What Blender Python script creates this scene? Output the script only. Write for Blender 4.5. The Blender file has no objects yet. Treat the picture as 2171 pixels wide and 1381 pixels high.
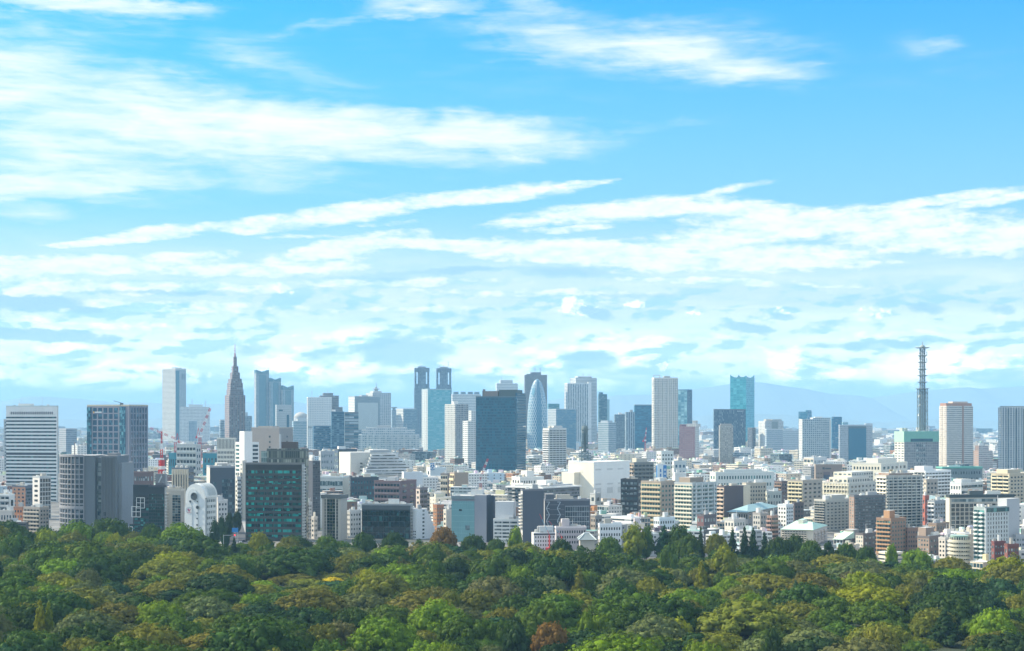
import bpy, math, random
import numpy as np
from mathutils import Vector
D = bpy.data
SC = bpy.context.scene
COL = SC.collection
R_ = math.radians
rnd = random.Random(11)
# ---------------------------------------------------------------- camera
EYE, F, CX, HZ = 90.0, 3300.0, 1085.5, 890.0
def X(px, Y): return (px - CX) / F * Y
def Zp(py, Y): return EYE - (py - HZ) / F * Y
cam = D.objects.new('camera', D.cameras.new('camera'))
COL.objects.link(cam)
cam.location = (0, 0, EYE)
cam.rotation_euler = (R_(90), 0, 0)
cam.data.sensor_width = 36
cam.data.lens = 36 * F / 2171
cam.data.shift_y = (HZ - 690.5) / 2171
cam.data.clip_start = 1
cam.data.clip_end = 80000
SC.camera = cam
# ---------------------------------------------------------------- light
SUN_AZ, SUN_EL = R_(-75), R_(39)          # azimuth from the view axis, negative = left
sv = Vector((math.sin(SUN_AZ) * math.cos(SUN_EL), math.cos(SUN_AZ) * math.cos(SUN_EL), math.sin(SUN_EL)))
sun = D.objects.new('sun', D.lights.new('sun', 'SUN'))
COL.objects.link(sun)
sun.data.energy = 5.0
sun.data.angle = R_(0.53)
sun.data.color = (1.0, 0.87, 0.66)
sun.rotation_euler = sv.to_track_quat('Z', 'Y').to_euler()
sun.location = (-500, -50, 600)
SC.view_settings.view_transform = 'Standard'
SC.view_settings.look = 'None'
SC.view_settings.exposure = 0.78
SC.view_settings.gamma = 1
SC.cycles.use_denoising = True
SC.cycles.max_bounces = 6
SC.cycles.diffuse_bounces = 3
SC.cycles.glossy_bounces = 3
SC.cycles.transmission_bounces = 3
SC.cycles.volume_bounces = 1
# ---------------------------------------------------------------- node helpers
class NT:
    def __init__(s, nt): s.nt = nt
    def n(s, typ, ins=None, **kw):
        nd = s.nt.nodes.new(typ)
        for k, v in kw.items(): setattr(nd, k, v)
        for k, v in (ins or {}).items():
            if hasattr(v, 'is_output'): s.nt.links.new(v, nd.inputs[k])
            else: nd.inputs[k].default_value = v
        return nd
    def m(s, op, a, b=0.0, c=None, clamp=False):
        ins = {0: a, 1: b}
        if c is not None: ins[2] = c
        return s.n('ShaderNodeMath', ins, operation=op, use_clamp=clamp).outputs[0]
    def vm(s, op, a, b=(0, 0, 0)):
        nd = s.n('ShaderNodeVectorMath', {0: a}, operation=op)
        if op == 'SCALE':
            if hasattr(b, 'is_output'): s.nt.links.new(b, nd.inputs['Scale'])
            else: nd.inputs['Scale'].default_value = b
        elif op != 'LENGTH':
            if hasattr(b, 'is_output'): s.nt.links.new(b, nd.inputs[1])
            else: nd.inputs[1].default_value = b
        return nd.outputs['Value'] if op in ('LENGTH', 'DOT_PRODUCT') else nd.outputs['Vector']
    def mix(s, f, a, b, blend='MIX'):
        nd = s.nt.nodes.new('ShaderNodeMix')
        nd.data_type = 'RGBA'; nd.blend_type = blend
        for k, v in ((0, f), (6, a), (7, b)):
            if hasattr(v, 'is_output'): s.nt.links.new(v, nd.inputs[k])
            else: nd.inputs[k].default_value = (*v, 1) if isinstance(v, tuple) and len(v) == 3 else v
        return nd.outputs[2]
    def sm(s, x, a, b, lo=0.0, hi=1.0):
        return s.n('ShaderNodeMapRange', {0: x, 1: a, 2: b, 3: lo, 4: hi}, interpolation_type='SMOOTHSTEP').outputs[0]
    def noise(s, vec, scale, detail=4, rough=0.5, dist=0.0):
        return s.n('ShaderNodeTexNoise', {'Vector': vec, 'Scale': scale, 'Detail': detail, 'Roughness': rough, 'Distortion': dist}).outputs[0]
# ---------------------------------------------------------------- sky
world = D.worlds.new('World')
SC.world = world
world.use_nodes = True
world.node_tree.nodes.clear()
w = NT(world.node_tree)
sky = w.n('ShaderNodeTexSky', sky_type='NISHITA')
sky.sun_disc = False
sky.sun_elevation = SUN_EL
sky.sun_rotation = SUN_AZ
sky.altitude = 100; sky.air_density = 1.0; sky.dust_density = 0.3; sky.ozone_density = 2.2
SKY_TINT = (0.17, 0.96, 1.42)
base = w.mix(1.0, sky.outputs[0], SKY_TINT, 'MULTIPLY')
wsp = w.n('ShaderNodeSeparateXYZ', {0: w.n('ShaderNodeTexCoord').outputs['Generated']})
base = w.mix(w.sm(wsp.outputs[2], 0.0, .30, .92, 0.0), base, (2.8, 4.0, 5.6))
# unseen bright cloud added overhead and behind the camera to light shaded fronts
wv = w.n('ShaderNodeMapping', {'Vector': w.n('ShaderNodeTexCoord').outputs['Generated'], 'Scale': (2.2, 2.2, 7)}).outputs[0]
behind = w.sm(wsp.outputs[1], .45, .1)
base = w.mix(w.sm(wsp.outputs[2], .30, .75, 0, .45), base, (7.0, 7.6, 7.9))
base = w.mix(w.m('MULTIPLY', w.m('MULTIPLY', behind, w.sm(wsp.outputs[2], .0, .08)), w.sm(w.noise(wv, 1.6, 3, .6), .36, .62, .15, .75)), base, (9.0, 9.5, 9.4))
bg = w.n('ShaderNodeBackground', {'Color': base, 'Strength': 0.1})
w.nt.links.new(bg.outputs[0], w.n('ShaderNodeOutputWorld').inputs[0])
# ---------------------------------------------------------------- clouds: a far shell of cloud sheets, laid out by azimuth and elevation
cmat = D.materials.new('clouds')
cmat.use_nodes = True
cmat.node_tree.nodes.clear()
w = NT(cmat.node_tree)
gen = w.vm('NORMALIZE', w.n('ShaderNodeTexCoord').outputs['Object'])
sp = w.n('ShaderNodeSeparateXYZ', {0: gen})
az = w.m('ARCTAN2', sp.outputs[0], sp.outputs[1])
el = w.m('ARCSINE', sp.outputs[2])
P = w.n('ShaderNodeCombineXYZ', {0: w.m('MULTIPLY', az, 33.0), 1: w.m('MULTIPLY', el, 33.0)}).outputs[0]
def UV(px, py):
    a = math.atan((px - CX) / F)
    return a * 33, math.atan((HZ - py) / F * math.cos(a)) * 33
def stretch(sx, sy, rot=0.0, off=(0, 0)):
    return w.n('ShaderNodeMapping', {'Vector': P, 'Location': (off[0], off[1], 0), 'Rotation': (0, 0, rot), 'Scale': (sx, sy, 1)}).outputs[0]
def warped(vec_scale, amp, ax=1.0):
    nz = w.n('ShaderNodeTexNoise', {'Vector': vec_scale, 'Scale': 1.0, 'Detail': 4.0, 'Roughness': 0.6}).outputs['Color']
    d = w.vm('MULTIPLY', w.vm('SUBTRACT', nz, (.5, .5, .5)), (amp * ax, amp, 0))
    return w.vm('ADD', P, d)
def masks(ells, PW):
    tot = None
    for (px, py, hw, hh, ang, st, soft) in ells:
        u, v = UV(px, py)
        # a negligible offset by the running total keeps the masks evaluated one after the other (the shader stack is small)
        pv = PW if tot is None else w.n('ShaderNodeVectorMath', {0: tot, 1: (1e-7, 1e-7, 0), 2: PW}, operation='MULTIPLY_ADD').outputs[0]
        mp = w.n('ShaderNodeMapping', {'Vector': pv, 'Location': (u, v, 0), 'Rotation': (0, 0, R_(ang)), 'Scale': (hw / 100, hh / 100, 1)}, vector_type='TEXTURE')
        e = w.sm(w.vm('LENGTH', mp.outputs[0]), 1.0 - soft, 1.0 + soft * .5, st, 0.0)
        tot = e if tot is None else w.m('MAXIMUM', tot, e)
    return tot
# high thin cirrus
cir = [(150, 8, 330, 24, 1, 1.0, .7), (900, 12, 150, 20, 3, .9, .8), (690, 50, 180, 14, 12, .38, .9), (1130, 22, 130, 34, -14, .5, .9),
       (1240, 75, 200, 60, -10, .55, .9), (1390, 105, 330, 50, -8, .95, .8), (1260, 92, 330, 62, -9, .62, .9), (1500, 100, 280, 70, -7, .5, .9), (1570, 140, 190, 45, -6, .75, .7), (1140, 128, 160, 14, -4, .4, .9),
       (1950, 105, 75, 36, -24, .26, .9), (1990, 98, 60, 14, 0, .3, .9), (2010, 150, 330, 50, 0, .16, .9), (300, 60, 420, 50, -4, .3, .9), (520, 120, 330, 40, -13, .36, .9),
       (60, 190, 330, 120, -14, .9, .8), (120, 270, 330, 130, -4, .75, .8), (480, 225, 330, 60, -14, .6, .9), (330, 250, 420, 95, -12, .95, .7), (650, 275, 420, 62, -5, 1.05, .6), (960, 285, 330, 45, -3, 1.0, .6),
       (1170, 300, 130, 26, -2, .6, .9), (1380, 270, 150, 16, 5, .36, .9), (140, 330, 330, 90, -3, .85, .8), (150, 385, 360, 36, 3, .9, .7),
       (420, 372, 140, 24, 4, .5, .9), (60, 455, 120, 40, 0, .4, .9), (1150, 200, 600, 30, 2, .15, .9), (900, 120, 500, 90, -8, .16, .9)]
PW1 = warped(stretch(.8, 2.2, R_(8)), .62, 1.7)
m1 = masks([(a, b, c * 1.06, d * 1.12, e, f, min(1.0, g * 1.3)) for a, b, c, d, e, f, g in cir], PW1)
f1 = w.noise(stretch(.55, 4.2, R_(9)), 1.0, 6, .62, .35)
f2 = w.noise(stretch(.30, .9, R_(12), (3, 7)), 1.3, 4, .6, .6)
fib = w.m('ADD', w.m('MULTIPLY', f1, .6), w.m('MULTIPLY', f2, .55))
a1 = w.m('MULTIPLY', w.sm(w.m('ADD', m1, w.m('MULTIPLY', w.m('SUBTRACT', fib, .57), 2.3)), -.05, 1.45), w.sm(m1, 0.0, .42))
# long layered banks
ban = [(170, 518, 100, 11, 6, 1.0, .5), (330, 496, 180, 19, 9, 1.05, .5), (590, 474, 160, 21, 6, 1.0, .5), (760, 448, 190, 24, 9, 1.1, .5), (1010, 418, 230, 21, 6, 1.1, .5), (1220, 393, 110, 9, 6, .9, .6),
       (640, 500, 140, 7, 3, .5, .8), (830, 474, 120, 8, 3, .5, .8), (540, 474, 70, 5, 2, .5, .8),
       (1110, 472, 110, 14, 6, .95, .6), (1330, 446, 260, 26, 4, 1.1, .5), (1560, 445, 200, 24, -5, 1.1, .5), (1530, 405, 110, 10, 10, .85, .6), (1200, 486, 130, 9, 3, .9, .6),
       (1960, 430, 200, 13, 7, 1.0, .5), (2120, 422, 120, 13, 6, 1.1, .5), (1800, 470, 360, 34, -1, 1.1, .5), (1560, 505, 330, 34, 5, 1.05, .5), (2030, 505, 330, 44, -2, 1.05, .5),
       (120, 565, 420, 30, 3, 1.1, .5), (380, 543, 150, 12, 2, 1.0, .5), (720, 528, 200, 28, 9, 1.15, .5), (960, 520, 230, 18, -2, 1.15, .5), (1250, 537, 330, 34, -2, 1.15, .5), (1560, 550, 420, 40, 0, 1.05, .5),
       (560, 570, 330, 26, 3, 1.0, .6), (250, 610, 500, 24, 1, .95, .6), (800, 598, 420, 16, 1, .85, .6), (1100, 622, 420, 14, 0, .8, .6), (1500, 597, 300, 12, -2, .95, .6), (1750, 606, 170, 9, -3, .8, .6), (60, 600, 260, 50, 0, .9, .6),
       (300, 650, 420, 22, 0, .85, .6), (820, 655, 420, 18, 0, .7, .7), (1300, 640, 300, 12, 0, .5, .8), (150, 690, 420, 26, 0, .8, .7), (1120, 720, 900, 22, 0, .55, .8), (1900, 730, 500, 22, 3, .6, .8), (1400, 760, 700, 20, 1, .55, .8), (600, 715, 500, 22, 0, .55, .8),
       (2000, 775, 420, 30, 4, .8, .7), (1850, 690, 500, 20, 0, .4, .8)]
PW2 = warped(stretch(1.1, 3.2, 0, (9, 3)), .20, 1.9)
m2 = masks([(a, b, c, d, e, f, min(1.0, g * 1.4)) for a, b, c, d, e, f, g in ban], PW2)
g1 = w.noise(stretch(1.0, 4.4, R_(3), (5, 2)), 1.0, 6, .6, .25)
g2 = w.noise(stretch(2.6, 5.5, R_(2), (1, 8)), 1.2, 5, .6, .1)
gg = w.m('ADD', w.m('MULTIPLY', g1, .62), w.m('MULTIPLY', g2, .40))
a2 = w.m('MULTIPLY', w.sm(w.m('ADD', m2, w.m('MULTIPLY', w.m('SUBTRACT', gg, .52), 2.4)), .06, 1.1), w.sm(m2, .05, .35))
# puffy low clouds near the horizon, shaded on the side away from the sun
def puff(off, sc=1.0):
    return w.noise(stretch(.58, 1.5, 0, off), sc, 7, .53, .12)
p0 = puff((2.3, 5.1)); p1 = puff((2.3 - .10, 5.1 + .17))
sv_ = w.n('ShaderNodeSeparateXYZ', {0: P}).outputs[1]
belt = w.m('MULTIPLY', w.sm(sv_, .25, .65), w.sm(sv_, 1.7, 3.0, 1.0, 0.0))
cum = [(90, 640, 115, 24, 0, .95, .5), (60, 700, 150, 28, -3, .9, .6), (220, 722, 60, 18, 0, .8, .6), (850, 735, 120, 42, 0, .95, .6), (930, 765, 190, 50, 0, .95, .7), (700, 770, 190, 50, 0, .9, .7), (1090, 770, 180, 50, 0, .85, .7),
       (1240, 655, 75, 26, 0, 1.05, .5), (1345, 645, 44, 13, 0, .85, .7), (1590, 692, 60, 17, -6, .8, .6), (1960, 652, 50, 15, 0, .8, .7), (2120, 655, 44, 16, 0, .8, .7), (1660, 660, 48, 17, 0, .75, .7), (1830, 670, 90, 22, 0, .75, .7), (1535, 632, 26, 12, 0, .4, .9),
       (1300, 760, 130, 34, 0, .85, .7), (560, 740, 130, 40, 0, .8, .7), (350, 790, 160, 34, 0, .85, .7), (120, 770, 170, 36, 0, .85, .7), (1990, 755, 280, 34, 5, 1.0, .6), (1800, 772, 200, 20, 2, .85, .7), (1405, 777, 24, 10, 0, .9, .7), (1540, 790, 40, 18, 0, .8, .7), (640, 625, 100, 22, -8, .8, .7), (550, 620, 60, 16, 0, .7, .7)]
PW3 = warped(stretch(2.2, 3.4, 0, (4, 1)), .30, 1.3)
m3 = masks(cum, PW3)
a3 = w.sm(w.m('ADD', w.m('MAXIMUM', w.m('MULTIPLY', m3, .72), w.m('MULTIPLY', belt, .46)), w.m('MULTIPLY', w.m('SUBTRACT', p0, .50), 2.6)), .22, .95)
a3 = w.m('MULTIPLY', a3, w.m('MAXIMUM', w.sm(m3, .02, .3), belt))
shade = w.m('MULTIPLY', w.sm(w.m('SUBTRACT', p0, p1), .0, -.09), w.sm(sv_, 3.2, 2.4, 0.0, 1.0))
drk = [(70, 645, 130, 17, 0, 1, .6), (180, 655, 40, 10, 0, .8, .7), (110, 712, 130, 17, -2, 1, .6), (225, 722, 45, 14, 0, .9, .7), (850, 748, 110, 34, 0, 1, .6), (690, 760, 130, 26, 4, .6, .8), (1262, 664, 42, 15, -14, 1, .6), (1250, 762, 80, 22, 0, .9, .7), (1590, 697, 55, 12, -8, 1, .6),
       (1965, 657, 42, 13, -8, .8, .7), (2122, 657, 36, 12, 0, .8, .7), (1665, 672, 40, 10, 0, .6, .8), (560, 745, 90, 20, 0, .7, .8), (300, 775, 150, 18, 0, .5, .9), (1180, 575, 150, 12, -3, .7, .8), (960, 575, 260, 9, 2, .7, .8), (760, 590, 200, 9, 2, .6, .8), (330, 622, 260, 7, 1, .6, .8), (1870, 730, 330, 10, 2, .6, .8), (1130, 760, 90, 22, 0, .6, .8), (600, 612, 40, 14, 0, .5, .8), (1350, 625, 200, 6, 0, .5, .8)]
m4 = masks(drk, PW3)
dark = w.sm(w.m('ADD', m4, w.m('MULTIPLY', w.m('SUBTRACT', p0, .5), -1.7)), .10, .85)
dark = w.m('MULTIPLY', dark, w.sm(m4, .02, .3))
solo = masks([(1228, 650, 60, 27, -4, 1, .6), (1345, 646, 40, 13, 4, .9, .7), (1404, 778, 22, 10, 0, .9, .7), (1468, 665, 22, 8, 0, .8, .7), (1655, 658, 45, 17, 0, .8, .7), (1855, 662, 50, 17, 0, .8, .7), (590, 612, 55, 18, -14, .8, .7), (400, 805, 80, 18, 5, .9, .7), (300, 800, 60, 14, 0, .8, .7)], PW3)
a5 = w.m('MULTIPLY', w.sm(w.m('ADD', solo, w.m('MULTIPLY', w.m('SUBTRACT', w.noise(stretch(3.2, 4.2, 0, (6, 2)), 1.0, 5, .6, .1), .5), 2.8)), .38, 1.05), w.sm(solo, .02, .3))
veil = w.m('MULTIPLY', w.sm(sv_, .6, 1.3), w.sm(sv_, 4.6, 2.6))
veil = w.m('MULTIPLY', veil, w.m('MULTIPLY_ADD', w.noise(stretch(.35, 2.2, R_(2), (2, 6)), 1.0, 5, .6, .2), .9, .02))
alpha = w.m('MAXIMUM', w.m('MAXIMUM', w.m('MAXIMUM', a1, a2), w.m('MULTIPLY', a3, .88)), w.m('MAXIMUM', w.m('MAXIMUM', veil, a5), w.m('MULTIPLY', dark, .8)))
CLOUD = (.66, .69, .70)
grain = w.m('MULTIPLY', w.sm(gg, .62, .40), w.sm(m2, .3, .9))
ccol = w.mix(w.m('MULTIPLY', grain, .55), CLOUD, (.42, .58, .70))
low = w.sm(sv_, 2.6, .8)
ccol = w.mix(low, ccol, (1.25, 1.3, 1.3))
ccol = w.mix(w.m('MULTIPLY', shade, .8), ccol, (.25, .50, .74))
ccol = w.mix(w.m('MULTIPLY', a5, .8), ccol, (.80, .84, .86))
ccol = w.mix(w.m('MULTIPLY', dark, .9), ccol, (.24, .42, .60))
edge = w.m('MULTIPLY', w.sm(w.m('ABSOLUTE', az), .78, .66), w.sm(el, .012, .03))
mx = w.n('ShaderNodeMixShader', {0: w.m('MULTIPLY', w.m('MULTIPLY', alpha, .96), edge), 1: w.n('ShaderNodeBsdfTransparent').outputs[0], 2: w.n('ShaderNodeEmission', {0: ccol}).outputs[0]})
w.nt.links.new(mx.outputs[0], w.n('ShaderNodeOutputMaterial').inputs[0])
cmat.cycles.emission_sampling = 'NONE'
def cloud_shell(rad=42000.0):
    v, f = [], []
    na, ne = 48, 20
    for j in range(ne + 1):
        e = R_(.5 + 34 * j / ne)
        for i in range(na + 1):
            a = R_(-46 + 92 * i / na)
            v.append((rad * math.sin(a) * math.cos(e), rad * math.cos(a) * math.cos(e), rad * math.sin(e)))
    for j in range(ne):
        for i in range(na):
            k = j * (na + 1) + i
            f.append((k, k + 1, k + na + 2, k + na + 1))
    me = D.meshes.new('clouds')
    me.from_pydata(v, [], f)
    me.shade_smooth()
    me.materials.append(cmat)
    o = D.objects.new('clouds', me)
    COL.objects.link(o)
    o.location = (0, 0, EYE)
    o['kind'] = 'stuff'
cloud_shell()
# ---------------------------------------------------------------- materials
MATS = {}
def newmat(key):
    m = D.materials.new(key); m.use_nodes = True; m.node_tree.nodes.clear()
    return m, NT(m.node_tree)
def finish(t, **ins):
    p = t.n('ShaderNodeBsdfPrincipled', ins)
    t.nt.links.new(p.outputs[0], t.n('ShaderNodeOutputMaterial').inputs[0])
    return p
def c4(c): return (*c, 1)
def plain(col, rough=.8, metal=0.0, var=.10):
    """painted, plastered or concrete surface with faint weathering"""
    key = ('plain', col, rough, metal, var)
    if key not in MATS:
        m, t = newmat('surface')
        pos = t.n('ShaderNodeNewGeometry').outputs['Position']
        sc = t.vm('MULTIPLY', pos, (1, 1, .25))
        nz = t.noise(sc, .22, 4, .6)
        f = t.m('MULTIPLY_ADD', nz, 2 * var, 1 - var)
        c = t.mix(1.0, c4(col), t.n('ShaderNodeCombineXYZ', {0: f, 1: f, 2: f}).outputs[0], 'MULTIPLY')
        finish(t, **{'Base Color': c, 'Roughness': rough, 'Metallic': metal})
        MATS[key] = m
    return MATS[key]
def glass(dark=(.012, .03, .045), light=(.28, .34, .34), share=.25, rough=.08):
    """window glass of a single pane or strip; some have blinds behind them"""
    key = ('glass', dark, light, share, rough)
    if key not in MATS:
        m, t = newmat('window_glass')
        rn = t.n('ShaderNodeObjectInfo').outputs['Random']
        pos = t.n('ShaderNodeNewGeometry').outputs['Position']
        cell = t.vm('FLOOR', t.vm('MULTIPLY', pos, (.45, .45, .30)))
        wn = t.n('ShaderNodeTexWhiteNoise', {0: t.vm('ADD', cell, t.n('ShaderNodeCombineXYZ', {0: rn, 1: rn, 2: rn}).outputs[0])}, noise_dimensions='3D').outputs[0]
        f = t.m('POWER', wn, max(.2, 1.2 / max(share, .02)))
        c = t.mix(f, c4(dark), c4(light))
        finish(t, **{'Base Color': c, 'Roughness': rough, 'IOR': 1.55})
        MATS[key] = m
    return MATS[key]
def fac(wall=None, gl=(.02, .05, .07), lit=(.26, .33, .35), bw=3.0, fh=3.6, fw=.6, hh=.5, p=4.0, rough=.12, slab=None, sf=0.0, sub=0, tilt=.012, post=None, pf=0.0, cy=.5):
    """facade laid out in window cells (the UV map counts bays across and floors up)"""
    key = ('fac', wall, gl, lit, bw, fh, fw, hh, p, rough, slab, sf, sub, tilt, post, pf, cy)
    if key not in MATS:
        m, t = newmat('facade')
        uv = t.n('ShaderNodeUVMap', uv_map='UVMap').outputs[0]
        s = t.n('ShaderNodeSeparateXYZ', {0: uv})
        u, v = s.outputs[0], s.outputs[1]
        fu, fv = t.m('FRACT', u), t.m('FRACT', v)
        wx = t.m('LESS_THAN', t.m('ABSOLUTE', t.m('SUBTRACT', fu, .5)), fw / 2)
        wy = t.m('LESS_THAN', t.m('ABSOLUTE', t.m('SUBTRACT', fv, cy)), hh / 2)
        win = t.m('MULTIPLY', wx, wy)
        if sub:
            fs = t.m('FRACT', t.m('MULTIPLY', fu, float(sub)))
            win = t.m('MULTIPLY', win, t.m('GREATER_THAN', fs, .10))
        oi = t.n('ShaderNodeObjectInfo').outputs['Random']
        cell = t.n('ShaderNodeCombineXYZ', {0: t.m('FLOOR', u), 1: t.m('FLOOR', v), 2: t.m('MULTIPLY', oi, 91.0)}).outputs[0]
        wn = t.n('ShaderNodeTexWhiteNoise', {0: cell}, noise_dimensions='3D')
        g = t.mix(t.m('POWER', wn.outputs[0], p), c4(gl), c4(lit))
        pos = t.n('ShaderNodeNewGeometry')
        nz = t.noise(t.vm('MULTIPLY', pos.outputs['Position'], (1, 1, .2)), .15, 3, .6)
        k = t.m('MULTIPLY_ADD', nz, .22, .89)
        wc = c4(wall) if wall else t.n('ShaderNodeAttribute', attribute_name='Col').outputs['Color']
        if slab: wc = t.mix(t.m('LESS_THAN', fv, sf), wc, c4(slab))
        if post: wc = t.mix(t.m('LESS_THAN', fu, pf), wc, c4(post))
        wc = t.mix(1.0, wc, t.n('ShaderNodeCombineXYZ', {0: k, 1: k, 2: k}).outputs[0], 'MULTIPLY')
        col = t.mix(win, wc, g)
        ro = t.m('MULTIPLY_ADD', win, rough - .75, .75)
        ins = {'Base Color': col, 'Roughness': ro}
        if tilt:
            d = t.vm('SCALE', t.vm('SUBTRACT', wn.outputs['Color'], (.5, .5, .5)), t.m('MULTIPLY', win, tilt))
            ins['Normal'] = t.vm('NORMALIZE', t.vm('ADD', pos.outputs['Normal'], d))
        finish(t, **ins)
        m['bw'] = bw; m['fh'] = fh
        MATS[key] = m
    return MATS[key]
# ---------------------------------------------------------------- mesh builder
class MB:
    def __init__(s): s.v, s.f, s.uv, s.mi, s.col = [], [], [], [], []
    def face(s, pts, m=0, uv=None, col=(.5, .5, .5)):
        k = len(s.v); s.v += [tuple(p) for p in pts]
        s.f.append(tuple(range(k, k + len(pts)))); s.uv.append(uv or [(.0, .0)] * len(pts)); s.mi.append(m); s.col.append(col)
    def prism(s, pts, z0, z1, mats, wm, rm=0, col=(.5, .5, .5), rcol=None, off=0, cap=True, par=.22):
        """vertical walls over a counter-clockwise footprint; wm: one wall material index, or one for each edge"""
        n = len(pts)
        for i in range(n):
            a, b = pts[i], pts[(i + 1) % n]
            m = wm[i % len(wm)] if isinstance(wm, (list, tuple)) else wm
            mt = mats[m]
            L = math.hypot(b[0] - a[0], b[1] - a[1])
            if 'fh' in mt:
                nr = max(1, round((z1 - z0) / mt['fh'])) + par
                nc = max(1, round(L / mt['bw']))
            else: nr, nc = (z1 - z0), L
            uo = off * 37 + i * 11
            s.face([(a[0], a[1], z0), (b[0], b[1], z0), (b[0], b[1], z1), (a[0], a[1], z1)], m,
                   [(uo, 0), (uo + nc, 0), (uo + nc, nr), (uo, nr)], col)
        if cap: s.face([(p[0], p[1], z1) for p in pts], rm, None, rcol or col)
    def box(s, x0, x1, y0, y1, z0, z1, m=0, col=(.5, .5, .5)):
        p = [(x0, y0), (x1, y0), (x1, y1), (x0, y1)]
        for i in range(4):
            a, b = p[i], p[(i + 1) % 4]
            s.face([(*a, z0), (*b, z0), (*b, z1), (*a, z1)], m, None, col)
        s.face([(*q, z1) for q in p], m, None, col); s.face([(*q, z0) for q in p[::-1]], m, None, col)
    def tube(s, p, q, r, n=5, m=0, r2=None):
        p, q = Vector(p), Vector(q); d = (q - p).normalized()
        a = d.orthogonal().normalized(); b = d.cross(a); r2 = r if r2 is None else r2
        A = [p + (a * math.cos(2 * math.pi * i / n) + b * math.sin(2 * math.pi * i / n)) * r for i in range(n)]
        B = [q + (a * math.cos(2 * math.pi * i / n) + b * math.sin(2 * math.pi * i / n)) * r2 for i in range(n)]
        for i in range(n): s.face([A[i], A[(i + 1) % n], B[(i + 1) % n], B[i]], m)
        s.face(B, m); s.face(A[::-1], m)
    def lathe(s, prof, n=24, m=0, cx=0, cy=0):
        for (r0, z0), (r1, z1) in zip(prof, prof[1:]):
            for i in range(n):
                a, b = 2 * math.pi * i / n, 2 * math.pi * (i + 1) / n
                pts = [(cx + r0 * math.cos(a), cy + r0 * math.sin(a), z0), (cx + r0 * math.cos(b), cy + r0 * math.sin(b), z0),
                       (cx + r1 * math.cos(b), cy + r1 * math.sin(b), z1), (cx + r1 * math.cos(a), cy + r1 * math.sin(a), z1)]
                if r1 < 1e-4: pts = pts[:3]
                elif r0 < 1e-4: pts = pts[1:]
                s.face(pts, m)
    def mesh(s, name, mats):
        me = D.meshes.new(name); me.from_pydata(s.v, [], s.f)
        uvl = me.uv_layers.new(name='UVMap')
        uvl.data.foreach_set('uv', np.array([c for q in s.uv for c in q], dtype=np.float32).ravel())
        me.polygons.foreach_set('material_index', np.array(s.mi, dtype=np.int32))
        at = me.attributes.new('Col', 'FLOAT_COLOR', 'FACE')
        at.data.foreach_set('color', np.array([(*c, 1) for c in s.col], dtype=np.float32).ravel())
        for m in mats: me.materials.append(m)
        return me
    def build(s, name, mats, parent=None, loc=(0, 0, 0)):
        return put(name, s.mesh(name, mats if isinstance(mats, list) else [mats]), parent, loc)
def put(name, me, parent=None, loc=(0, 0, 0), rz=0.0):
    o = D.objects.new(name, me); COL.objects.link(o)
    if parent is not None: o.parent = parent
    o.location = loc
    if rz: o.rotation_euler = (0, 0, rz)
    return o
def tag(o, label, cat, group=None, kind=None):
    if label: o['label'] = label
    if cat: o['category'] = cat
    if group: o['group'] = group
    if kind: o['kind'] = kind
    return o
def empty(name, loc, label, cat, group=None):
    o = put(name, None, None, loc); o.empty_display_size = 2
    return tag(o, label, cat, group)
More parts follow.
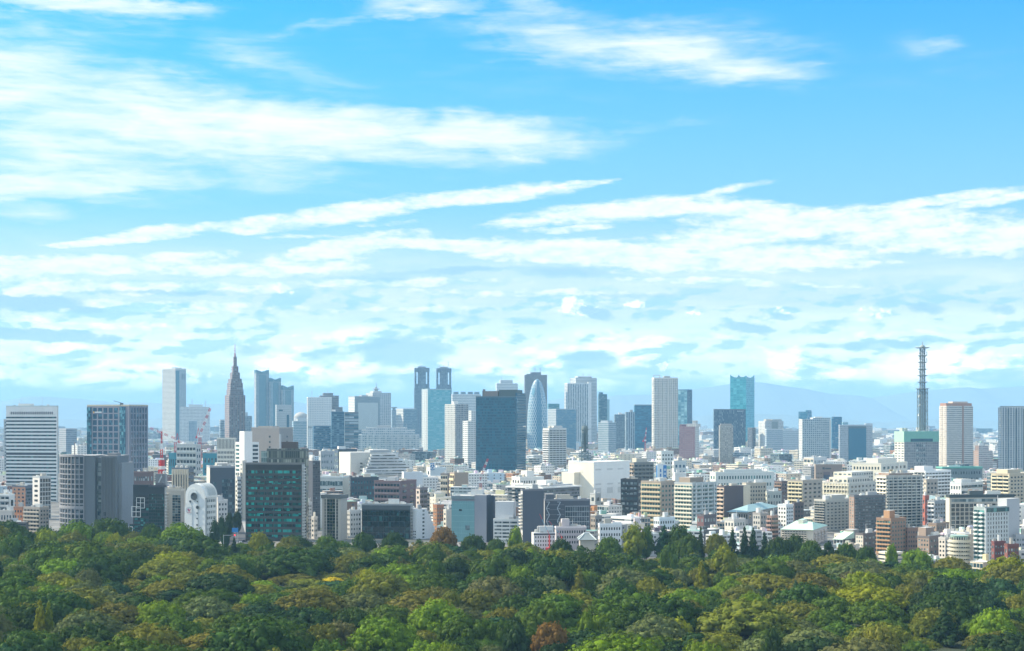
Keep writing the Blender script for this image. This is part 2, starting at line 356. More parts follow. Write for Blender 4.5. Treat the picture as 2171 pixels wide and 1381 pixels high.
# ---------------------------------------------------------------- buildings
SEEN = []          # (left px, right px, distance, lowest px of it that shows, top px)
MARKS = []         # landmarks for labels
ROOF = (.42, .43, .42)
class Bld:
    """A building seen from its near corner: a, c, b = pixels of its left end, near corner and right end; wall L faces left, R faces right."""
    def __init__(s, name, label, cat, a, c, b, top, Y, th, L, R=None, roof=ROOF, dep=None, vb=None, short=None, group=None, cap=True, mk=True):
        th = R_(th); R = R or L
        s.Y = Y; s.x0 = X(c, Y); s.h = Zp(top, Y); s.dL = Vector((-math.cos(th), math.sin(th))); s.dR = Vector((math.sin(th), math.cos(th)))
        ta, tb = (a - CX) / F, (b - CX) / F
        s.wL = dep if abs(c - a) < .5 else (s.x0 - ta * Y) / (math.cos(th) + ta * math.sin(th))
        s.wR = dep if abs(b - c) < .5 else (tb * Y - s.x0) / (math.sin(th) - tb * math.cos(th))
        if not (1 < s.wL < 400 and 1 < s.wR < 400): print('BAD WIDTH', name, label, s.wL, s.wR)
        s.wL = min(max(s.wL, 3), 300); s.wR = min(max(s.wR, 3), 300)
        s.L, s.R, s.roofm = L, R, plain(roof, .9)
        s.root = empty(name, (s.x0, Y, 0), label, cat, group)
        s.used = {}
        s.a, s.b = a, b
        SEEN.append((a, b, Y, vb if vb else HZ + EYE * F / Y, top, s))
        if short: MARKS.append(((a + b) / 2, HZ + EYE * F / Y, short, a, b))
        if mk: s.body = s.vol('wall', 0, 1, 0, 1, 0, s.h)
    def at(s, u, v): return s.dL * (u * s.wL) + s.dR * (v * s.wR)
    def vol(s, name, u0, u1, v0, v1, z0, z1, L=None, R=None, roof=None, parent=None, off=0):
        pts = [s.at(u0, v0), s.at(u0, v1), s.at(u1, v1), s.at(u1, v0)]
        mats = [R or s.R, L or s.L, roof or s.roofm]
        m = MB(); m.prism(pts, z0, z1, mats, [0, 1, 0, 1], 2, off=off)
        return m.build(name, mats, parent or s.root)
    def poly(s, name, pts, z0, z1, mat, roof=None, off=0):
        mats = [mat, roof or s.roofm]; m = MB(); m.prism(pts, z0, z1, mats, 0, 1, off=off)
        return m.build(name, mats, s.root)
    def parapet(s, mat, h=1.1, t=.45, o=.12, z=None, name='parapet'):
        z = s.h if z is None else z; m = MB()
        eu, ev, tu, tv = o / s.wL, o / s.wR, t / s.wL, t / s.wR
        for (u0, u1, v0, v1) in ((-eu, 1 + eu, -ev, tv), (-eu, 1 + eu, 1 - tv, 1 + ev), (-eu, tu, tv, 1 - tv), (1 - tu, 1 + eu, tv, 1 - tv)):
            m.prism([s.at(u0, v0), s.at(u0, v1), s.at(u1, v1), s.at(u1, v0)], z - .5, z + h, [mat], 0, 0)
        return m.build(name, mat, s.root)
    def frame(s, face):
        if face == 'L': return s.dL * s.wL, -s.dL, s.wL, 'L'
        return Vector((0, 0)), s.dR, s.wR, 'R'
    def grid(s, face, name, cols, rows, ew, eh, d, mat, x=(0, 1), z=(0, 1), ev=.5, h=None, base=None, skip=None):
        """cols x rows pieces of one kind on a wall, each an object of its own (past 100 of a kind the rest is one object)"""
        p0, di, W, _ = s.frame(face); h = h or s.h
        if base: p0 = base(face)
        cw, ch = W * (x[1] - x[0]) / cols, h * (z[1] - z[0]) / rows
        wd, hd = cw * ew, ch * eh
        rz = math.atan2(di.y, di.x)
        def el(m, ox=0.0, oz=0.0):
            x0, x1, z0, z1, y0, y1 = ox - wd / 2, ox + wd / 2, oz - hd / 2, oz + hd / 2, -d, .03
            m.face([(x0, y0, z0), (x1, y0, z0), (x1, y0, z1), (x0, y0, z1)])
            m.face([(x0, y0, z1), (x1, y0, z1), (x1, y1, z1), (x0, y1, z1)])
            m.face([(x0, y1, z0), (x1, y1, z0), (x1, y0, z0), (x0, y0, z0)])
            m.face([(x0, y1, z0), (x0, y0, z0), (x0, y0, z1), (x0, y1, z1)])
            m.face([(x1, y0, z0), (x1, y1, z0), (x1, y1, z1), (x1, y0, z1)])
        m = MB(); el(m); me = m.mesh(name, [mat])
        k = s.used.get(name, 0); restm = None
        for r in range(rows - 1, -1, -1):
            for c in range(cols):
                if skip and skip(c, r): continue
                dx = W * x[0] + (c + .5) * cw; dz = h * z[0] + (r + ev) * ch
                if k < 100:
                    p = p0 + di * dx
                    put(name, me, s.root, (p.x, p.y, dz), rz); k += 1
                else:
                    if restm is None: restm = MB()
                    el(restm, dx, dz)
        s.used[name] = k
        if restm:
            o = put(name, restm.mesh(name, [mat]), s.root, (p0.x, p0.y, 0), rz); o['kind'] = 'stuff'
    def hut(s, u0, u1, v0, v1, h, mat, name='penthouse', z=None):
        z = s.h if z is None else z
        return s.vol(name, u0, u1, v0, v1, z - .3, z + h, mat, mat)
    def clutter(s, n=5, seed=0, big=True, z=None):
        """roof plant: a lift house, air conditioning units, a tank, now and then a mast"""
        r = random.Random(seed + int(s.a * 7)); z = s.h if z is None else z
        grey = [plain((.55, .57, .56)), plain((.34, .36, .37)), plain((.68, .68, .64)), plain((.45, .42, .36))]
        if big:
            u, v = r.uniform(.1, .5), r.uniform(.1, .5)
            s.hut(u, u + r.uniform(.2, .38), v, v + r.uniform(.2, .38), r.uniform(2.6, 4.5), r.choice(grey), 'lift_house', z)
        for i in range(n):
            u, v = r.uniform(.04, .84), r.uniform(.04, .8)
            du, dv = min(.14, r.uniform(1.2, 3.5) / s.wL), min(.18, r.uniform(1.2, 4) / s.wR)
            s.hut(u, u + du, v, v + dv, r.uniform(.9, 2.4), r.choice(grey), 'roof_unit', z)
        if r.random() < .6:
            p = s.at(r.uniform(.2, .8), r.uniform(.2, .8)); m = MB()
            m.tube((p.x, p.y, z - .2), (p.x, p.y, z + r.uniform(4, 9)), .16, 5)
            m.build('antenna', plain((.5, .5, .5)), s.root)
    def mast(s, u, v, h, r=.25, mat=None, z=None, name='antenna'):
        z = s.h if z is None else z; p = s.at(u, v); m = MB()
        m.tube((p.x, p.y, z - .3), (p.x, p.y, z + h), r, 6, 0, r * .5)
        for q in (.55, .75, .9): m.tube((p.x - r * 4, p.y, z + h * q), (p.x + r * 4, p.y, z + h * q), r * .5, 4)
        return m.build(name, mat or plain((.4, .42, .44)), s.root)
# ================================================================ far skyline
WH, GRY, BLU, DKB = (.62, .63, .60), (.30, .32, .33), (.14, .24, .30), (.03, .06, .08)
GL_T = (.02, .10, .13)       # teal curtain glass
GL_B = (.012, .06, .10)
def opera():
    Y = 5000
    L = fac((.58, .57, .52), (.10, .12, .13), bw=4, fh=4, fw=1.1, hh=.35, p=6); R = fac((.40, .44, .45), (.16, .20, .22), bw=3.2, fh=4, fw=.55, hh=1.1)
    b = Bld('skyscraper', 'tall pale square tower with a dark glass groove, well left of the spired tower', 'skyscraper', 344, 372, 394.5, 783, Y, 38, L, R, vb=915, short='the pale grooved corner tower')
    # the glazed groove beside the corner, the crown slots and plant houses
    b.grid('R', 'glass_strip', 1, 1, .92, .96, .5, glass((.03, .13, .17), (.05, .16, .2), .2), x=(.0, .36))
    b.grid('R', 'louvre', 3, 1, .6, .95, .4, plain((.12, .15, .17)), x=(.56, .88), z=(.87, .945))
    b.hut(.2, .45, .2, .5, 6, plain(GRY)); b.hut(.25, .45, .7, .9, 6, plain(GRY))
    b.parapet(plain((.62, .62, .58)), 3, 2, .4)
opera()
b = Bld('office_tower', 'wide white gridded office slab with two roof masts, right of the tall pale tower', 'skyscraper', 381, 381, 443, 863, 4600, 84, fac((.6, .6, .57), (.1, .16, .2), bw=4, fh=4.2, fw=.7, hh=.45), vb=925, short='the wide white slab', dep=40)
b.hut(.2, .8, .3, .75, 7, plain((.5, .55, .55))); b.mast(.5, .4, 24, .8); b.mast(.5, .86, 20, .8)
b = Bld('office_tower', 'small blue grey tower in front of the wide white slab with roof masts', 'skyscraper', 400, 400, 416, 893, 4200, 84, fac((.26, .33, .38), (.08, .14, .18), bw=4, fh=4, fw=.6, hh=.5), vb=933, dep=20)
b.parapet(plain((.4, .45, .48)), 2, 1)
def docomo():
    Y = 3300; st = fac((.23, .17, .155), (.08, .09, .10), bw=4.2, fh=4.2, fw=.5, hh=.55, p=5)
    st2 = fac((.17, .135, .13), (.05, .06, .07), bw=4.2, fh=4.2, fw=.6, hh=.6, p=5)
    b = Bld('spired_tower', 'brown stepped skyscraper tapering to a thin striped spire', 'skyscraper', 476.5, 486, 520, 838, Y, 68, st, st2, vb=925, short='the brown spired tower')
    k = Y / F; W = b.h
    def z(py): return Zp(py, Y)
    # square steps, each narrower than the one below
    for i, (x0, x1, py) in enumerate(((480, 516.5, 826), (481.5, 515, 811.5), (484.5, 513.5, 803), (489, 510, 789.5), (492.5, 507, 776), (495.5, 503.5, 756))):
        f = (x1 - x0) / 43.5; u0 = .5 - f / 2; zb = (838, 826, 811.5, 803, 789.5, 776)[i]
        b.vol('setback', u0, u0 + f, u0, u0 + f, z(zb), z(py), st, st2, off=i)
    p = b.at(.5, .5); m = MB()
    m.tube((p.x, p.y, z(756.5)), (p.x, p.y, z(750)), 2.6, 8, 0, 1.6)
    for i in range(8):
        z0, z1 = z(750 - i * 2.8), z(750 - (i + 1) * 2.8)
        m.tube((p.x, p.y, z0), (p.x, p.y, z1), 1.25 - .1 * i, 8, 1 if i % 2 == 0 else 2)
    m.build('spire', [plain((.3, .2, .2)), plain((.45, .08, .06)), plain((.6, .6, .6))], b.root)
    b.grid('R', 'clock_face', 1, 1, .3, .03, .4, plain((.05, .05, .06)), z=(.94, 1.0), x=(.3, .7))
    b.grid('R', 'pier', 5, 1, .12, 1, .7, plain((.26, .19, .17)))
docomo()
b = Bld('office_tower', 'low blue grey block directly right of the brown spired tower', 'skyscraper', 518, 520, 534, 882, 3500, 75, fac((.22, .28, .32), (.06, .1, .13), bw=4, fh=4, fw=.7, hh=.5), vb=918)
b.hut(.2, .7, .05, .4, 8, plain((.3, .36, .4)))
b = Bld('office_tower', 'low narrow blue grey block close left of the brown spired tower', 'skyscraper', 465, 467, 476, 892, 3600, 75, fac((.26, .32, .36), (.07, .11, .14), bw=4, fh=4, fw=1.1, hh=.5), vb=926)
b.parapet(plain((.34, .38, .4)), 2, 1)
def park_tower(a, c, bb, top, crown, lab, hornpts):
    Y = 4700; L = fac((.42, .43, .42), (.10, .15, .18), bw=3, fh=4, fw=1.1, hh=.42); R = fac((.24, .31, .34), (.10, .17, .20), bw=6, fh=4, fw=.5, hh=.7)
    b = Bld('pyramid_topped_tower', lab, 'skyscraper', a, c, bb, top, Y, 62, L, R, vb=905, short=None)
    z1 = Zp(crown, Y); m = MB(); h = b.h
    P = [b.at(.0, .0), b.at(0, 1), b.at(1, 1), b.at(1, 0)]; ctr = b.at(.5, .5)
    # glazed crown: four corner fins that dip to a pyramid in the middle
    for i in range(4):
        p, q = P[i], P[(i + 1) % 4]; mid = (p + q) / 2
        m.face([(p.x, p.y, h - 1), (q.x, q.y, h - 1), (q.x, q.y, z1), (mid.x, mid.y, h + (z1 - h) * .35), (p.x, p.y, z1)])
        m.face([(p.x, p.y, z1), (mid.x, mid.y, h + (z1 - h) * .35), (ctr.x, ctr.y, h + (z1 - h) * .55)])
        m.face([(mid.x, mid.y, h + (z1 - h) * .35), (q.x, q.y, z1), (ctr.x, ctr.y, h + (z1 - h) * .55)])
    m.build('glass_crown', glass((.05, .15, .19), (.2, .3, .32), .3), b.root)
    b.grid('R', 'glass_strip', 1, 1, .9, .97, .4, glass((.08, .18, .22), (.12, .22, .26), .3), x=(.22, .78))
    for u, v in ((.05, .05), (.05, .95)): b.mast(u, v, 7, .35, z=z1 - 1)
    return b
park_tower(539, 543, 570.5, 792, 784, 'tallest and leftmost of the three linked towers with pointed glass crowns', None)
park_tower(570.5, 573, 596, 809, 801, 'middle one of the three linked towers with pointed glass crowns', None)
park_tower(596, 599, 623, 826.5, 817, 'lowest and rightmost of the three linked towers with pointed glass crowns', None)
MARKS.append((580, 930, 'the three linked crowned towers', 539, 623))
b = Bld('office_tower', 'bright grey slab with one dark glass slot, in front of the lowest crowned tower', 'office tower', 584, 586, 618, 858.5, 3400, 72, fac((.42, .46, .47), (.2, .26, .29), bw=6, fh=4, fw=1.1, hh=.2), vb=906)
b.grid('R', 'glass_strip', 1, 1, 1, .66, .5, glass((.02, .09, .13), (.03, .1, .15), .2), x=(.68, .84), z=(.3, .93)); b.grid('R', 'glass_strip', 1, 1, 1, .16, .5, glass((.02, .09, .13), (.03, .1, .15), .2), x=(.16, .42), z=(.82, .98))
def gym():
    Y = 3900; x0 = X(638, Y); r = 15 * Y / F; h = Zp(886, Y); t = Zp(874, Y)
    root = empty('domed_hall', (x0, Y, 0), 'grey shallow dome roof rising between the crowned towers and the white fronted tower', 'hall')
    m = MB(); m.lathe([(r, 0), (r, h)], 28); m.build('wall', plain((.42, .46, .48)), root)
    m = MB(); m.lathe([(r * math.cos(a), h + (t - h) * math.sin(a)) for a in [i * math.pi / 16 for i in range(9)]], 28); m.build('dome', plain((.34, .35, .34)), root)
    SEEN.append((623, 653, Y, 900, 874, None))
gym()
b = Bld('glass_block', 'low pale blue block stepping below the grey shallow dome', 'office building', 619, 622, 652, 893, 3700, 70, fac((.34, .42, .46), (.12, .22, .27), bw=4, fh=4, fw=1.1, hh=.5), vb=920)
b.hut(.1, .8, .3, .95, 5, plain((.45, .5, .5)))
def southern():
    Y = 3400; W = fac((.66, .68, .66), (.24, .33, .38), bw=3.6, fh=3.9, fw=.55, hh=.5)
    b = Bld('office_tower', 'white fronted office tower with fine square windows and a stepped grey tower joined behind it', 'skyscraper', 650.6, 653, 703.5, 843.5, Y, 80, fac((.6, .6, .56), (.2, .26, .3), bw=3, fh=3.9, fw=.5, hh=1.1), W, vb=902, dep=30, short='the white fronted tower')
    b.grid('R', 'window_band', 12, 1, .5, .6, .3, glass((.04, .08, .1)), z=(.50, .56))
    b.parapet(plain((.7, .72, .7)), 1.2, .6); b.mast(.3, .18, 16, .5)
    g = fac((.20, .21, .22), (.10, .12, .14), bw=4, fh=4, fw=1.1, hh=.4)
    b.vol('rear_tower', .95, 1.7, .56, 1.36, 0, Zp(838, Y), g, g); b.vol('rear_tower', 1.0, 1.6, .7, 1.12, Zp(840, Y), Zp(832.5, Y), g, g)
    b.vol('rear_tower', .6, 1.7, 1.0, 1.5, 0, Zp(863, Y), g, g)
    b.mast(1.2, .9, 7, .4, z=Zp(833, Y))
southern()
b = Bld('glass_block', 'flat topped dark blue glass block at the foot of the white fronted tower', 'office building', 663, 665, 702, 904, 3100, 80, fac((.03, .11, .19), GL_B, bw=4, fh=4, fw=1.1, hh=.6), vb=950); b.parapet(plain((.1, .17, .22)), 1, 1)
b = Bld('glass_tower', 'deep blue glass tower with ragged reflections, left of the banded glass one', 'office tower', 701, 703, 730, 873, 2900, 80, fac((.04, .11, .17), (.008, .055, .10), (.14, .25, .3), bw=5, fh=4, fw=1.1, hh=.62, p=3), vb=953, short='the deep blue glass tower')
b.clutter(3, 1)
b = Bld('glass_tower', 'banded glass tower with pale stripes, between the deep blue tower and the framed block', 'office tower', 730, 731, 760, 875, 3000, 82, fac((.10, .13, .15), (.02, .09, .13), (.36, .43, .46), bw=9, fh=5.5, fw=1.1, hh=.6, p=1.8), vb=953); b.parapet(plain((.16, .18, .2)), 1, 1)
def framed():
    Y = 3900; L = fac((.62, .62, .56), (.3, .33, .34), bw=5, fh=4, fw=1.1, hh=.3); R = fac((.20, .25, .28), (.12, .16, .18), bw=4, fh=4, fw=.6, hh=.3)
    b = Bld('framed_block', 'broad grey block framing one huge pale glass panel', 'skyscraper', 738.5, 752, 805.5, 841.5, Y, 62, L, R, vb=905, short='the framed glass panel block')
    b.grid('R', 'glass_panel', 1, 1, 1, 1, .8, fac((.40, .46, .46), (.22, .34, .37), (.42, .5, .5), bw=1, fh=1), x=(.12, .92), z=(.44, .9))
    b.grid('R', 'window_band', 1, 2, .8, .3, .4, glass((.03, .08, .11)), z=(.28, .42)); b.hut(.1, .5, .3, .55, 4, plain(GRY)); b.parapet(plain((.3, .33, .34)), 1.5, 1)
framed()
def antenna_tower():
    Y = 4100
    b = Bld('office_tower', 'grey white tower with square windows and a ringed roof mast, behind the framed panel block', 'skyscraper', 776, 790, 829, 833, Y, 70, fac((.5, .5, .47), (.14, .2, .24), bw=5, fh=4.2, fw=.55, hh=.5), fac((.42, .45, .46), (.07, .12, .16), bw=5, fh=4.2, fw=.55, hh=.5), vb=905)
    b.hut(.3, .8, .15, .6, 5, plain((.4, .42, .42)))
    p = b.at(.5, .38); m = MB(); h = b.h + 4
    m.lathe([(5, h), (5, h + 5), (9, h + 5.5), (9, h + 7.5), (3, h + 8), (3, h + 12), (.1, h + 13)], 14, 0, p.x, p.y); m.tube((p.x, p.y, h), (p.x, p.y, h + 24), .7, 6)
    m.build('ringed_mast', plain((.3, .34, .36)), b.root)
antenna_tower()
b = Bld('office_tower', 'narrow grey tower with a flat round cap, right of the ringed mast tower', 'office tower', 829, 831, 846, 869, 4400, 75, fac((.28, .34, .38), (.12, .18, .22), bw=4, fh=4, fw=1.1, hh=.45), vb=905)
p = b.at(.5, .35); m = MB(); m.lathe([(4, b.h), (4, b.h + 4), (9, b.h + 5), (9, b.h + 7.5), (.1, b.h + 8)], 16, 0, p.x, p.y); m.build('round_cap', plain((.2, .26, .3)), b.root)
b = Bld('office_block', 'low two toned slab, pale banded left and blue right, before the twin towers', 'office building', 840, 855, 883.5, 867.5, 3900, 66, fac((.55, .55, .51), (.2, .26, .3), bw=4, fh=4, fw=1.1, hh=.42), fac((.16, .25, .31), (.08, .16, .21), bw=4, fh=4, fw=1.1, hh=.42), vb=908, short='the two toned slab'); b.parapet(plain((.4, .44, .46)), 1, 1)
def metro(a, b_, top, lab, ant):
    Y = 4600; st = fac((.14, .20, .25), (.04, .08, .12), bw=5, fh=4.2, fw=.55, hh=.55)
    b = Bld('twin_tower', lab, 'skyscraper', a, a + 1, b_, 822, Y, 84, st, vb=900, group='twin towers of the city hall')
    z = lambda py: Zp(py, Y)
    zt = z(top)
    # upper shaft: two corner piers with open slots around a recessed core
    for v0, v1 in ((.02, .14), (.86, .98)): b.vol('corner_pier', .05, .95, v0, v1, b.h - .5, zt - 12, st, st)
    b.vol('core', .1, .9, .24, .76, b.h - .5, zt - 8, st, st)
    b.vol('slotted_wall', .2, .8, .14, .24, b.h - .5, zt - 48, st, st); b.vol('slotted_wall', .2, .8, .76, .86, b.h - .5, zt - 48, st, st)
    b.vol('top_block', .03, .97, .01, .99, zt - 12, zt, st, st)
    for v in ((.2, .5, .8) if ant else (.45,)): b.mast(.5, v, 9 if v < .7 else 22, .7, z=zt)
    b.hut(.3, .7, .25, .75, 4, plain((.2, .24, .27)), z=zt)
    return b
metro(877.5, 911, 780, 'left one of the dark twin towers with slotted corners', False)
b = metro(924, 957.5, 781, 'right one of the dark twin towers, with several roof aerials', True)
MARKS.append((918, 930, 'the dark twin towers', 878, 957))
b = Bld('glass_tower', 'wide turquoise glass tower with a white ribbed left edge, in front of the twin towers', 'skyscraper', 894, 907, 955.5, 826.5, 3500, 60, fac((.5, .52, .5), (.16, .28, .32), bw=3.5, fh=4, fw=.6, hh=.6), fac((.12, .36, .41), (.09, .36, .42), (.25, .5, .55), bw=7, fh=4, fw=1.1, hh=.62, p=2), vb=930, short='the turquoise glass tower')
b.grid('L', 'white_rib', 2, 1, .4, 1, .8, plain((.62, .64, .62)), x=(.3, .9)); b.parapet(plain((.3, .42, .45)), 2, 1)
b = Bld('banded_tower', 'white banded slab with dark roof plant, between the turquoise tower and dark mirror tower', 'skyscraper', 957, 959, 1020, 836, 3900, 82, fac((.6, .62, .6), (.2, .28, .33), bw=5, fh=4, fw=1.1, hh=.38), vb=895)
for v in (.05, .3, .55, .78): b.hut(.2, .7, v, v + .17, 6, plain((.16, .25, .32)))
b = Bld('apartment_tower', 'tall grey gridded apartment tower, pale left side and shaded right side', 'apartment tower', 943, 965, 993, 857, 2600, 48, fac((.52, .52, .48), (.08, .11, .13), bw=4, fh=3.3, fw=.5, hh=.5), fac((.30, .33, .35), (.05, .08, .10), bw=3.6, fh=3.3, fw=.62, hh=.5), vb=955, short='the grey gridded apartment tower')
b.clutter(3, 3); b.grid('R', 'pier', 4, 1, .14, 1, .6, plain((.36, .38, .39)))
b = Bld('apartment_block', 'slim stepped white apartment block touching the left edge of the dark mirror tower', 'apartment block', 981, 992, 1010, 893, 2500, 50, fac((.68, .68, .63), (.12, .15, .17), bw=5, fh=3.2, fw=.7, hh=.4), fac((.55, .57, .56), (.2, .23, .25), bw=5, fh=3.2, fw=.7, hh=.4), vb=957)
b.vol('upper_block', .1, .6, .45, .98, b.h - .4, Zp(871, 2500)); b.clutter(2, 5)
def mirror():
    Y = 2300; gl = fac((.006, .075, .12), (.003, .048, .085), (.015, .14, .20), bw=2.2, fh=4.1, fw=.92, hh=.66, p=2.0, rough=.03, tilt=.008)
    b = Bld('mirror_tower', 'very broad dark blue mirror glass tower reflecting clouds, at the middle of the city', 'skyscraper', 1009, 1096, 1115, 842, Y, 12, gl, gl, roof=(.2, .2, .2), vb=1003, short='the dark mirror glass tower')
    d = plain((.07, .10, .10))
    b.vol('crown_block', .02, .46, .1, .7, b.h - .4, Zp(826.5, Y), d, d); b.vol('crown_block', -.0, .04, .02, .96, b.h - .4, Zp(833, Y), gl, gl)
    g = plain((.20, .17, .15)); b.vol('roof_screen', .5, .88, .15, .8, b.h - .4, Zp(829, Y), g, g); b.vol('roof_screen', .84, .87, .15, .3, b.h, Zp(825, Y), g, g)
    b.grid('L', 'mullion_band', 1, 26, 1, .1, .12, plain((.012, .085, .125), .4))
    b.grid('L', 'corner_strip', 1, 1, 1, 1, .25, glass((.02, .07, .1), (.06, .15, .2), .4), x=(.955, .998))
    b.parapet(plain((.10, .15, .17)), 1.5, .8); m = plain((.12, .12, .12))
    b.grid('R', 'mullion_band', 1, 20, 1, .1, .12, plain((.012, .085, .125), .4))
mirror()
b = Bld('banded_tower', 'white stepped slab peeping over the roof of the dark mirror glass tower', 'skyscraper', 1051, 1053, 1098, 813, 4100, 84, fac((.6, .62, .6), (.24, .32, .36), bw=5, fh=4, fw=1.1, hh=.36), vb=826)
b.vol('upper_block', .1, .9, .18, .76, b.h - .5, Zp(806, 4100)); b.mast(.5, .25, 8, .5, z=Zp(806, 4100))
def center():
    Y = 4300; st = fac((.17, .165, .165), (.09, .11, .12), bw=3.5, fh=3.9, fw=.5, hh=.55)
    b = Bld('office_tower', 'tall dark grey brown tower with two roof masts, behind the lattice cocoon tower', 'skyscraper', 1111, 1113, 1160, 795, Y, 84, st, vb=900)
    b.vol('crown_block', .1, .9, .27, .73, b.h - .4, Zp(789.5, Y), st, st); b.vol('crown_block', .05, .95, .1, .3, b.h - .4, Zp(793, Y), st, st)
    for v in (.47, .72): b.mast(.5, v, 14, .8, z=Zp(790, Y))
center()
def cocoon():
    Y = 3900; k = Y / F; cx = X(1139, Y); z0, zt = 0, Zp(803.5, Y)
    root = empty('cocoon_tower', (cx, Y, 0), 'rounded cocoon shaped tower wrapped in white diagonal lattice over blue glass', 'skyscraper')
    m = MB(); n, nz = 36, 36; R = 21.5 * k
    def rad(t): return R * (max(0, 1 - ((t - .30) / .70) ** 2.35) ** .5 if t > .3 else 1 - .06 * (.3 - t) / .3)
    ring = []
    for j in range(nz + 1):
        t = j / nz; t = 1 - (1 - t) ** 1.15
        r = max(rad(t), .3)
        ring.append([(r * math.cos(2 * math.pi * i / n), .85 * r * math.sin(2 * math.pi * i / n), z0 + (zt - z0) * t) for i in range(n + 1)])
    for j in range(nz):
        for i in range(n):
            m.face([ring[j][i], ring[j][i + 1], ring[j + 1][i + 1], ring[j + 1][i]], 0, [(i / n * 26, ring[j][i][2] / 14), ((i + 1) / n * 26, ring[j][i][2] / 14), ((i + 1) / n * 26, ring[j + 1][i][2] / 14), (i / n * 26, ring[j + 1][i][2] / 14)])
    mt, t = newmat('lattice_facade')
    s = t.n('ShaderNodeSeparateXYZ', {0: t.n('ShaderNodeUVMap', uv_map='UVMap').outputs[0]})
    wob = t.m('MULTIPLY', t.m('SINE', t.m('MULTIPLY', s.outputs[1], 1.7)), .12)
    a = t.m('LESS_THAN', t.m('FRACT', t.m('ADD', t.m('ADD', s.outputs[0], s.outputs[1]), wob)), .29)
    b = t.m('LESS_THAN', t.m('FRACT', t.m('SUBTRACT', s.outputs[0], s.outputs[1])), .29)
    # the glazed stripe up the front and the round opening at the shoulder carry no lattice
    cu = t.m('LESS_THAN', t.m('ABSOLUTE', t.m('SUBTRACT', s.outputs[0], 20.3)), 1.15)
    lat = t.m('MULTIPLY', t.m('MAXIMUM', a, b), t.m('SUBTRACT', 1.0, t.m('MULTIPLY', cu, .8)))
    finish(t, **{'Base Color': t.mix(lat, c4((.03, .15, .24)), c4((.50, .57, .58))), 'Roughness': .25})
    m.build('wall', mt, root); mm = MB()
    zc = Zp(831, Y); tc = (zc) / zt; rr = rad(tc); a0 = R_(-122); px, py = rr * math.cos(a0), .85 * rr * math.sin(a0)
    nrm = Vector((math.cos(a0), math.sin(a0), .25)).normalized(); ex = nrm.cross(Vector((0, 0, 1))).normalized(); ez = ex.cross(nrm)
    pts = [Vector((px, py, zc)) + nrm * 1.2 + ex * 4.5 * math.cos(q) - ez * 11 * math.sin(q) for q in [2 * math.pi * i / 20 for i in range(20)]]
    mm.face(pts); mm.build('oval_opening', plain((.12, .28, .36), .3), root)
    SEEN.append((1118, 1161, Y, 940, 803, None)); MARKS.append((1139, 930, 'the cocoon shaped tower', 1118, 1161))
cocoon()
b = Bld('office_tower', 'low teal topped block just right of the cocoon shaped tower', 'office building', 1161, 1163, 1186, 857, 4500, 80, fac((.05, .22, .28), (.03, .16, .22), bw=4, fh=4, fw=1.1, hh=.5), vb=870); b.parapet(plain((.05, .25, .3)), 1, 1)
b = Bld('office_block', 'plain blue block with a grey left wing, between the cocoon tower and the pinstriped tower', 'office building', 1161, 1179, 1221.5, 868.5, 3700, 66, fac((.34, .38, .40), (.16, .22, .26), bw=5, fh=4, fw=1.1, hh=.3), fac((.12, .24, .32), (.07, .18, .26), bw=5, fh=4, fw=1.1, hh=.5), vb=930); b.parapet(plain((.3, .36, .4)), 1.5, 1)
def pinstripe():
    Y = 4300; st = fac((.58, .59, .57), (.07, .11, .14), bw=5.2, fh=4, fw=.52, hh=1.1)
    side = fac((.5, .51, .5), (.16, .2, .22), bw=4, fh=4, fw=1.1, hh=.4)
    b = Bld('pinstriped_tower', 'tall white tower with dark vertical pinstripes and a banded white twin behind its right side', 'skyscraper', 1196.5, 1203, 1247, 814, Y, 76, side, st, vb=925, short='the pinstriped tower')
    b.vol('rear_tower', .5, 2.4, .48, 1.5, 0, Zp(801, Y), side, side); b.vol('white_pier', .02, .5, 1.0, 1.16, 0, Zp(810, Y), plain((.62, .63, .61)), plain((.62, .63, .61)))
    b.vol('crown_block', .8, 1.8, .62, 1.3, Zp(802, Y), Zp(797.5, Y), side, side); b.mast(1.2, .95, 9, .6, z=Zp(798, Y)); b.mast(.4, .2, 20, .4); b.mast(1.0, 1.2, 8, .5, z=Zp(798, Y)); b.parapet(plain((.64, .65, .63)), 1.5, 1)
pinstripe()
def bteal():
    b = Bld('glass_tower', 'dark teal stepped tower at the right shoulder of the pinstriped tower', 'skyscraper', 1268, 1270, 1287, 836, 4000, 80, fac((.05, .13, .17), (.012, .07, .10), bw=4, fh=4, fw=.8, hh=.6), vb=895)
    b.vol('side_wing', .1, .8, 1.0, 1.32, 0, Zp(847, 4000), plain((.28, .45, .5)), plain((.28, .45, .5))); b.vol('upper_block', .1, .9, .05, .5, b.h - .4, Zp(832, 4000))
bteal()
b = Bld('office_block', 'grey blue low block below the dark teal stepped tower', 'office building', 1268, 1290, 1306, 896, 3300, 45, fac((.32, .38, .41), (.12, .19, .23), bw=4, fh=4, fw=1.1, hh=.45), vb=930); b.hut(.2, .9, .2, .8, 4, plain((.3, .36, .4)))
b = Bld('office_tower', 'dark blue grey office tower with roof plant, left of the ribbed one', 'office tower', 1302, 1304, 1326, 879, 3600, 76, fac((.14, .19, .23), (.05, .09, .12), bw=4, fh=4, fw=.7, hh=.5), vb=925); b.clutter(4, 2)
b = Bld('office_tower', 'blue grey vertically ribbed tower leaning on the dark blue glass box', 'office tower', 1325, 1327, 1346, 874, 3500, 76, fac((.30, .37, .41), (.06, .1, .14), bw=5, fh=4, fw=.5, hh=1.1), vb=925); b.hut(.3, .8, .5, .8, 5, plain(GRY))
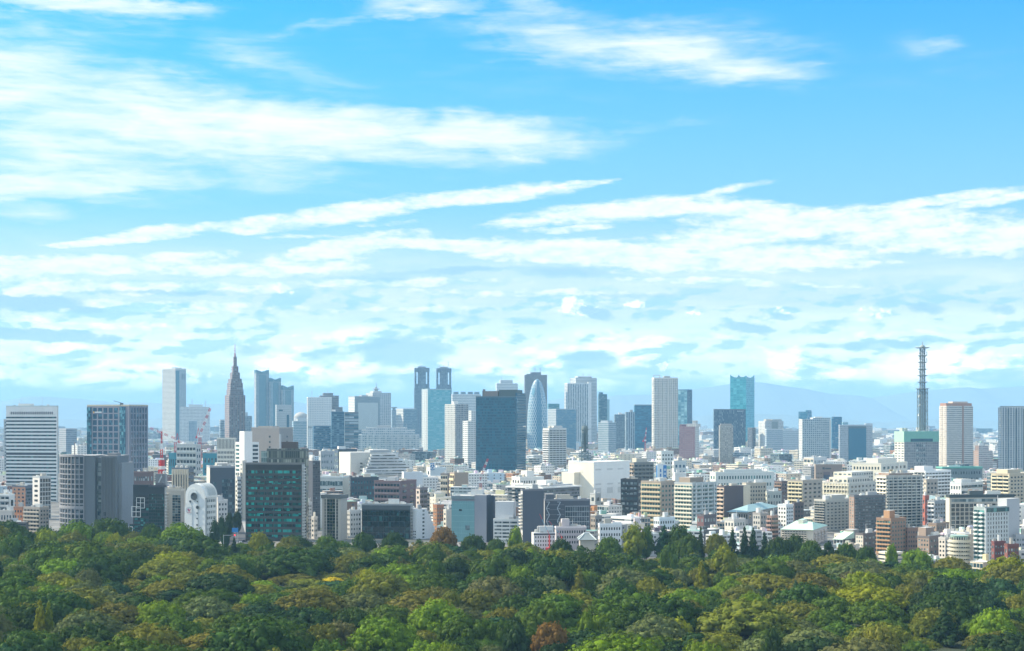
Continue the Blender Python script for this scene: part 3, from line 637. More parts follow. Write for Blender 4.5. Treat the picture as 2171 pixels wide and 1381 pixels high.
b = Bld('glass_tower', 'plain dark blue glass box tower immediately left of the tall white residential tower', 'skyscraper', 1344, 1346, 1383, 859.5, 3600, 80, fac((.02, .11, .19), (.008, .085, .15), (.04, .22, .32), bw=5, fh=4, fw=1.1, hh=.62, p=2), vb=932, short='the blue glass box tower'); b.parapet(plain((.2, .26, .3)), 1.5, 1)
def white_res():
    Y = 3000; st = fac((.56, .55, .50), (.10, .13, .15), bw=3.7, fh=3.3, fw=.62, hh=.52, p=3)
    b = Bld('apartment_tower', 'very tall white gridded residential tower with an open frame on its roof corner', 'apartment tower', 1382, 1387, 1437.5, 803, Y, 78, st, st, vb=950, short='the tall white residential tower')
    for i, v in enumerate((.0, .245)):
        p = b.at(.3, v + .012); m = MB(); m.box(p.x - .7, p.x + .7, p.y - .7, p.y + .7, b.h - .3, Zp(796.5, Y)); m.build('frame_post', plain((.5, .52, .5)), b.root)
    p, q = b.at(.3, .0), b.at(.3, .27); m = MB(); m.box(p.x - .5, q.x, p.y - .6, p.y + .6, Zp(796.5, Y), Zp(795.3, Y)); m.build('frame_beam', plain((.5, .52, .5)), b.root)
    b.hut(.3, .7, .45, .7, 5, plain((.35, .36, .35))); b.grid('R', 'pier', 6, 1, .1, 1, .7, plain((.62, .61, .56))); b.parapet(plain((.6, .6, .55)), 2, .8)
    b.grid('L', 'balcony', 1, 40, .7, .3, 1.2, plain((.62, .61, .56)))
white_res()
b = Bld('glass_tower', 'dark blue tower with pale glass stripes, behind the right of the white residential tower', 'skyscraper', 1437, 1457, 1467.5, 827, 4000, 30, fac((.08, .2, .26), (.03, .14, .2), (.3, .5, .55), bw=9, fh=5, fw=.75, hh=.9, p=1.5), fac((.04, .09, .14), (.02, .06, .1), bw=4, fh=4, fw=.6, hh=.5), vb=900); b.parapet(plain((.06, .14, .2)), 1.5, 1)
def brick_tower():
    Y = 2750
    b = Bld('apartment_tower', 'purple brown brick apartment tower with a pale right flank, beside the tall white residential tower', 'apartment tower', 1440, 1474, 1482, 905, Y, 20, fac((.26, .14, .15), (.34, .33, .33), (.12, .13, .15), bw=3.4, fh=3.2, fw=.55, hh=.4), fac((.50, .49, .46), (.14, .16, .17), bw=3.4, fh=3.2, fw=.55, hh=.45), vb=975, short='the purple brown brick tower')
    b.vol('upper_block', -.05, .62, .3, 1.2, b.h - .4, Zp(899, Y), b.R, b.R); b.vol('upper_block', .1, .3, .5, 1.1, b.h, Zp(892, Y), b.R, b.R); b.vol('side_wing', .96, 1.1, .5, 2.5, 0, Zp(900, Y), plain((.22, .12, .13)), plain((.22, .12, .13)))
brick_tower()
b = Bld('dark_slab', 'broad dark ribbed slab standing before the horned teal tower', 'skyscraper', 1512.5, 1514, 1581, 869.5, 3600, 84, fac((.045, .085, .13), (.03, .06, .095), bw=3, fh=4, fw=.5, hh=1.1), vb=946, short='the broad dark slab')
b.parapet(plain((.10, .12, .14)), 2, 1); b.grid('R', 'sign_letters', 6, 1, .6, .8, .3, plain((.5, .55, .6)), x=(.72, .93), z=(.965, .985))
def horned():
    Y = 4300; st = fac((.04, .30, .36), (.012, .23, .29), (.09, .42, .47), bw=9, fh=6, fw=.92, hh=.82, p=1.6, rough=.06, tilt=.03)
    b = Bld('horned_tower', 'tallest teal glass tower on the right, its roof corners rising like horns', 'skyscraper', 1548, 1582, 1599.5, 803, Y, 27, st, fac((.03, .27, .33), (.012, .2, .26), (.06, .34, .4), bw=9, fh=6, fw=.92, hh=.82, p=1.6, rough=.06), vb=890, short='the horned teal tower')
    m = MB(); h = b.h; top = Zp(793.5, Y); dip = Zp(800.5, Y)
    P = [b.at(0, 0), b.at(0, 1), b.at(1, 1), b.at(1, 0)]
    for i in range(4):
        p, q = P[i], P[(i + 1) % 4]; N = 8; arc = []
        for j in range(N + 1):
            t = j / N; pt = p + (q - p) * t
            hi = top if i != 9 else dip
            e = abs(2 * t - 1) ** 3.2
            c = (1.0 if (i == 3 and t > .5) or (i == 0 and t < .5) else 1.0)
            arc.append((pt.x, pt.y, dip + (hi - dip) * e * (.55 if ((i == 3 and t > .5) or (i == 0 and t < .5)) else 1)))
        m.face([(p.x, p.y, h - 1), (q.x, q.y, h - 1)] + arc[::-1])
    m.build('horned_crown', glass((.05, .25, .3), (.12, .42, .46), .5), b.root)
    b.grid('L', 'pale_fin', 7, 1, .1, .5, .6, plain((.2, .42, .45)), z=(.1, .7))
    b.hut(.3, .7, .3, .7, 5, plain((.1, .2, .22)))
horned()
b = Bld('office_tower', 'grey brown slim tower with scattered small windows, in front of the broad dark slab', 'office tower', 1524, 1526, 1554.5, 902, 2900, 82, fac((.30, .285, .25), (.6, .6, .56), (.09, .09, .08), bw=3.4, fh=3.8, fw=.45, hh=.4, p=1), vb=986, short='the slim grey brown tower'); b.mast(.5, .4, 5, .3); b.hut(.2, .8, .1, .9, 3, plain((.33, .31, .28)))
b = Bld('office_tower', 'narrow dark tower half hidden at the right foot of the broad dark slab', 'office tower', 1585, 1595, 1602, 908, 3500, 40, fac((.14, .15, .17), (.05, .07, .09), bw=4, fh=4, fw=.6, hh=.5), fac((.05, .05, .06), (.4, .42, .4), (.1, .1, .1), bw=4, fh=4, fw=.4, hh=.4), vb=940); b.parapet(plain((.2, .2, .2)), 1, 1)
def pair():
    Y = 3500
    b = Bld('apartment_tower', 'white and grey stepped apartment tower right of the horned teal tower', 'apartment tower', 1608, 1622, 1661, 893, Y, 55, fac((.64, .64, .6), (.15, .18, .2), bw=4, fh=3.3, fw=.6, hh=.4), fac((.42, .45, .45), (.12, .16, .18), bw=4, fh=3.3, fw=.5, hh=.45), vb=940)
    b.vol('upper_block', .2, .8, .45, .98, b.h - .4, Zp(889, Y)); b.grid('R', 'dark_panel', 1, 1, 1, 1, .3, plain((.2, .24, .24)), x=(.36, .7), z=(.5, .99)); b.clutter(3, 4)
pair()
b = Bld('office_block', 'long low blue grey banded block between the stepped white tower and the broad gridded tower', 'office building', 1622, 1625, 1660, 911, 3200, 75, fac((.34, .40, .44), (.18, .26, .31), bw=6, fh=4, fw=1.1, hh=.35), vb=950); b.parapet(plain((.45, .5, .52)), 1.5, 1)
b = Bld('office_block', 'long pale horizontally lined block at the left foot of the broad gridded tower', 'office building', 1655, 1657, 1696, 913, 3300, 80, fac((.42, .48, .51), (.26, .34, .38), bw=6, fh=4, fw=1.1, hh=.35), vb=955); b.hut(.2, .8, .1, .6, 4, plain((.42, .48, .5)))
b = Bld('glass_tower', 'blue glass tower rising behind the broad gridded tower, left of centre', 'skyscraper', 1693, 1712, 1721, 873, 3900, 30, fac((.03, .18, .28), (.015, .12, .21), bw=5, fh=4, fw=1.1, hh=.6), vb=890); b.vol('upper_block', .0, .25, .1, .9, b.h - .4, Zp(870, 3900))
b = Bld('apartment_tower', 'broad grey blue tower with a dense white grid of balconies and a notched top corner', 'apartment tower', 1693.5, 1701, 1762, 889, 3000, 72, fac((.6, .6, .56), (.14, .19, .22), bw=4, fh=3.3, fw=.6, hh=.5), fac((.40, .45, .46), (.07, .12, .16), bw=4.4, fh=3.6, fw=.7, hh=.55), vb=977, short='the broad gridded apartment tower')
b.vol('upper_block', .1, .9, .38, .99, b.h - .5, Zp(886, 3000)); b.grid('R', 'pier', 1, 1, 1, 1, 1, fac((.55, .57, .54), (.12, .14, .15), bw=3, fh=3.3, fw=.6, hh=.4), x=(.94, 1)); b.clutter(3, 6)
b = Bld('glass_tower', 'plain blue tower behind the right edge of the broad gridded tower', 'skyscraper', 1762, 1764, 1785, 884, 3800, 80, fac((.025, .15, .25), (.015, .11, .2), bw=4, fh=4, fw=1.1, hh=.6), vb=928); b.mast(.3, .3, 8, .3); b.mast(.3, .8, 8, .3)
b = Bld('office_block', 'pale blue low block glimpsed right of the plain blue tower', 'office building', 1785, 1787, 1798, 896, 3900, 80, fac((.25, .42, .48), (.15, .3, .36), bw=4, fh=4, fw=1.1, hh=.5), vb=915); b.parapet(plain((.3, .45, .5)), 1, 1)
def textured():
    Y = 2850; tx = fac((.36, .40, .43), (.09, .12, .15), (.3, .33, .36), bw=2.6, fh=3.4, fw=.5, hh=.5, p=1)
    b = Bld('glass_fronted_tower', 'wide tower with a cloudy glass centre between two speckled pale ends', 'skyscraper', 1778, 1780, 1850, 902, Y, 84, tx, tx, vb=978, short='the speckled ended glass tower')
    b.grid('R', 'glass_front', 1, 1, 1, 1, 1.0, fac((.03, .14, .22), (.01, .09, .16), (.15, .36, .46), bw=.12, fh=.05, fw=.9, hh=.85), x=(.27, .80), z=(0, .93))
    b.grid('R', 'dark_cap', 1, 1, 1, 1, 1.1, plain((.10, .14, .16)), x=(.27, .80), z=(.93, .975)); b.vol('upper_block', .1, .6, .78, 1.0, b.h - .4, Zp(898, Y), plain((.6, .64, .64)), plain((.5, .55, .57))); b.parapet(plain((.42, .46, .5)), 1, 1)
textured()
def ministry():
    Y = 2300; g = fac((.24, .25, .26), (.05, .06, .07), (.3, .33, .34), bw=3.4, fh=3.9, fw=.4, hh=.62); wl = fac((.66, .63, .54), (.12, .13, .13), bw=8, fh=3.9, fw=.7, hh=.5)
    b = Bld('ministry_tower', 'square grey office tower with a green roof band, carrying the tall lattice mast', 'office tower', 1896.5, 1917, 1990, 915, Y, 68, wl, g, roof=(.2, .42, .34), vb=999, short='the green banded mast tower')
    gr = plain((.16, .38, .31))
    b.grid('R', 'green_band', 1, 1, 1.01, 1, .5, gr, z=(.785, 1.0)); b.grid('L', 'green_band', 1, 1, 1.0, 1, .5, plain((.36, .52, .42)), z=(.785, 1))  # left wall and band paler than the right: sunlight put into the colours
    b.grid('R', 'window_band', 1, 1, 1, 1, .7, glass((.01, .06, .09), (.02, .09, .12)), x=(.18, .82), z=(.79, .85)); b.grid('R', 'glass_panel', 3, 7, .8, .5, .3, glass((.04, .07, .09), (.4, .45, .45), .5), x=(.34, .62), z=(.05, .76))
    for v in (.03, .12): b.hut(.3, .6, v, v + .06, 5, plain((.4, .44, .4)))
    b.clutter(5, 8, False); b.mast(.1, .68, 9, .3)
    # lattice mast
    cx, cy = X(1955.7, Y + 35), Y + 35; k = (Y + 35) / F
    root = empty('lattice_mast', (cx, cy, 0), 'tall steel lattice mast crowded with dishes and ringed platforms, on the green banded tower', 'mast')
    z = lambda py: Zp(py, Y + 35)
    st = plain((.14, .18, .18), .5); lt = plain((.24, .28, .27), .5)
    def lattice(name, hw, z0, z1, nb, r):
        m = MB(); c = [(-hw, -hw), (hw, -hw), (hw, hw), (-hw, hw)]
        for x, y in c: m.tube((x, y, z0), (x, y, z1), r, 5)
        for j in range(nb):
            a, b2 = z0 + (z1 - z0) * j / nb, z0 + (z1 - z0) * (j + 1) / nb
            for i in range(4):
                p, q = c[i], c[(i + 1) % 4]
                m.tube((*p, a), (*q, b2), r * .6, 4); m.tube((*q, a), (*p, b2), r * .6, 4); m.tube((*p, b2), (*q, b2), r * .6, 4)
        return m.build(name, st, root)
    lattice('lower_shaft', 9.3 * k * .95, z(916), z(825), 10, .45); lattice('upper_shaft', 4.4 * k, z(914), z(738), 22, .5)
    m = MB(); m.lathe([(1.1 * k, z(912)), (1.1 * k, z(742))], 8); m.build('core_tube', plain((.2, .23, .23)), root)
    for py, rr in ((825, 14), (811, 10.5), (797, 10.5), (783.5, 10.5), (769, 10), (755, 10), (738, 15)):
        m = MB(); m.lathe([(.2, z(py) - .6), (rr * k * .75, z(py) - .6), (rr * k, z(py) + .3), (rr * k, z(py) + .7), (.2, z(py) + .9)], 16)
        for i in range(16):
            a = i * math.pi / 8; m.tube((rr * k * math.cos(a), rr * k * math.sin(a), z(py)), (rr * k * math.cos(a), rr * k * math.sin(a), z(py) + 1.6), .12, 4)
        m.build('platform', lt, root)
    r = random.Random(3); white = plain((.45, .5, .5), .5)
    for py, sx in ((748, 1), (749, -1), (752, 1), (762, 1), (760, -1), (764, -.6), (766, 1), (776, -1), (790, -1), (789, .4), (803, .3), (833, .9), (840, -.9), (851, 1), (860, -.8), (872, .9), (880, -1), (893, .8)):
        m = MB(); rr = r.uniform(1.5, 2.6); m.lathe([(.2, 0), (rr, .9), (rr, 1.4), (.3, 1.0)], 12)
        o = m.build('dish_antenna', white, root, (sx * 7.2 * k, -3.2 * k, z(py))); o.rotation_euler = (R_(80), 0, R_(70 if sx > 0 else -70))
    m = MB(); m.lathe([(6 * k, z(737)), (5.2 * k, z(734)), (3 * k, z(732)), (.8 * k, z(731)), (.5 * k, z(725)), (.05, z(724.5))], 14); m.build('top_dome', lt, root)
    SEEN.append((1948, 1964, Y + 30, 916, 738, None))
ministry()
def right_towers():
    Y = 2500
    b = Bld('apartment_tower', 'tall cream and grey banded tower with a brown stepped crown, right of the mast', 'apartment tower', 1991.5, 2007.5, 2063, 861, Y, 66, fac((.60, .50, .42), (.66, .62, .52), (.4, .36, .3), bw=4, fh=3.2, fw=.9, hh=.45, p=3), fac((.50, .50, .47), (.17, .19, .20), (.3, .3, .3), bw=4, fh=3.2, fw=.9, hh=.48, p=3), vb=984, short='the brown crowned residential tower')
    br = fac((.36, .19, .13), (.4, .3, .25), bw=3, fh=3.2, fw=.5, hh=.3)
    b.vol('crown_block', .1, .9, .0, .98, b.h - .4, Zp(855, Y), br, br); b.vol('crown_block', .2, .8, .28, .85, Zp(856, Y), Zp(851.5, Y), plain((.52, .40, .33)), plain((.52, .40, .33)))
    b.grid('R', 'brown_strip', 1, 1, 1, 1, .5, plain((.30, .2, .16)), x=(.58, .64)); b.grid('L', 'balcony', 2, 36, .8, .35, 1.3, plain((.66, .62, .55)))
    Y = 2300; 
    b = Bld('apartment_tower', 'tall blue grey tower with white vertical piers, cut by the right edge of the picture', 'apartment tower', 2116, 2121, 2182, 864, Y, 76, fac((.5, .52, .5), (.1, .14, .17), bw=4, fh=3.3, fw=.6, hh=.5), fac((.34, .39, .42), (.04, .075, .10), (.2, .26, .3), bw=3.2, fh=3.3, fw=.74, hh=.56), vb=1000, short='the white ribbed edge tower')
    b.grid('R', 'pier', 11, 1, .18, 1, .9, plain((.55, .57, .56))); b.grid('R', 'dark_strip', 3, 1, .2, .96, .5, plain((.03, .07, .10)), x=(.1, .95)); b.vol('crown_block', .2, .9, .05, .97, b.h - .4, Zp(861, Y), plain((.3, .34, .35)), plain((.3, .34, .35)))
    b = Bld('apartment_block', 'brown and grey stepped apartment block right of the brown crowned tower', 'apartment block', 2064, 2075, 2105, 956, 2450, 60, fac((.34, .22, .17), (.4, .36, .32), bw=4, fh=3.3, fw=.6, hh=.4), fac((.42, .40, .40), (.15, .14, .15), bw=4, fh=3.3, fw=.8, hh=.42), vb=1000)
    b.vol('upper_block', .1, .9, .05, .75, b.h - .4, Zp(945, 2450), fac((.24, .16, .13), (.2, .2, .2), bw=4, fh=3.3, fw=.6, hh=.4)); b.clutter(3, 4, True, Zp(945, 2450))
right_towers()
# ================================================================ middle distance and the buildings behind the park
GLS = glass(); GTEAL = glass((.02, .07, .08), (.12, .32, .30), .18); GDK = glass((.012, .02, .025), (.12, .15, .15), .15)
GPALE = glass((.05, .09, .10), (.4, .46, .46), .5)
WHT, CRM, BEI, GR1, GR2, DRK, BRN, ORG, TAN = (.70, .70, .67), (.66, .60, .48), (.48, .41, .31), (.42, .43, .43), (.27, .29, .31), (.06, .07, .085), (.20, .13, .10), (.42, .20, .09), (.33, .26, .20)
def P(c): return plain(c)
def apt(b, face, cols, rows, mat, win=GLS, d=1.3, x=(.02, .98), z=(.05, .97), eh=.36, wh=.5):
    b.grid(face, 'window', cols, rows, .8, wh, .08, win, x, z, .58)
    b.grid(face, 'balcony', cols, rows, .94, eh, d, mat, x, z, .2)
def wins(b, face, cols, rows, ew=.55, eh=.5, win=GLS, x=(.04, .96), z=(.05, .96), d=.06, skip=None):
    b.grid(face, 'window', cols, rows, ew, eh, d, win, x, z, .5, skip=skip)
def ribs(b, face, rows, win=GLS, eh=.5, x=(.02, .98), z=(.04, .96), d=.08):
    b.grid(face, 'window_band', 1, rows, 1, eh, d, win, x, z)
# ---- left quarter
def white_banded():
    Y = 1700
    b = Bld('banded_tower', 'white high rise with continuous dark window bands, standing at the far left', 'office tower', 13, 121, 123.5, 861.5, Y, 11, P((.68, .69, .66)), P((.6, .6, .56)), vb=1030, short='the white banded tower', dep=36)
    ribs(b, 'L', 24, GDK, .44, (.0, .985), (0, .90)); b.grid('L', 'glass_panel', 9, 24, .5, .3, .14, GTEAL, (.03, .97), (0, .90))
    b.grid('L', 'dark_belt', 1, 1, 1, 1, .2, P((.05, .06, .07)), (0, .985), (.49, .515))
    b.grid('L', 'loggia', 1, 1, 1, 1, .2, P((.07, .08, .09)), (.08, .92), (.915, .942)); b.grid('L', 'white_post', 26, 1, .3, 1, .5, P((.7, .7, .68)), (.04, .98), (.91, .945))
    b.parapet(P((.52, .60, .58)), .6, 2); b.clutter(6, 2); b.mast(.7, .4, 12, .15); b.mast(.3, .4, 12, .15)
white_banded()
def grid_tower():
    Y = 1700; wl = P((.21, .21, .245)); gd = glass((.008, .04, .075), (.06, .18, .24), .3)
    b = Bld('gridded_tower', 'dark blue grey tower with large square windows in a pale grid', 'office tower', 184.5, 274, 314, 860.5, Y, 24, wl, P((.17, .19, .24)), vb=1021, short='the dark gridded tower')
    b.grid('L', 'window', 5, 15, .74, .8, .06, gd, (.125, .75), (.02, .985)); b.grid('L', 'glass_strip', 1, 15, 1, .96, .3, glass((.008, .05, .085), (.10, .3, .38), .3), (.0, .11), (.02, .985))
    b.grid('L', 'glass_strip', 3, 15, .94, .97, .5, glass((.01, .07, .11), (.2, .45, .52), .35), (.775, .915), (.02, .99))
    b.grid('R', 'window_slit', 6, 15, .55, .8, .06, glass((.008, .03, .06), (.1, .2, .26), .2), (.06, .96), (.02, .985)); b.grid('R', 'pier', 7, 1, .2, 1, .5, P((.2, .22, .27)), (.0, 1.0))
    b.parapet(P((.45, .42, .33)), 1.2, .6)
    # illegible small lettering with its round emblem, high on the wall
    b.grid('L', 'sign_emblem', 1, 1, 1, 1, .5, P((.75, .45, .10)), (.155, .175), (.925, .940)); b.grid('L', 'sign_letters', 13, 1, .62, 1, .5, P((.7, .74, .76)), (.185, .36), (.928, .938))
    p = b.at(.2, .05); m = MB(); h = b.h; m.box(p.x - 1.5, p.x + 1.5, p.y - 1.5, p.y + 1.5, h, h + 3.2); m.tube((p.x, p.y, h + 3), (p.x - 9, p.y, h + 5.4), .35, 5); m.build('roof_gondola', P((.12, .14, .16)), b.root)
grid_tower()
def round_tower():
    Y = 1190; k = Y / F
    x0 = X(178, Y); h = Zp(966, Y); root = empty('round_tower', (x0, Y, 0), 'tall grey tower whose rounded left front is wrapped in a concrete grid', 'office tower')
    x = lambda px: X(px, Y) - x0
    conc = P((.23, .235, .25)); pal = P((.40, .42, .44))
    # rounded part: quarter drum from the left side round to the flat wall
    cxp, cyp, rx, ry = x(178), 36.0, x(178) - x(104.5), 36.0; N = 18
    arc = [(cxp - rx * math.cos(a), cyp - ry * math.sin(a)) for a in [i * (math.pi / 2) / N for i in range(N + 1)]]
    foot = arc + [(cxp, cyp)]
    m = MB(); m.prism(foot, 0, h, [P((.07, .085, .10)), P((.3, .3, .3))], 0, 1); m.build('drum_core', [glass((.02, .035, .045), (.16, .2, .22), .35), P((.3, .3, .3))], root)
    nfl = 14; zs = [h * .045 + (h * .845) * i / nfl for i in range(nfl + 1)]
    def ringslab(z0, z1, out, nm, mt):
        m = MB(); o = []
        for i in range(N + 1):
            a = i * (math.pi / 2) / N; o.append((cxp - (rx + out) * math.cos(a), cyp - (ry + out) * math.sin(a)))
        for i in range(N):
            p, q, p2, q2 = o[i], o[i + 1], arc[i], arc[i + 1]
            m.face([(*p, z0), (*q, z0), (*q, z1), (*p, z1)]); m.face([(*p, z1), (*q, z1), (*q2, z1), (*p2, z1)]); m.face([(*p2, z0), (*q2, z0), (*q, z0), (*p, z0)])
        m.build(nm, mt, root)
    for z in zs[1:]: ringslab(z - .45, z + .45, .7, 'floor_slab', conc)
    ringslab(h * .35, h * .35 + 2, .9, 'floor_slab', conc); ringslab(h - 1.2, h + .4, .9, 'floor_slab', conc)
    for i in range(0, 2 * N + 1):
        a = i * (math.pi / 2) / (2 * N)
        if i % 3: continue
        px, py = cxp - (rx + .35) * math.cos(a), cyp - (ry + .35) * math.sin(a); m = MB(); m.tube((px, py, 0), (px, py, h), .5, 5); m.build('column', conc, root)
    for (a, b2, top, yd, mt, nm) in ((178, 201, 966, 0.2, P((.115, .135, .15)), 'plain_wall'), (201, 213, 970, 6, P((.15, .175, .19)), 'recess'), (213, 246, 967, 2, P((.125, .145, .16)), 'plain_wall'), (240, 252.5, 983, 8, P((.21, .235, .255)), 'plain_wall')):
        m = MB(); m.prism([(x(a), yd), (x(b2), yd), (x(b2), yd + 38), (x(a), yd + 38)], 0, Zp(top, Y), [mt, P((.35, .35, .35))], 0, 1); m.build(nm, [mt, P((.35, .35, .35))], root)
    for i in range(9):
        px = 214.5 + i * 3.2; m = MB(); m.box(x(px), x(px + .7), 1.2, 2.1, 0, Zp(969, Y)); m.build('rib', P((.19, .2, .205)), root)
    for i in range(14):
        z = h * (.12 + .8 * i / 14); m = MB(); m.box(x(202.5), x(212), 5.6, 6.1, z, z + h * .045); m.build('window', GPALE, root)
    for px in (206, 219):
        for z in (.12, .19, .26): m = MB(); m.box(x(px), x(px + 4), 1.5, 2.2, h * z, h * z + 3); m.build('window', GLS, root)
    m = MB(); m.prism([(x(198), -3), (x(230), -3), (x(230), 6), (x(198), 6)], 0, Zp(1107, Y), [P((.21, .22, .235))], 0, 0); m.build('podium', P((.21, .22, .235)), root)
    m = MB(); m.box(x(222), x(241), 8, 22, h - 1, h + 1.6); m.build('roof_unit', P((.2, .2, .2)), root)
    m = MB(); m.tube((x(138), 26, h), (x(138), 26, h + 9.5), .5, 6); m.build('chimney', P((.3, .26, .24)), root)
    SEEN.append((104, 253, Y, 1132, 966, None)); MARKS.append((178, 1132, 'the rounded grey tower', 104, 253))
round_tower()
b = Bld('office_block', 'low dark grey brown block with long window bands at the left edge behind the trees', 'office building', -12, 56, 60, 1107, 1185, 14, P((.10, .09, .085)), P((.07, .07, .07)), vb=1146, short='the low dark corner block', dep=30); ribs(b, 'L', 4, GDK, .35); b.clutter(3, 1)
b = Bld('office_tower', 'grey blue shaded tower seen between the white banded tower and the dark gridded tower', 'office tower', 125, 140, 163, 910, 3000, 45, fac((.34, .36, .38), (.2, .22, .24), bw=6, fh=4, fw=1.1, hh=.3), fac((.24, .28, .33), (.13, .17, .21), bw=5, fh=4, fw=1.1, hh=.4), vb=958); b.parapet(P((.36, .38, .4)), 1, 1)
b = Bld('office_block', 'sliver of a grey tower showing left of the white banded tower', 'office tower', 8, 8, 16, 891, 1900, 84, fac((.4, .43, .43), (.12, .15, .17), bw=3, fh=4, fw=.5, hh=.5), vb=1000, dep=14); b.parapet(P((.4, .4, .4)), 1, 1)
b = Bld('office_block', 'low white block with rows of small windows, left of the dark gridded tower', 'office building', 152, 164, 184, 945, 2600, 50, fac((.62, .62, .58), (.2, .22, .22), bw=5, fh=4, fw=.5, hh=.4), vb=1000); b.clutter(3, 1)
def small(name, label, cat, a, c, bb, top, Y, th, wl, wr, lc=4, lr=6, rc=4, rr=6, lk='w', rk='w', win=GLS, roof=ROOF, short=None, vb=None, cl=4, dep=None, par=True):
    b = Bld(name, label, cat, a, c, bb, top, Y, th, P(wl), P(wr), roof=roof, short=short, vb=vb, dep=dep)
    for f, cc, rw, k, wm in (('L', lc, lr, lk, wl), ('R', rc, rr, rk, wr)):
        if k == 'w': wins(b, f, cc, rw, .5, .45, win)
        elif k == 'r': ribs(b, f, rw, win, .5)
        elif k == 'a': apt(b, f, cc, rw, P(tuple(min(.75, q * 1.15) for q in wm)), win)
        elif k == 'f': b.grid(f, 'window', cc, rw, .82, .8, .05, win, (.02, .98), (.02, .97))
    if par: b.parapet(P(tuple(min(.8, q * 1.1) for q in wr)), .9, .4)
    b.clutter(cl, 3)
    return b
small('apartment_block', 'orange brown block with a dark right side, left of the rounded grey tower', 'apartment block', 26, 54, 71, 1032, 1450, 25, (.34, .18, .11), (.10, .12, .15), 3, 7, 3, 8, 'w', 'r', short='the orange brown block')
small('office_block', 'white tower block with a glassy right side beside the rounded grey tower', 'office building', 69, 84, 108, 1012, 1400, 40, (.70, .66, .60), (.40, .42, .42), 1, 8, 4, 9, 'w', 'f', win=GDK, short='the small glassy white block')
small('office_block', 'white walled grey block with deep balconies at the left edge', 'apartment block', -8, 20, 31, 1050, 1330, 20, (.44, .45, .44), (.66, .66, .62), 3, 5, 1, 2, 'a', 'w', win=GDK)
small('apartment_block', 'orange block with a tall orange sign slab, left of the beige gridded apartments', 'apartment block', 29, 48, 54, 1077, 1260, 20, (.50, .20, .09), (.3, .16, .1), 3, 4, 1, 4, 'w', 'w', cl=1)
small('apartment_block', 'beige apartment block with square windows in front of the rounded grey tower', 'apartment block', 50, 84, 104, 1078, 1230, 26, (.48, .42, .34), (.34, .30, .26), 5, 6, 3, 6, 'a', 'w', win=GDK)
small('house_block', 'low pale pinkish block above the dark low block at the left edge', 'office building', -6, 26, 31, 1085, 1225, 14, (.55, .49, .44), (.5, .45, .4), 5, 2, 1, 2, 'w', 'w', cl=2)
small('office_block', 'small dark brown block with white window rows, right of the dark gridded tower base', 'office building', 283, 318, 326, 1002, 1500, 14, (.13, .085, .08), (.16, .1, .09), 7, 4, 1, 4, 'w', 'w', win=GPALE, dep=16, short='the small dark brown block')
small('office_block', 'plain white low block between the rounded grey tower and the dark stepped glass block', 'office building', 252, 277, 283, 1022, 1420, 14, (.70, .70, .68), (.6, .6, .58), 5, 2, 1, 2, 'w', 'w')
small('office_block', 'white grey block with balconies right of the rounded grey tower', 'apartment block', 250, 266, 272, 1058, 1260, 16, (.52, .54, .55), (.6, .6, .58), 2, 6, 1, 6, 'a', 'w')
def stepped_glass():
    Y = 1170; gd = P((.022, .03, .035))
    b = Bld('glass_block', 'dark green black glass block with a lower stepped left wing and white steel frames', 'office building', 315, 349, 352.5, 1032, Y, 10, gd, P((.3, .31, .3)), roof=(.12, .12, .12), vb=1146, short='the dark stepped glass block', dep=26)
    b.grid('L', 'window', 7, 14, .9, .8, .05, glass((.012, .03, .03), (.06, .22, .22), .12), (.02, .97), (.02, .86)); b.grid('R', 'balcony', 1, 14, .8, .3, 1, P((.5, .5, .48)), (.1, .9), (.02, .9))
    b.vol('rear_wing', .95, 2.0, .3, 1, 0, Zp(1028, Y), gd, gd); b.grid('L', 'window_band', 1, 5, 1, .6, .05, GDK, (-.9, .0), (.45, .8), base=lambda f: b.at(1, .3))
    for (u0, u1, py) in ((.98, 1.5, 1070), (1.2, 1.9, 1095), (1.4, 2.2, 1112)):
        b.vol('stepped_wing', u0, u1, 0, .5, 0, Zp(py, Y), gd, gd); b.grid('L', 'window_band', 1, 4, 1, .5, .05, glass((.012, .03, .03), (.06, .25, .24), .3), (1 - u1 + .02, 1 - u0 - .02), (.3, .95), h=Zp(py, Y))
    fr = P((.62, .64, .62))
    for u, t, zt in ((1.25, 1.75, 1056), (1.5, 2.05, 1075), (2.0, 2.5, 1118)):
        m = MB(); p, q = b.at(u, -.06), b.at(t, -.06); z1 = Zp(zt, Y); z0 = Zp(zt + 22, Y)
        for w_ in (p, (p + q) / 2, q): m.tube((w_.x, w_.y, z0), (w_.x, w_.y, z1), .25, 4)
        for zz in (z0, z1, (z0 + z1) / 2): m.tube((p.x, p.y, zz), (q.x, q.y, zz), .25, 4)
        m.build('steel_frame', fr, b.root)
    b.hut(.1, .6, .2, .7, 3, P((.1, .1, .11))); b.parapet(P((.05, .05, .06)), 1, .5)
stepped_glass()
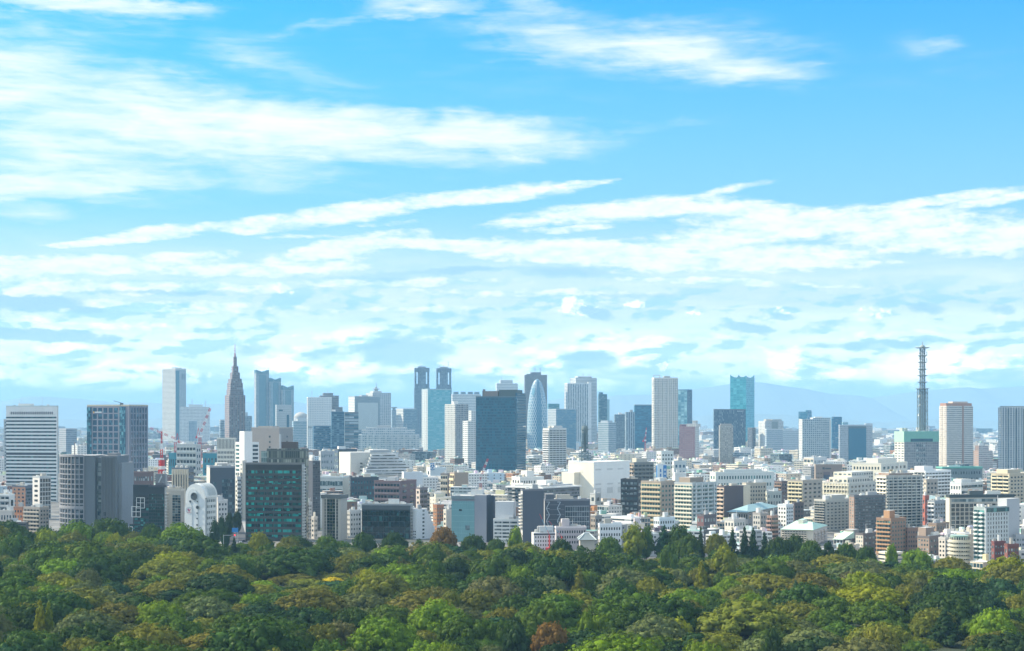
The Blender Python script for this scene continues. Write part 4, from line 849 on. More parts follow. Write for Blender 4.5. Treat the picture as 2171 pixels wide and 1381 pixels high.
def red_mast():
    Y = 1330
    b = Bld('office_block', 'grey block carrying a stair truss under the red and white mast', 'office building', 330, 351, 355, 1005, Y, 12, P((.15, .155, .16)), P((.3, .3, .3)), vb=1030, dep=18)
    m = MB(); p, q, r_ = b.at(.75, -.05), b.at(.35, -.05), b.at(.05, -.05); h = b.h
    for i in range(6):
        t = i / 6; a_ = p + (q - p) * t; c_ = p + (q - p) * (t + 1 / 6); m.tube((a_.x, a_.y, h - 9 + 7 * t), (c_.x, c_.y, h - 9 + 7 * (t + 1 / 6)), .3, 4); m.tube((a_.x, a_.y, h - 7.5 + 7 * t), (c_.x, c_.y, h - 7.5 + 7 * (t + 1 / 6)), .15, 4); m.tube((a_.x, a_.y, h - 9 + 7 * t), (a_.x, a_.y, h - 7.5 + 7 * t), .12, 4)
    m.build('stair_truss', P((.5, .54, .56)), b.root); b.clutter(2, 2, False)
    x0, y0 = X(339.3, Y), Y + 6; root = empty('antenna_mast', (x0, y0, 0), 'slender red and white banded mast rising from the grey block with the stair truss', 'mast')
    cols = [plain((.55, .03, .03), .5), plain((.72, .72, .7), .5)]
    segs = [(1005, 996, 2.2), (996, 989, 2.0), (989, 976, 2.0), (976, 972, 1.5), (972, 953, .8), (953, 941, .55), (941, 915, .45), (915, 911, .3)]
    for i, (a_, c_, r) in enumerate(segs):
        m = MB(); z0, z1 = Zp(a_, Y), Zp(c_, Y); n = max(2, int((z1 - z0) / 2.2)); c4_ = [(-r, -r), (r, -r), (r, r), (-r, r)]
        for (cx_, cy_) in c4_: m.tube((cx_, cy_, z0), (cx_, cy_, z1), .16 + r * .10, 4)
        for j in range(n):
            za, zb = z0 + (z1 - z0) * j / n, z0 + (z1 - z0) * (j + 1) / n
            for q in range(4): m.tube((*c4_[q], za), (*c4_[(q + 1) % 4], zb), .12 + r * .05, 4)
        if r > 1.4: m.lathe([(r * .7, z0), (r * .7, z1)], 8)
        m.build('mast_section', cols[(i + 0) % 2] if i < 4 else cols[0 if i % 2 == 0 else 1], root)
    m = MB(); m.lathe([(.2, 0), (1.6, .8), (1.6, 1.2), (.2, .9)], 12); o = m.build('dish_antenna', cols[1], root, (3, -2, Zp(1003, Y))); o.rotation_euler = (R_(70), 0, 0)
red_mast()
def crane(name, label, Y, mast, base, top_, jib0, jib1, counter, tw=1.1, split=7):
    """luffing tower crane: lattice mast, cab platform, counterweight and a red and white lattice jib"""
    x0 = X(mast, Y); root = empty('tower_crane', (x0, Y, 0), label, 'crane'); red = plain((.50, .02, .03), .45); wt = plain((.72, .7, .68), .5); zt = Zp(top_, Y)
    def lat(p, q, r, m, n, mi, th):
        p, q = Vector(p), Vector(q); d = (q - p); a_ = d.normalized(); s1 = Vector((0, 1, 0)); s2 = a_.cross(s1).normalized()
        c = [s1 * r + s2 * r, s1 * -r + s2 * r, s1 * -r - s2 * r, s1 * r - s2 * r]
        for w_ in c: m.tube(p + w_, q + w_, th, 4, mi)
        for j in range(n):
            for i in range(4): m.tube(p + d * (j / n) + c[i], p + d * ((j + 1) / n) + c[(i + 1) % 4], th * .7, 4, mi)
    m = MB(); lat((0, 0, 0 if base is None else Zp(base, Y)), (0, 0, zt), tw, m, 10, 0, .28); m.build('mast', red, root)
    m = MB(); m.box(-tw * 2.4, tw * 2.4, -tw * 1.6, tw * 1.6, zt - .4, zt + 2.2); m.build('cab', wt, root)
    j0 = (X(jib0[0], Y) - x0, 0, Zp(jib0[1], Y)); j1 = (X(jib1[0], Y) - x0, 0, Zp(jib1[1], Y)); V0, V1 = Vector(j0), Vector(j1)
    for i in range(split):
        m = MB(); lat(V0 + (V1 - V0) * (i / split), V0 + (V1 - V0) * ((i + 1) / split), tw * .75, m, 2, 0, .26); m.build('jib_section', red if i % 2 == 0 else wt, root)
    cx_ = X(counter[0], Y) - x0; cz = Zp(counter[1], Y); m = MB(); m.box(min(0, cx_) - 1, max(0, cx_) + 1, -1.2, 1.2, zt + .3, zt + 1.6); m.tube((cx_, 0, zt), (cx_ * .5, 0, cz), .4, 4); m.tube((0, 0, zt), (cx_ * .5, 0, cz), .4, 4); m.tube((cx_ * .5, 0, cz), j1, .08, 4); m.box(cx_ - 1.4, cx_ + 1.4, -1.3, 1.3, zt - 2, zt + .5)
    m.build('counter_jib', red, root)
    return root
crane('c', 'red and white tower crane with raised jib, before the wide white slab', 2300, 424, None, 927, (426, 916), (446, 866), (417, 908), 1.5)
crane('c', 'red tower crane with a low left pointing jib, near the dark gridded tower', 2300, 372, None, 937, (371, 930), (318, 908), (380, 919), 1.4)
crane('c', 'red and white tower crane leaning right, standing before the foot of the dark mirror tower', 1720, 1019, None, 1024, (1017, 1018), (1034.5, 973), (1011, 1004), 1.1)
crane('c', 'distant thin red and white crane left of the white ribbed apartments near the mirror tower', 2300, 1160, None, 1002, (1160, 998), (1155.5, 976), (1164, 994), .7, 5)
crane('c', 'distant red and white crane before the dark blue glass box tower', 2900, 1368, None, 935, (1368.5, 930), (1370.5, 907), (1364, 928), .8, 5)
def b9():
    b = small('apartment_block', 'grey white block with open steel frames on its roof, beneath the wide white slab', 'apartment block', 374, 416, 426, 944, 1900, 14, (.52, .53, .50), (.4, .41, .40), 6, 7, 2, 7, 'a', 'w', win=GDK, short='the framed roof block', vb=988)
    fr = P((.55, .57, .55)); m = MB()
    for u in (.15, .4, .65, .9):
        p, q = b.at(u, .15), b.at(u, .7)
        for w_ in (p, q): m.tube((w_.x, w_.y, b.h), (w_.x, w_.y, b.h + 4.5), .3, 4)
        m.tube((p.x, p.y, b.h + 4.5), (q.x, q.y, b.h + 4.5), .3, 4)
    p, q = b.at(.15, .15), b.at(.9, .15); m.tube((p.x, p.y, b.h + 4.5), (q.x, q.y, b.h + 4.5), .3, 4); m.build('roof_frame', fr, b.root)
    small('office_block', 'teal netted low building behind the grey white framed roof block', 'office building', 430, 470, 476, 963, 2050, 14, (.03, .22, .28), (.03, .2, .25), 5, 3, 1, 2, 'w', 'w', cl=3, vb=988)
    small('office_block', 'small teal low block left of the grey white framed roof block', 'office building', 358, 370, 375, 962, 2050, 20, (.03, .2, .26), (.03, .2, .25), 3, 2, 1, 2, 'w', 'w', cl=3, vb=980)
b9()
def b10():
    b = small('office_block', 'beige block with tall dark slits between pale fins and rooftop drums', 'office building', 364, 400, 411, 994, 1500, 18, (.50, .44, .34), (.12, .14, .16), 6, 1, 3, 6, 'x', 'r', win=GDK, short='the beige finned block')
    b.grid('L', 'window_slit', 6, 1, .32, .8, .06, GDK, (.05, .95), (.1, .95)); b.grid('L', 'fin', 7, 1, .2, .95, .7, P((.6, .54, .42)), (.0, 1), (.05, 1))
    for u in (.2, .5, .8):
        p = b.at(u, .3); m = MB(); m.lathe([(1.3, b.h - .2), (1.3, b.h + 2.6), (.1, b.h + 2.9)], 10, 0, p.x, p.y); m.build('roof_drum', P((.55, .53, .48)), b.root)
    b = Bld('office_block', 'narrow beige block with a tall dark glass strip, left of the white arched building', 'office building', 352, 384, 391, 1040, 1200, 14, P((.50, .46, .38)), P((.4, .37, .32)), vb=1150, short='the beige glass strip block', dep=14)
    b.grid('L', 'glass_strip', 3, 15, .9, .86, .1, glass((.02, .04, .05), (.25, .32, .32), .3), (.42, .97), (.03, .9)); b.grid('L', 'balcony', 1, 15, .9, .3, 1.2, P((.6, .56, .48)), (.0, .18), (.03, .95)); b.vol('upper_block', .1, .8, .2, .9, b.h - .3, Zp(1033, 1200)); b.clutter(3, 1, False, Zp(1033, 1200)); b.parapet(P((.56, .52, .44)), 1, .4)
b10()
def arched():
    Y = 1150; k = Y / F; x0 = X(436, Y); wl = plain((.54, .58, .58), .6); wt = plain((.62, .65, .64), .6); gy = P((.36, .41, .43))
    root = empty('arched_building', (x0, Y, 0), 'white building with a rounded arch top, round dark windows and a barrel vaulted glass roof', 'office building')
    th = R_(24); ex = Vector((math.cos(th), -math.sin(th), 0)); ey = Vector((math.sin(th), math.cos(th), 0))
    Wd = (x0 - X(389.5, Y)) / math.cos(th) * .985; Dp = (X(453, Y) - x0) / math.sin(th) * .98; zs = Zp(1053, Y); ztop = Zp(1026.5, Y); R = Wd / 2
    rise = ztop - zs
    def pt(u, v, z): p = ex * (u - Wd) + ey * v; return (p.x, p.y, z)
    N = 20
    def arch(u0, u1, zb, zsp, rz): return [(u0, zb), (u1, zb)] + [((u0 + u1) / 2 + (u1 - u0) / 2 * math.cos(a), zsp + rz * math.sin(a)) for a in [i * math.pi / N for i in range(N + 1)]]
    def slab(nm, prof, v0, v1, mat, mat2=None):
        m = MB(); m.face([pt(u, v0, z) for u, z in prof]); n = len(prof)
        for i in range(n): (a_, b_), (c_, d_) = prof[i], prof[(i + 1) % n]; m.face([pt(a_, v1, b_), pt(c_, v1, d_), pt(c_, v0, d_), pt(a_, v0, b_)][::-1])
        return m.build(nm, mat, root)
    slab('wall', [(0, 0), (Wd, 0), (Wd, zs), (0, zs)], 0, Dp, wl)
    slab('front_arch', arch(.0, Wd, 0, zs, rise), -.9, 2.5, wt)
    slab('inner_arch', arch(Wd * .13, Wd * .66, 0, zs - 1, rise * .72), -1.5, -.85, wl); slab('curved_panel', arch(-.0, Wd * .37, 0, zs * .72, 5), -1.75, -1.45, wl)
    m = MB(); vr = glass((.10, .14, .15), (.5, .55, .55), .6)
    for i in range(N):
        a0, a1 = i * math.pi / N, (i + 1) * math.pi / N; r = R * .96
        for j in range(5):
            v0, v1 = 2.5 + (Dp - 2.5) * j / 5, 2.5 + (Dp - 2.5) * (j + 1) / 5
            m.face([pt(R + r * math.cos(a0), v0, zs + rise * .97 * math.sin(a0)), pt(R + r * math.cos(a0), v1, zs + rise * .97 * math.sin(a0)), pt(R + r * math.cos(a1), v1, zs + rise * .97 * math.sin(a1)), pt(R + r * math.cos(a1), v0, zs + rise * .97 * math.sin(a1))])
    m.build('vault', plain((.36, .42, .44), .3), root)
    for j in range(9):
        v = 3 + (Dp - 3) * j / 8; m = MB()
        for i in range(N): a0, a1 = i * math.pi / N, (i + 1) * math.pi / N; r = R * .985; m.tube(pt(R + r * math.cos(a0), v, zs + rise * math.sin(a0)), pt(R + r * math.cos(a1), v, zs + rise * math.sin(a1)), .22 if j not in (0, 8) else .6, 4)
        m.build('vault_rib', wt, root)
    def disc(px, py, r, nm='round_window', v=-1.62):
        # px, py in pixels measured on the front face
        u = Wd * (px - 389.5) / 46.5; z = Zp(py, Y); m = MB(); n = 20
        m.face([pt(u + r * math.cos(q), v - .12, z + r * math.sin(q)) for q in [2 * math.pi * i / n for i in range(n)]])
        o = m.build(nm, glass((.02, .025, .03), (.1, .12, .12), .2), root); m = MB()
        for i in range(n): q, s_ = 2 * math.pi * i / n, 2 * math.pi * (i + 1) / n; m.tube(pt(u + r * 1.12 * math.cos(q), v - .1, z + r * 1.12 * math.sin(q)), pt(u + r * 1.12 * math.cos(s_), v - .1, z + r * 1.12 * math.sin(s_)), r * .09 + .05, 4)
        m.build('frame', gy, o)
    disc(412, 1053.4, 2.75); disc(402.6, 1064, .8); disc(419.5, 1064, .5); disc(420, 1076.2, 1.25)
    for py in (1088.5, 1100, 1113.5, 1127): disc(419, py, .62)
    # emblem: a dark red winged mark in a thin ring over a line of small letters
    m = MB(); u0, zc, v = Wd * (400.5 - 389.5) / 46.5, Zp(1083, Y), -2.35
    m.face([pt(u0 - 1.6, v, zc + 1.3), pt(u0 - .2, v, zc - .9), pt(u0 + .3, v, zc - .5), pt(u0 - .4, v, zc + .9)]); m.face([pt(u0 + .1, v, zc - 1), pt(u0 + .7, v, zc - 1), pt(u0 + 1.8, v, zc + 1.4), pt(u0 + .4, v, zc + .4)]); m.face([pt(u0 - .5, v, zc + .5), pt(u0 + .1, v, zc + .1), pt(u0 + .3, v, zc + 1.2), pt(u0 - .1, v, zc + 1.7)])
    m.build('emblem', plain((.26, .06, .13)), root)
    for i in range(6): m = MB(); m.face([pt(u0 - 1.6 + i * .56, v, zc - 1.9), pt(u0 - 1.2 + i * .56, v, zc - 1.9), pt(u0 - 1.2 + i * .56, v, zc - 1.4), pt(u0 - 1.6 + i * .56, v, zc - 1.4)]); m.build('letter', plain((.26, .06, .13)), root)
    m = MB()
    for i in range(20): q, s_ = 2 * math.pi * i / 20, 2 * math.pi * (i + 1) / 20; m.tube(pt(u0 + 2.6 * math.cos(q), -1.85, zc + 2.6 * math.sin(q)), pt(u0 + 2.6 * math.cos(s_), -1.85, zc + 2.6 * math.sin(s_)), .1, 4)
    m.build('ring', gy, root)
    for fl in range(7):
        for c in range(5):
            m = MB(); v0 = Dp * (.14 + c * .155); z = zs * (.10 + fl * .128); w_ = Dp * .10
            m.face([pt(Wd + .1, v0, z), pt(Wd + .1, v0 + w_, z), pt(Wd + .1, v0 + w_, z + 2), pt(Wd + .1, v0, z + 2)]); m.build('window', GPALE, root)
    m = MB(); m.prism([(pt(Wd - .2, -.9, 0)[0], pt(Wd - .2, -.9, 0)[1]), (pt(Wd + .8, -.9, 0)[0], pt(Wd + .8, -.9, 0)[1]), (pt(Wd + .8, Dp, 0)[0], pt(Wd + .8, Dp, 0)[1]), (pt(Wd - .2, Dp, 0)[0], pt(Wd - .2, Dp, 0)[1])], zs - 1, zs + .4, [wt], 0, 0); m.build('cornice', wt, root)
    SEEN.append((389, 453, Y, 1131, 1026, None)); MARKS.append((421, 1131, 'the white arched building', 389, 453))
arched()
b = small('apartment_block', 'white block stepping down right behind the white arched building, small square windows', 'office building', 453, 462, 482.5, 1062, 1230, 48, (.70, .66, .58), (.54, .55, .55), 1, 6, 3, 6, 'w', 'w', vb=1116, cl=1, short='the white stepped block'); b.vol('upper_block', .1, .9, -.0, .5, b.h - .3, Zp(1051, 1230))
small('office_block', 'brown low block behind the trees under the white arched building', 'office building', 374, 420, 431, 1131, 1105, 14, (.20, .13, .105), (.12, .08, .07), 4, 1, 1, 1, 'w', 'w', win=GDK, vb=1156, cl=4, short='the brown low block', dep=14)
def b13():
    Y = 1380
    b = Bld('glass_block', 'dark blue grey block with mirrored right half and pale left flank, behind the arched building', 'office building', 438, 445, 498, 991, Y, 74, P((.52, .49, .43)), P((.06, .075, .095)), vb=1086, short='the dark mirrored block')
    b.grid('R', 'window', 6, 11, .9, .9, .08, glass((.02, .04, .06), (.12, .2, .22), .25), (.48, .97), (.02, .78)); b.grid('R', 'window', 1, 1, .5, 1, .08, GPALE, (.1, .3), (.66, .72)); b.vol('upper_block', .2, .9, .32, .8, b.h - .4, Zp(983, Y), P((.35, .34, .3)), P((.3, .3, .29))); b.clutter(4, 3, False); b.parapet(P((.3, .32, .34)), 1, .5)
b13()
def b15():
    Y = 2000
    b = Bld('office_block', 'cream white block with tall window slits above a square window grid', 'office building', 460, 497, 501, 930, Y, 10, P((.66, .62, .52)), P((.5, .48, .42)), vb=980, short='the cream slit windowed block', dep=24)
    b.grid('L', 'window_slit', 12, 1, .42, 1, .08, GDK, (.02, .98), (.80, .985)); b.grid('L', 'window', 11, 8, .55, .55, .08, GDK, (.03, .97), (.05, .77)); b.parapet(P((.68, .64, .55)), .8, .5)
    Y = 1750
    b = Bld('office_tower', 'white tower with a windowless lift shaft rising above its two glassy wings', 'office tower', 499, 518, 549, 938, Y, 60, P((.70, .69, .64)), P((.66, .67, .65)), vb=1013, short='the white lift shaft tower')
    wl = P((.72, .72, .70)); b.vol('lift_shaft', -.03, .5, -.02, .52, 0, Zp(915, Y), wl, wl); b.grid('L', 'window', 2, 13, .8, .55, .08, GTEAL, (.02, .98), (.05, .97)); b.grid('R', 'window', 1, 13, .85, .6, .08, GDK, (.54, .97), (.05, .97)); b.clutter(3, 4, False)
    b = Bld('office_block', 'narrow pale slab wall squeezed against the left of the green windowed dark block', 'office building', 509, 514, 522.5, 979, 1400, 62, fac((.6, .58, .52), (.2, .25, .25), bw=5, fh=4, fw=.7, hh=.4), P((.47, .45, .40)), vb=1078); b.parapet(P((.55, .52, .47)), 1, .5)
    b = small('apartment_block', 'narrow white block with black windowed floors, left of the pale slab wall', 'office building', 499, 503, 511, 1013, 1350, 60, (.6, .58, .5), (.40, .42, .43), 1, 9, 2, 10, 'w', 'a', win=GDK, vb=1080, cl=1)
b15()
def green_block():
    Y = 1150; wl = P((.045, .05, .046))
    b = Bld('glass_block', 'big dark office block with rows of green lit glass windows, right of the street', 'office building', 520.5, 640, 646.5, 984, Y, 7, wl, P((.42, .42, .40)), roof=(.15, .15, .15), vb=1138, short='the dark green windowed block', dep=24)
    gr = glass((.005, .018, .020), (.02, .44, .37), .30, .1)
    b.grid('L', 'window', 6, 13, .93, .52, .08, gr, (.01, .99), (.03, .93)); b.grid('L', 'louvre', 1, 1, 1, 1, .15, P((.035, .035, .033)), (.005, .995), (.935, .985)); b.grid('R', 'balcony', 1, 24, .8, .35, 1.2, P((.55, .55, .52)), (.1, .9), (.03, .97)); b.parapet(P((.17, .17, .16)), .8, .5)
    b.vol('glass_penthouse', .0, .70, 1.3, 2.2, 0, Zp(950, 1190), fac((.10, .11, .10), (.03, .045, .04), (.36, .38, .3), bw=1.6, fh=6, fw=.8, hh=.8, p=2), fac((.10, .11, .10), (.03, .045, .04), (.36, .38, .3), bw=1.6, fh=6, fw=.8, hh=.8, p=2)); b.hut(.17, .45, 1.5, 2.0, 5, P((.10, .08, .07)), z=Zp(950, 1190)); b.vol('glass_penthouse', .68, .80, 1.3, 2.2, 0, Zp(955, 1190), fac((.3, .36, .33), (.1, .16, .15), (.3, .4, .36), bw=2, fh=4, fw=.9, hh=.8))
    b = Bld('slab_tower', 'plain dark grey slab tower with faint floor lines, tucked behind the green windowed block', 'office tower', 642, 663, 679, 977, 1260, 40, P((.105, .115, .135)), fac((.07, .075, .085), (.04, .04, .05), bw=3, fh=3.6, fw=.5, hh=.4), vb=1130, short='the plain dark slab tower'); b.grid('R', 'floor_slab', 1, 30, .96, .12, .5, P((.13, .14, .15))); b.clutter(4, 2)
green_block()
def b23():
    Y = 2050
    b = Bld('office_block', 'massive grey brown windowless block with a lower right wing, below the three linked crowned towers', 'office building', 533, 592, 621, 908, Y, 25, P((.27, .24, .215)), P((.23, .22, .21)), vb=965, short='the massive grey brown block')
    b.grid('L', 'window', 1, 8, .7, .35, .08, GDK, (.62, .7), (.2, .9)); b.grid('R', 'window', 1, 8, .7, .35, .08, GDK, (.5, .62), (.2, .9)); b.grid('R', 'pale_fin', 1, 1, 1, 1, .6, P((.42, .43, .43)), (.0, .12), (.0, .9)); b.hut(.3, .8, .1, .6, 2.5, P((.3, .27, .24))); b.parapet(P((.32, .29, .26)), 1, 1)
b23()
small('office_block', 'pale blue grey low block behind the right wing of the massive grey brown block', 'office building', 596, 598, 622, 915, 2600, 80, (.5, .5, .48), (.42, .46, .48), 1, 4, 4, 4, 'w', 'r', cl=2, vb=930, dep=30)
# ---- centre
def station():
    Y = 3100
    b = Bld('station_building', 'long low white glassy building with terraced roof gardens, below the two toned slab', 'station', 760, 760, 889, 922, Y, 86, fac((.5, .52, .5), (.12, .2, .25), bw=4, fh=4, fw=.8, hh=.5), fac((.50, .53, .52), (.14, .22, .27), (.4, .46, .48), bw=4, fh=4.2, fw=.8, hh=.6, p=2), vb=945, dep=60, short='the long low glassy building')
    b.vol('roof_terrace', .1, .9, .05, .93, b.h - .4, Zp(912, Y), fac((.5, .53, .54), (.2, .28, .33), bw=6, fh=4, fw=1.1, hh=.3)); b.vol('roof_terrace', .15, .85, .12, .8, Zp(912.5, Y), Zp(907, Y), fac((.5, .53, .54), (.2, .28, .33), bw=6, fh=4, fw=1.1, hh=.3)); b.grid('R', 'pier', 10, 1, .1, 1, .8, P((.6, .62, .6)))
    b.clutter(6, 3, True, Zp(907, Y))
station()
small('office_block', 'dark blue block with white balcony strips, left of the terraced white building', 'office building', 709, 717, 757, 954, 2000, 72, (.05, .08, .12), (.05, .065, .08), 1, 6, 4, 7, 'r', 'w', win=GPALE, vb=1005, short='the dark blue balcony block', roof=(.03, .06, .1), cl=1)
small('office_block', 'grey block with pale window grid, left of the dark blue balcony block', 'office building', 676, 680, 710, 958, 2150, 74, (.4, .42, .42), (.30, .33, .36), 1, 5, 7, 5, 'w', 'w', win=GPALE, vb=988)
def ziggurat():
    Y = 1750
    b = Bld('terraced_building', 'broad white building stepping back in long terraces like a ziggurat', 'apartment block', 745, 772, 876, 993, Y, 66, P((.70, .68, .6)), P((.62, .64, .64)), vb=1010, short='the terraced white building')
    wl, wr = P((.70, .68, .6)), P((.64, .66, .66))
    for i in range(7):
        f0, f1 = i * .035, 1 - i * .02 - (.0 if i < 2 else (i - 1) * .035); z0, z1 = Zp(1008 - i * 6.4, Y), Zp(1008 - (i + 1) * 6.4 + 1.0, Y)
        b.vol('terrace', -.10 + i * .05, 1, f0 - .02, f1, z0, z1, wl, wr)
        m = MB(); p, q = b.at(-.105 + i * .05, f0), b.at(-.105 + i * .05, f1)
        o = -.104 + i * .05
        b.grid('R', 'window_band', 1, 1, 1, .42, .15, glass((.012, .02, .025), (.4, .42, .4), .22), (f0 + .005, f1 - .01), (z0 / b.h, z1 / b.h), base=lambda f, o=o: b.at(o, 0))
    b.vol('upper_block', .3, 1.2, -.2, .55, 0, Zp(960, Y), P((.62, .60, .52)), P((.50, .49, .45))); b.vol('upper_block', .4, 1, .5, .8, 0, Zp(963, Y), P((.55, .58, .58)), P((.52, .55, .56)))
    b.grid('L', 'window_band', 3, 8, .8, .45, .2, GDK, (.0, .9), (.3, 1.2)); b.hut(.3, .7, .2, .6, 2.5, P((.3, .33, .35)), z=Zp(960, Y)); b.clutter(6, 2, True, Zp(960, Y))
ziggurat()
b = Bld('glass_block', 'low pale block with bands of green glass, left of the teal glazed dark block', 'office building', 678, 727, 741, 1012, 1500, 18, P((.44, .47, .45)), P((.60, .57, .48)), vb=1040); b.grid('L', 'window_band', 9, 4, .92, .6, .1, glass((.04, .08, .09), (.34, .42, .42), .5), (.01, .99), (.05, .93)); b.clutter(5, 2); b.parapet(P((.62, .66, .64)), .8, .5)
small('glass_block', 'dark blue block with rows of teal lit windows, in front of the terraced white building', 'office building', 740, 743, 803, 1014, 1480, 80, (.05, .06, .075), (.045, .055, .07), 1, 5, 9, 6, 'w', 'w', win=glass((.01, .04, .06), (.06, .3, .34), .5), vb=1055, short='the teal windowed dark block')
small('apartment_block', 'brown and white apartment block with balconies, right of the teal windowed dark block', 'apartment block', 793, 848, 883, 1022, 1400, 20, (.19, .14, .14), (.16, .10, .10), 8, 6, 2, 6, 'a', 'w', win=GDK, vb=1066, short='the brown white balcony block')
small('office_block', 'blank white box on the right end of the brown balcony block', 'office building', 852, 856, 896, 1003, 1480, 78, (.72, .70, .62), (.55, .60, .63), 1, 1, 1, 1, 'x', 'x', vb=1030, cl=0)
def octagon():
    Y = 1160
    b = Bld('glass_block', 'beige edged block with dark vertical glass bays and a crown like rim', 'office building', 683, 722, 736, 1056, Y, 17, P((.46, .42, .36)), P((.40, .38, .34)), vb=1138, short='the beige glass bay block')
    b.grid('L', 'glass_strip', 5, 13, .85, .9, .5, glass((.012, .022, .02), (.14, .16, .08), .25), (.14, .86), (.02, .97)); b.grid('L', 'window', 1, 1, .4, 1, .6, GPALE, (.4, .6), (.82, .88)); b.grid('L', 'edge_pier', 2, 1, .1, 1, .8, P((.5, .46, .39)), (-.02, 1.02))
    b.parapet(P((.12, .13, .13)), 2.2, .8, .8); b.hut(.2, .8, .2, .8, 2.5, P((.2, .2, .2))); b.clutter(4, 3, False)
octagon()
def darkgrid():
    Y = 1170
    b = Bld('glass_block', 'wide low dark green glass block with a fine square frame behind the trees', 'office building', 767, 870, 875.5, 1071, Y, 8, P((.035, .04, .042)), P((.3, .3, .28)), roof=(.4, .42, .42), vb=1131, short='the low dark glass block', dep=26)
    b.grid('L', 'window', 9, 5, .94, .9, .08, glass((.006, .018, .02), (.04, .12, .12), .12), (.01, .99), (.02, .84)); b.grid('L', 'window_band', 1, 1, 1, 1, .2, P((.08, .095, .1)), (.0, 1), (.86, .97)); b.grid('R', 'balcony', 1, 10, .8, .3, 1, P((.5, .5, .48)), (.1, .9), (.02, .95)); b.parapet(P((.3, .32, .32)), .8, .5); b.clutter(12, 2)
darkgrid()
small('apartment_block', 'narrow pinkish white block at the right foot of the plain dark slab tower', 'apartment block', 647, 653, 661, 1067, 1190, 50, (.56, .50, .46), (.50, .50, .5), 1, 9, 2, 9, 'w', 'w', vb=1133, cl=1)
small('apartment_block', 'low white grey house block between the plain dark slab tower and the glass bay block', 'house', 660, 666, 673, 1098, 1175, 45, (.6, .58, .55), (.5, .5, .5), 1, 4, 2, 4, 'w', 'w', vb=1135, cl=1)
small('office_block', 'small grey white building between the glass bay block and low dark glass block', 'office building', 734, 742, 766, 1085, 1185, 45, (.6, .6, .57), (.42, .45, .47), 2, 5, 4, 5, 'w', 'w', vb=1132, cl=4)
def whitestep():
    Y = 1170
    b = Bld('apartment_block', 'bright white building stepping down to the right in rounded terraces', 'apartment block', 875, 884, 905, 1080, Y, 48, P((.72, .73, .72)), P((.62, .66, .68)), vb=1130, short='the white stepped terrace building')
    for i in range(5): b.vol('terrace', .0, .9, 1 + i * .16 - .02, 1 + (i + 1) * .16, 0, Zp(1085 + i * 8, Y), P((.74, .74, .72)), P((.66, .69, .7)))
    b.grid('R', 'window', 1, 8, .4, .5, .08, GLS, (.4, .9)); b.grid('L', 'window_band', 1, 3, .8, .4, .1, GDK, (.1, .9), (.02, .3)); b.grid('L', 'fin', 3, 1, .2, 1, .3, P((.6, .62, .62))); b.clutter(3, 3)
whitestep()
small('apartment_block', 'slim brown block with pale balconies, below the blank white box', 'apartment block', 882, 890, 906, 1036, 1360, 50, (.6, .5, .42), (.13, .12, .13), 1, 6, 2, 6, 'w', 'a', win=GDK, vb=1075)
small('apartment_block', 'orange brick block with a stepped side, left of the teal glass and grey slab building', 'apartment block', 918, 926, 941, 1073, 1230, 48, (.40, .19, .09), (.34, .15, .075), 2, 7, 3, 7, 'w', 'w', win=GPALE, vb=1115, short='the orange brick block')
small('office_block', 'plain cream low block touching the left side of the teal glass and grey slab building', 'office building', 940, 946, 958, 1083, 1190, 50, (.66, .6, .5), (.56, .54, .47), 1, 5, 2, 4, 'w', 'x', vb=1118, cl=2)
small('office_block', 'tan block with cream balconied left end, below the dark mirror tower', 'apartment block', 954, 963, 993, 1004, 1600, 62, (.68, .52, .32), (.31, .25, .20), 2, 5, 3, 4, 'a', 'x', win=GDK, vb=1032, short='the tan balcony block')
small('apartment_block', 'cream block with sloping ribbed end walls, left of the tan balcony block', 'apartment block', 934, 949, 953, 1006, 1620, 20, (.62, .55, .42), (.2, .17, .15), 3, 5, 1, 3, 'a', 'x', win=GDK, vb=1030)
def bluesign():
    b = small('office_block', 'low white block carrying a blue square sign with a round white emblem', 'office building', 905, 912, 946, 993, 1900, 70, (.66, .66, .64), (.48, .55, .58), 1, 3, 5, 2, 'w', 'x', vb=1003, cl=3)
    o = b.grid('R', 'sign_board', 1, 1, 1, 1, .5, plain((.02, .16, .38)), (.0, .26), (.93, 1.2)); 
    p0, di, W, _ = b.frame('R'); m = MB(); n = b.h * 1.065; r = b.h * .10; nr = Vector((di.y, -di.x))
    for rr, th_ in ((r, r * .16),):
        for i in range(20):
            q, s_ = 2 * math.pi * i / 20, 2 * math.pi * (i + 1) / 20; c = p0 + di * (W * .13) + nr * .8
            m.tube((c.x + di.x * rr * math.cos(q), c.y + di.y * rr * math.cos(q), n + rr * math.sin(q)), (c.x + di.x * rr * math.cos(s_), c.y + di.y * rr * math.cos(s_), n + rr * math.sin(s_)), th_, 4)
    for q in (90, 210, 330):
        e = R_(q); m.tube((c.x, c.y, n), (c.x + di.x * r * .8 * math.cos(e), c.y + di.y * r * .8 * math.cos(e), n + r * .8 * math.sin(e)), r * .16, 4)
    m.build('sign_emblem', plain((.75, .78, .8)), b.root)
bluesign()
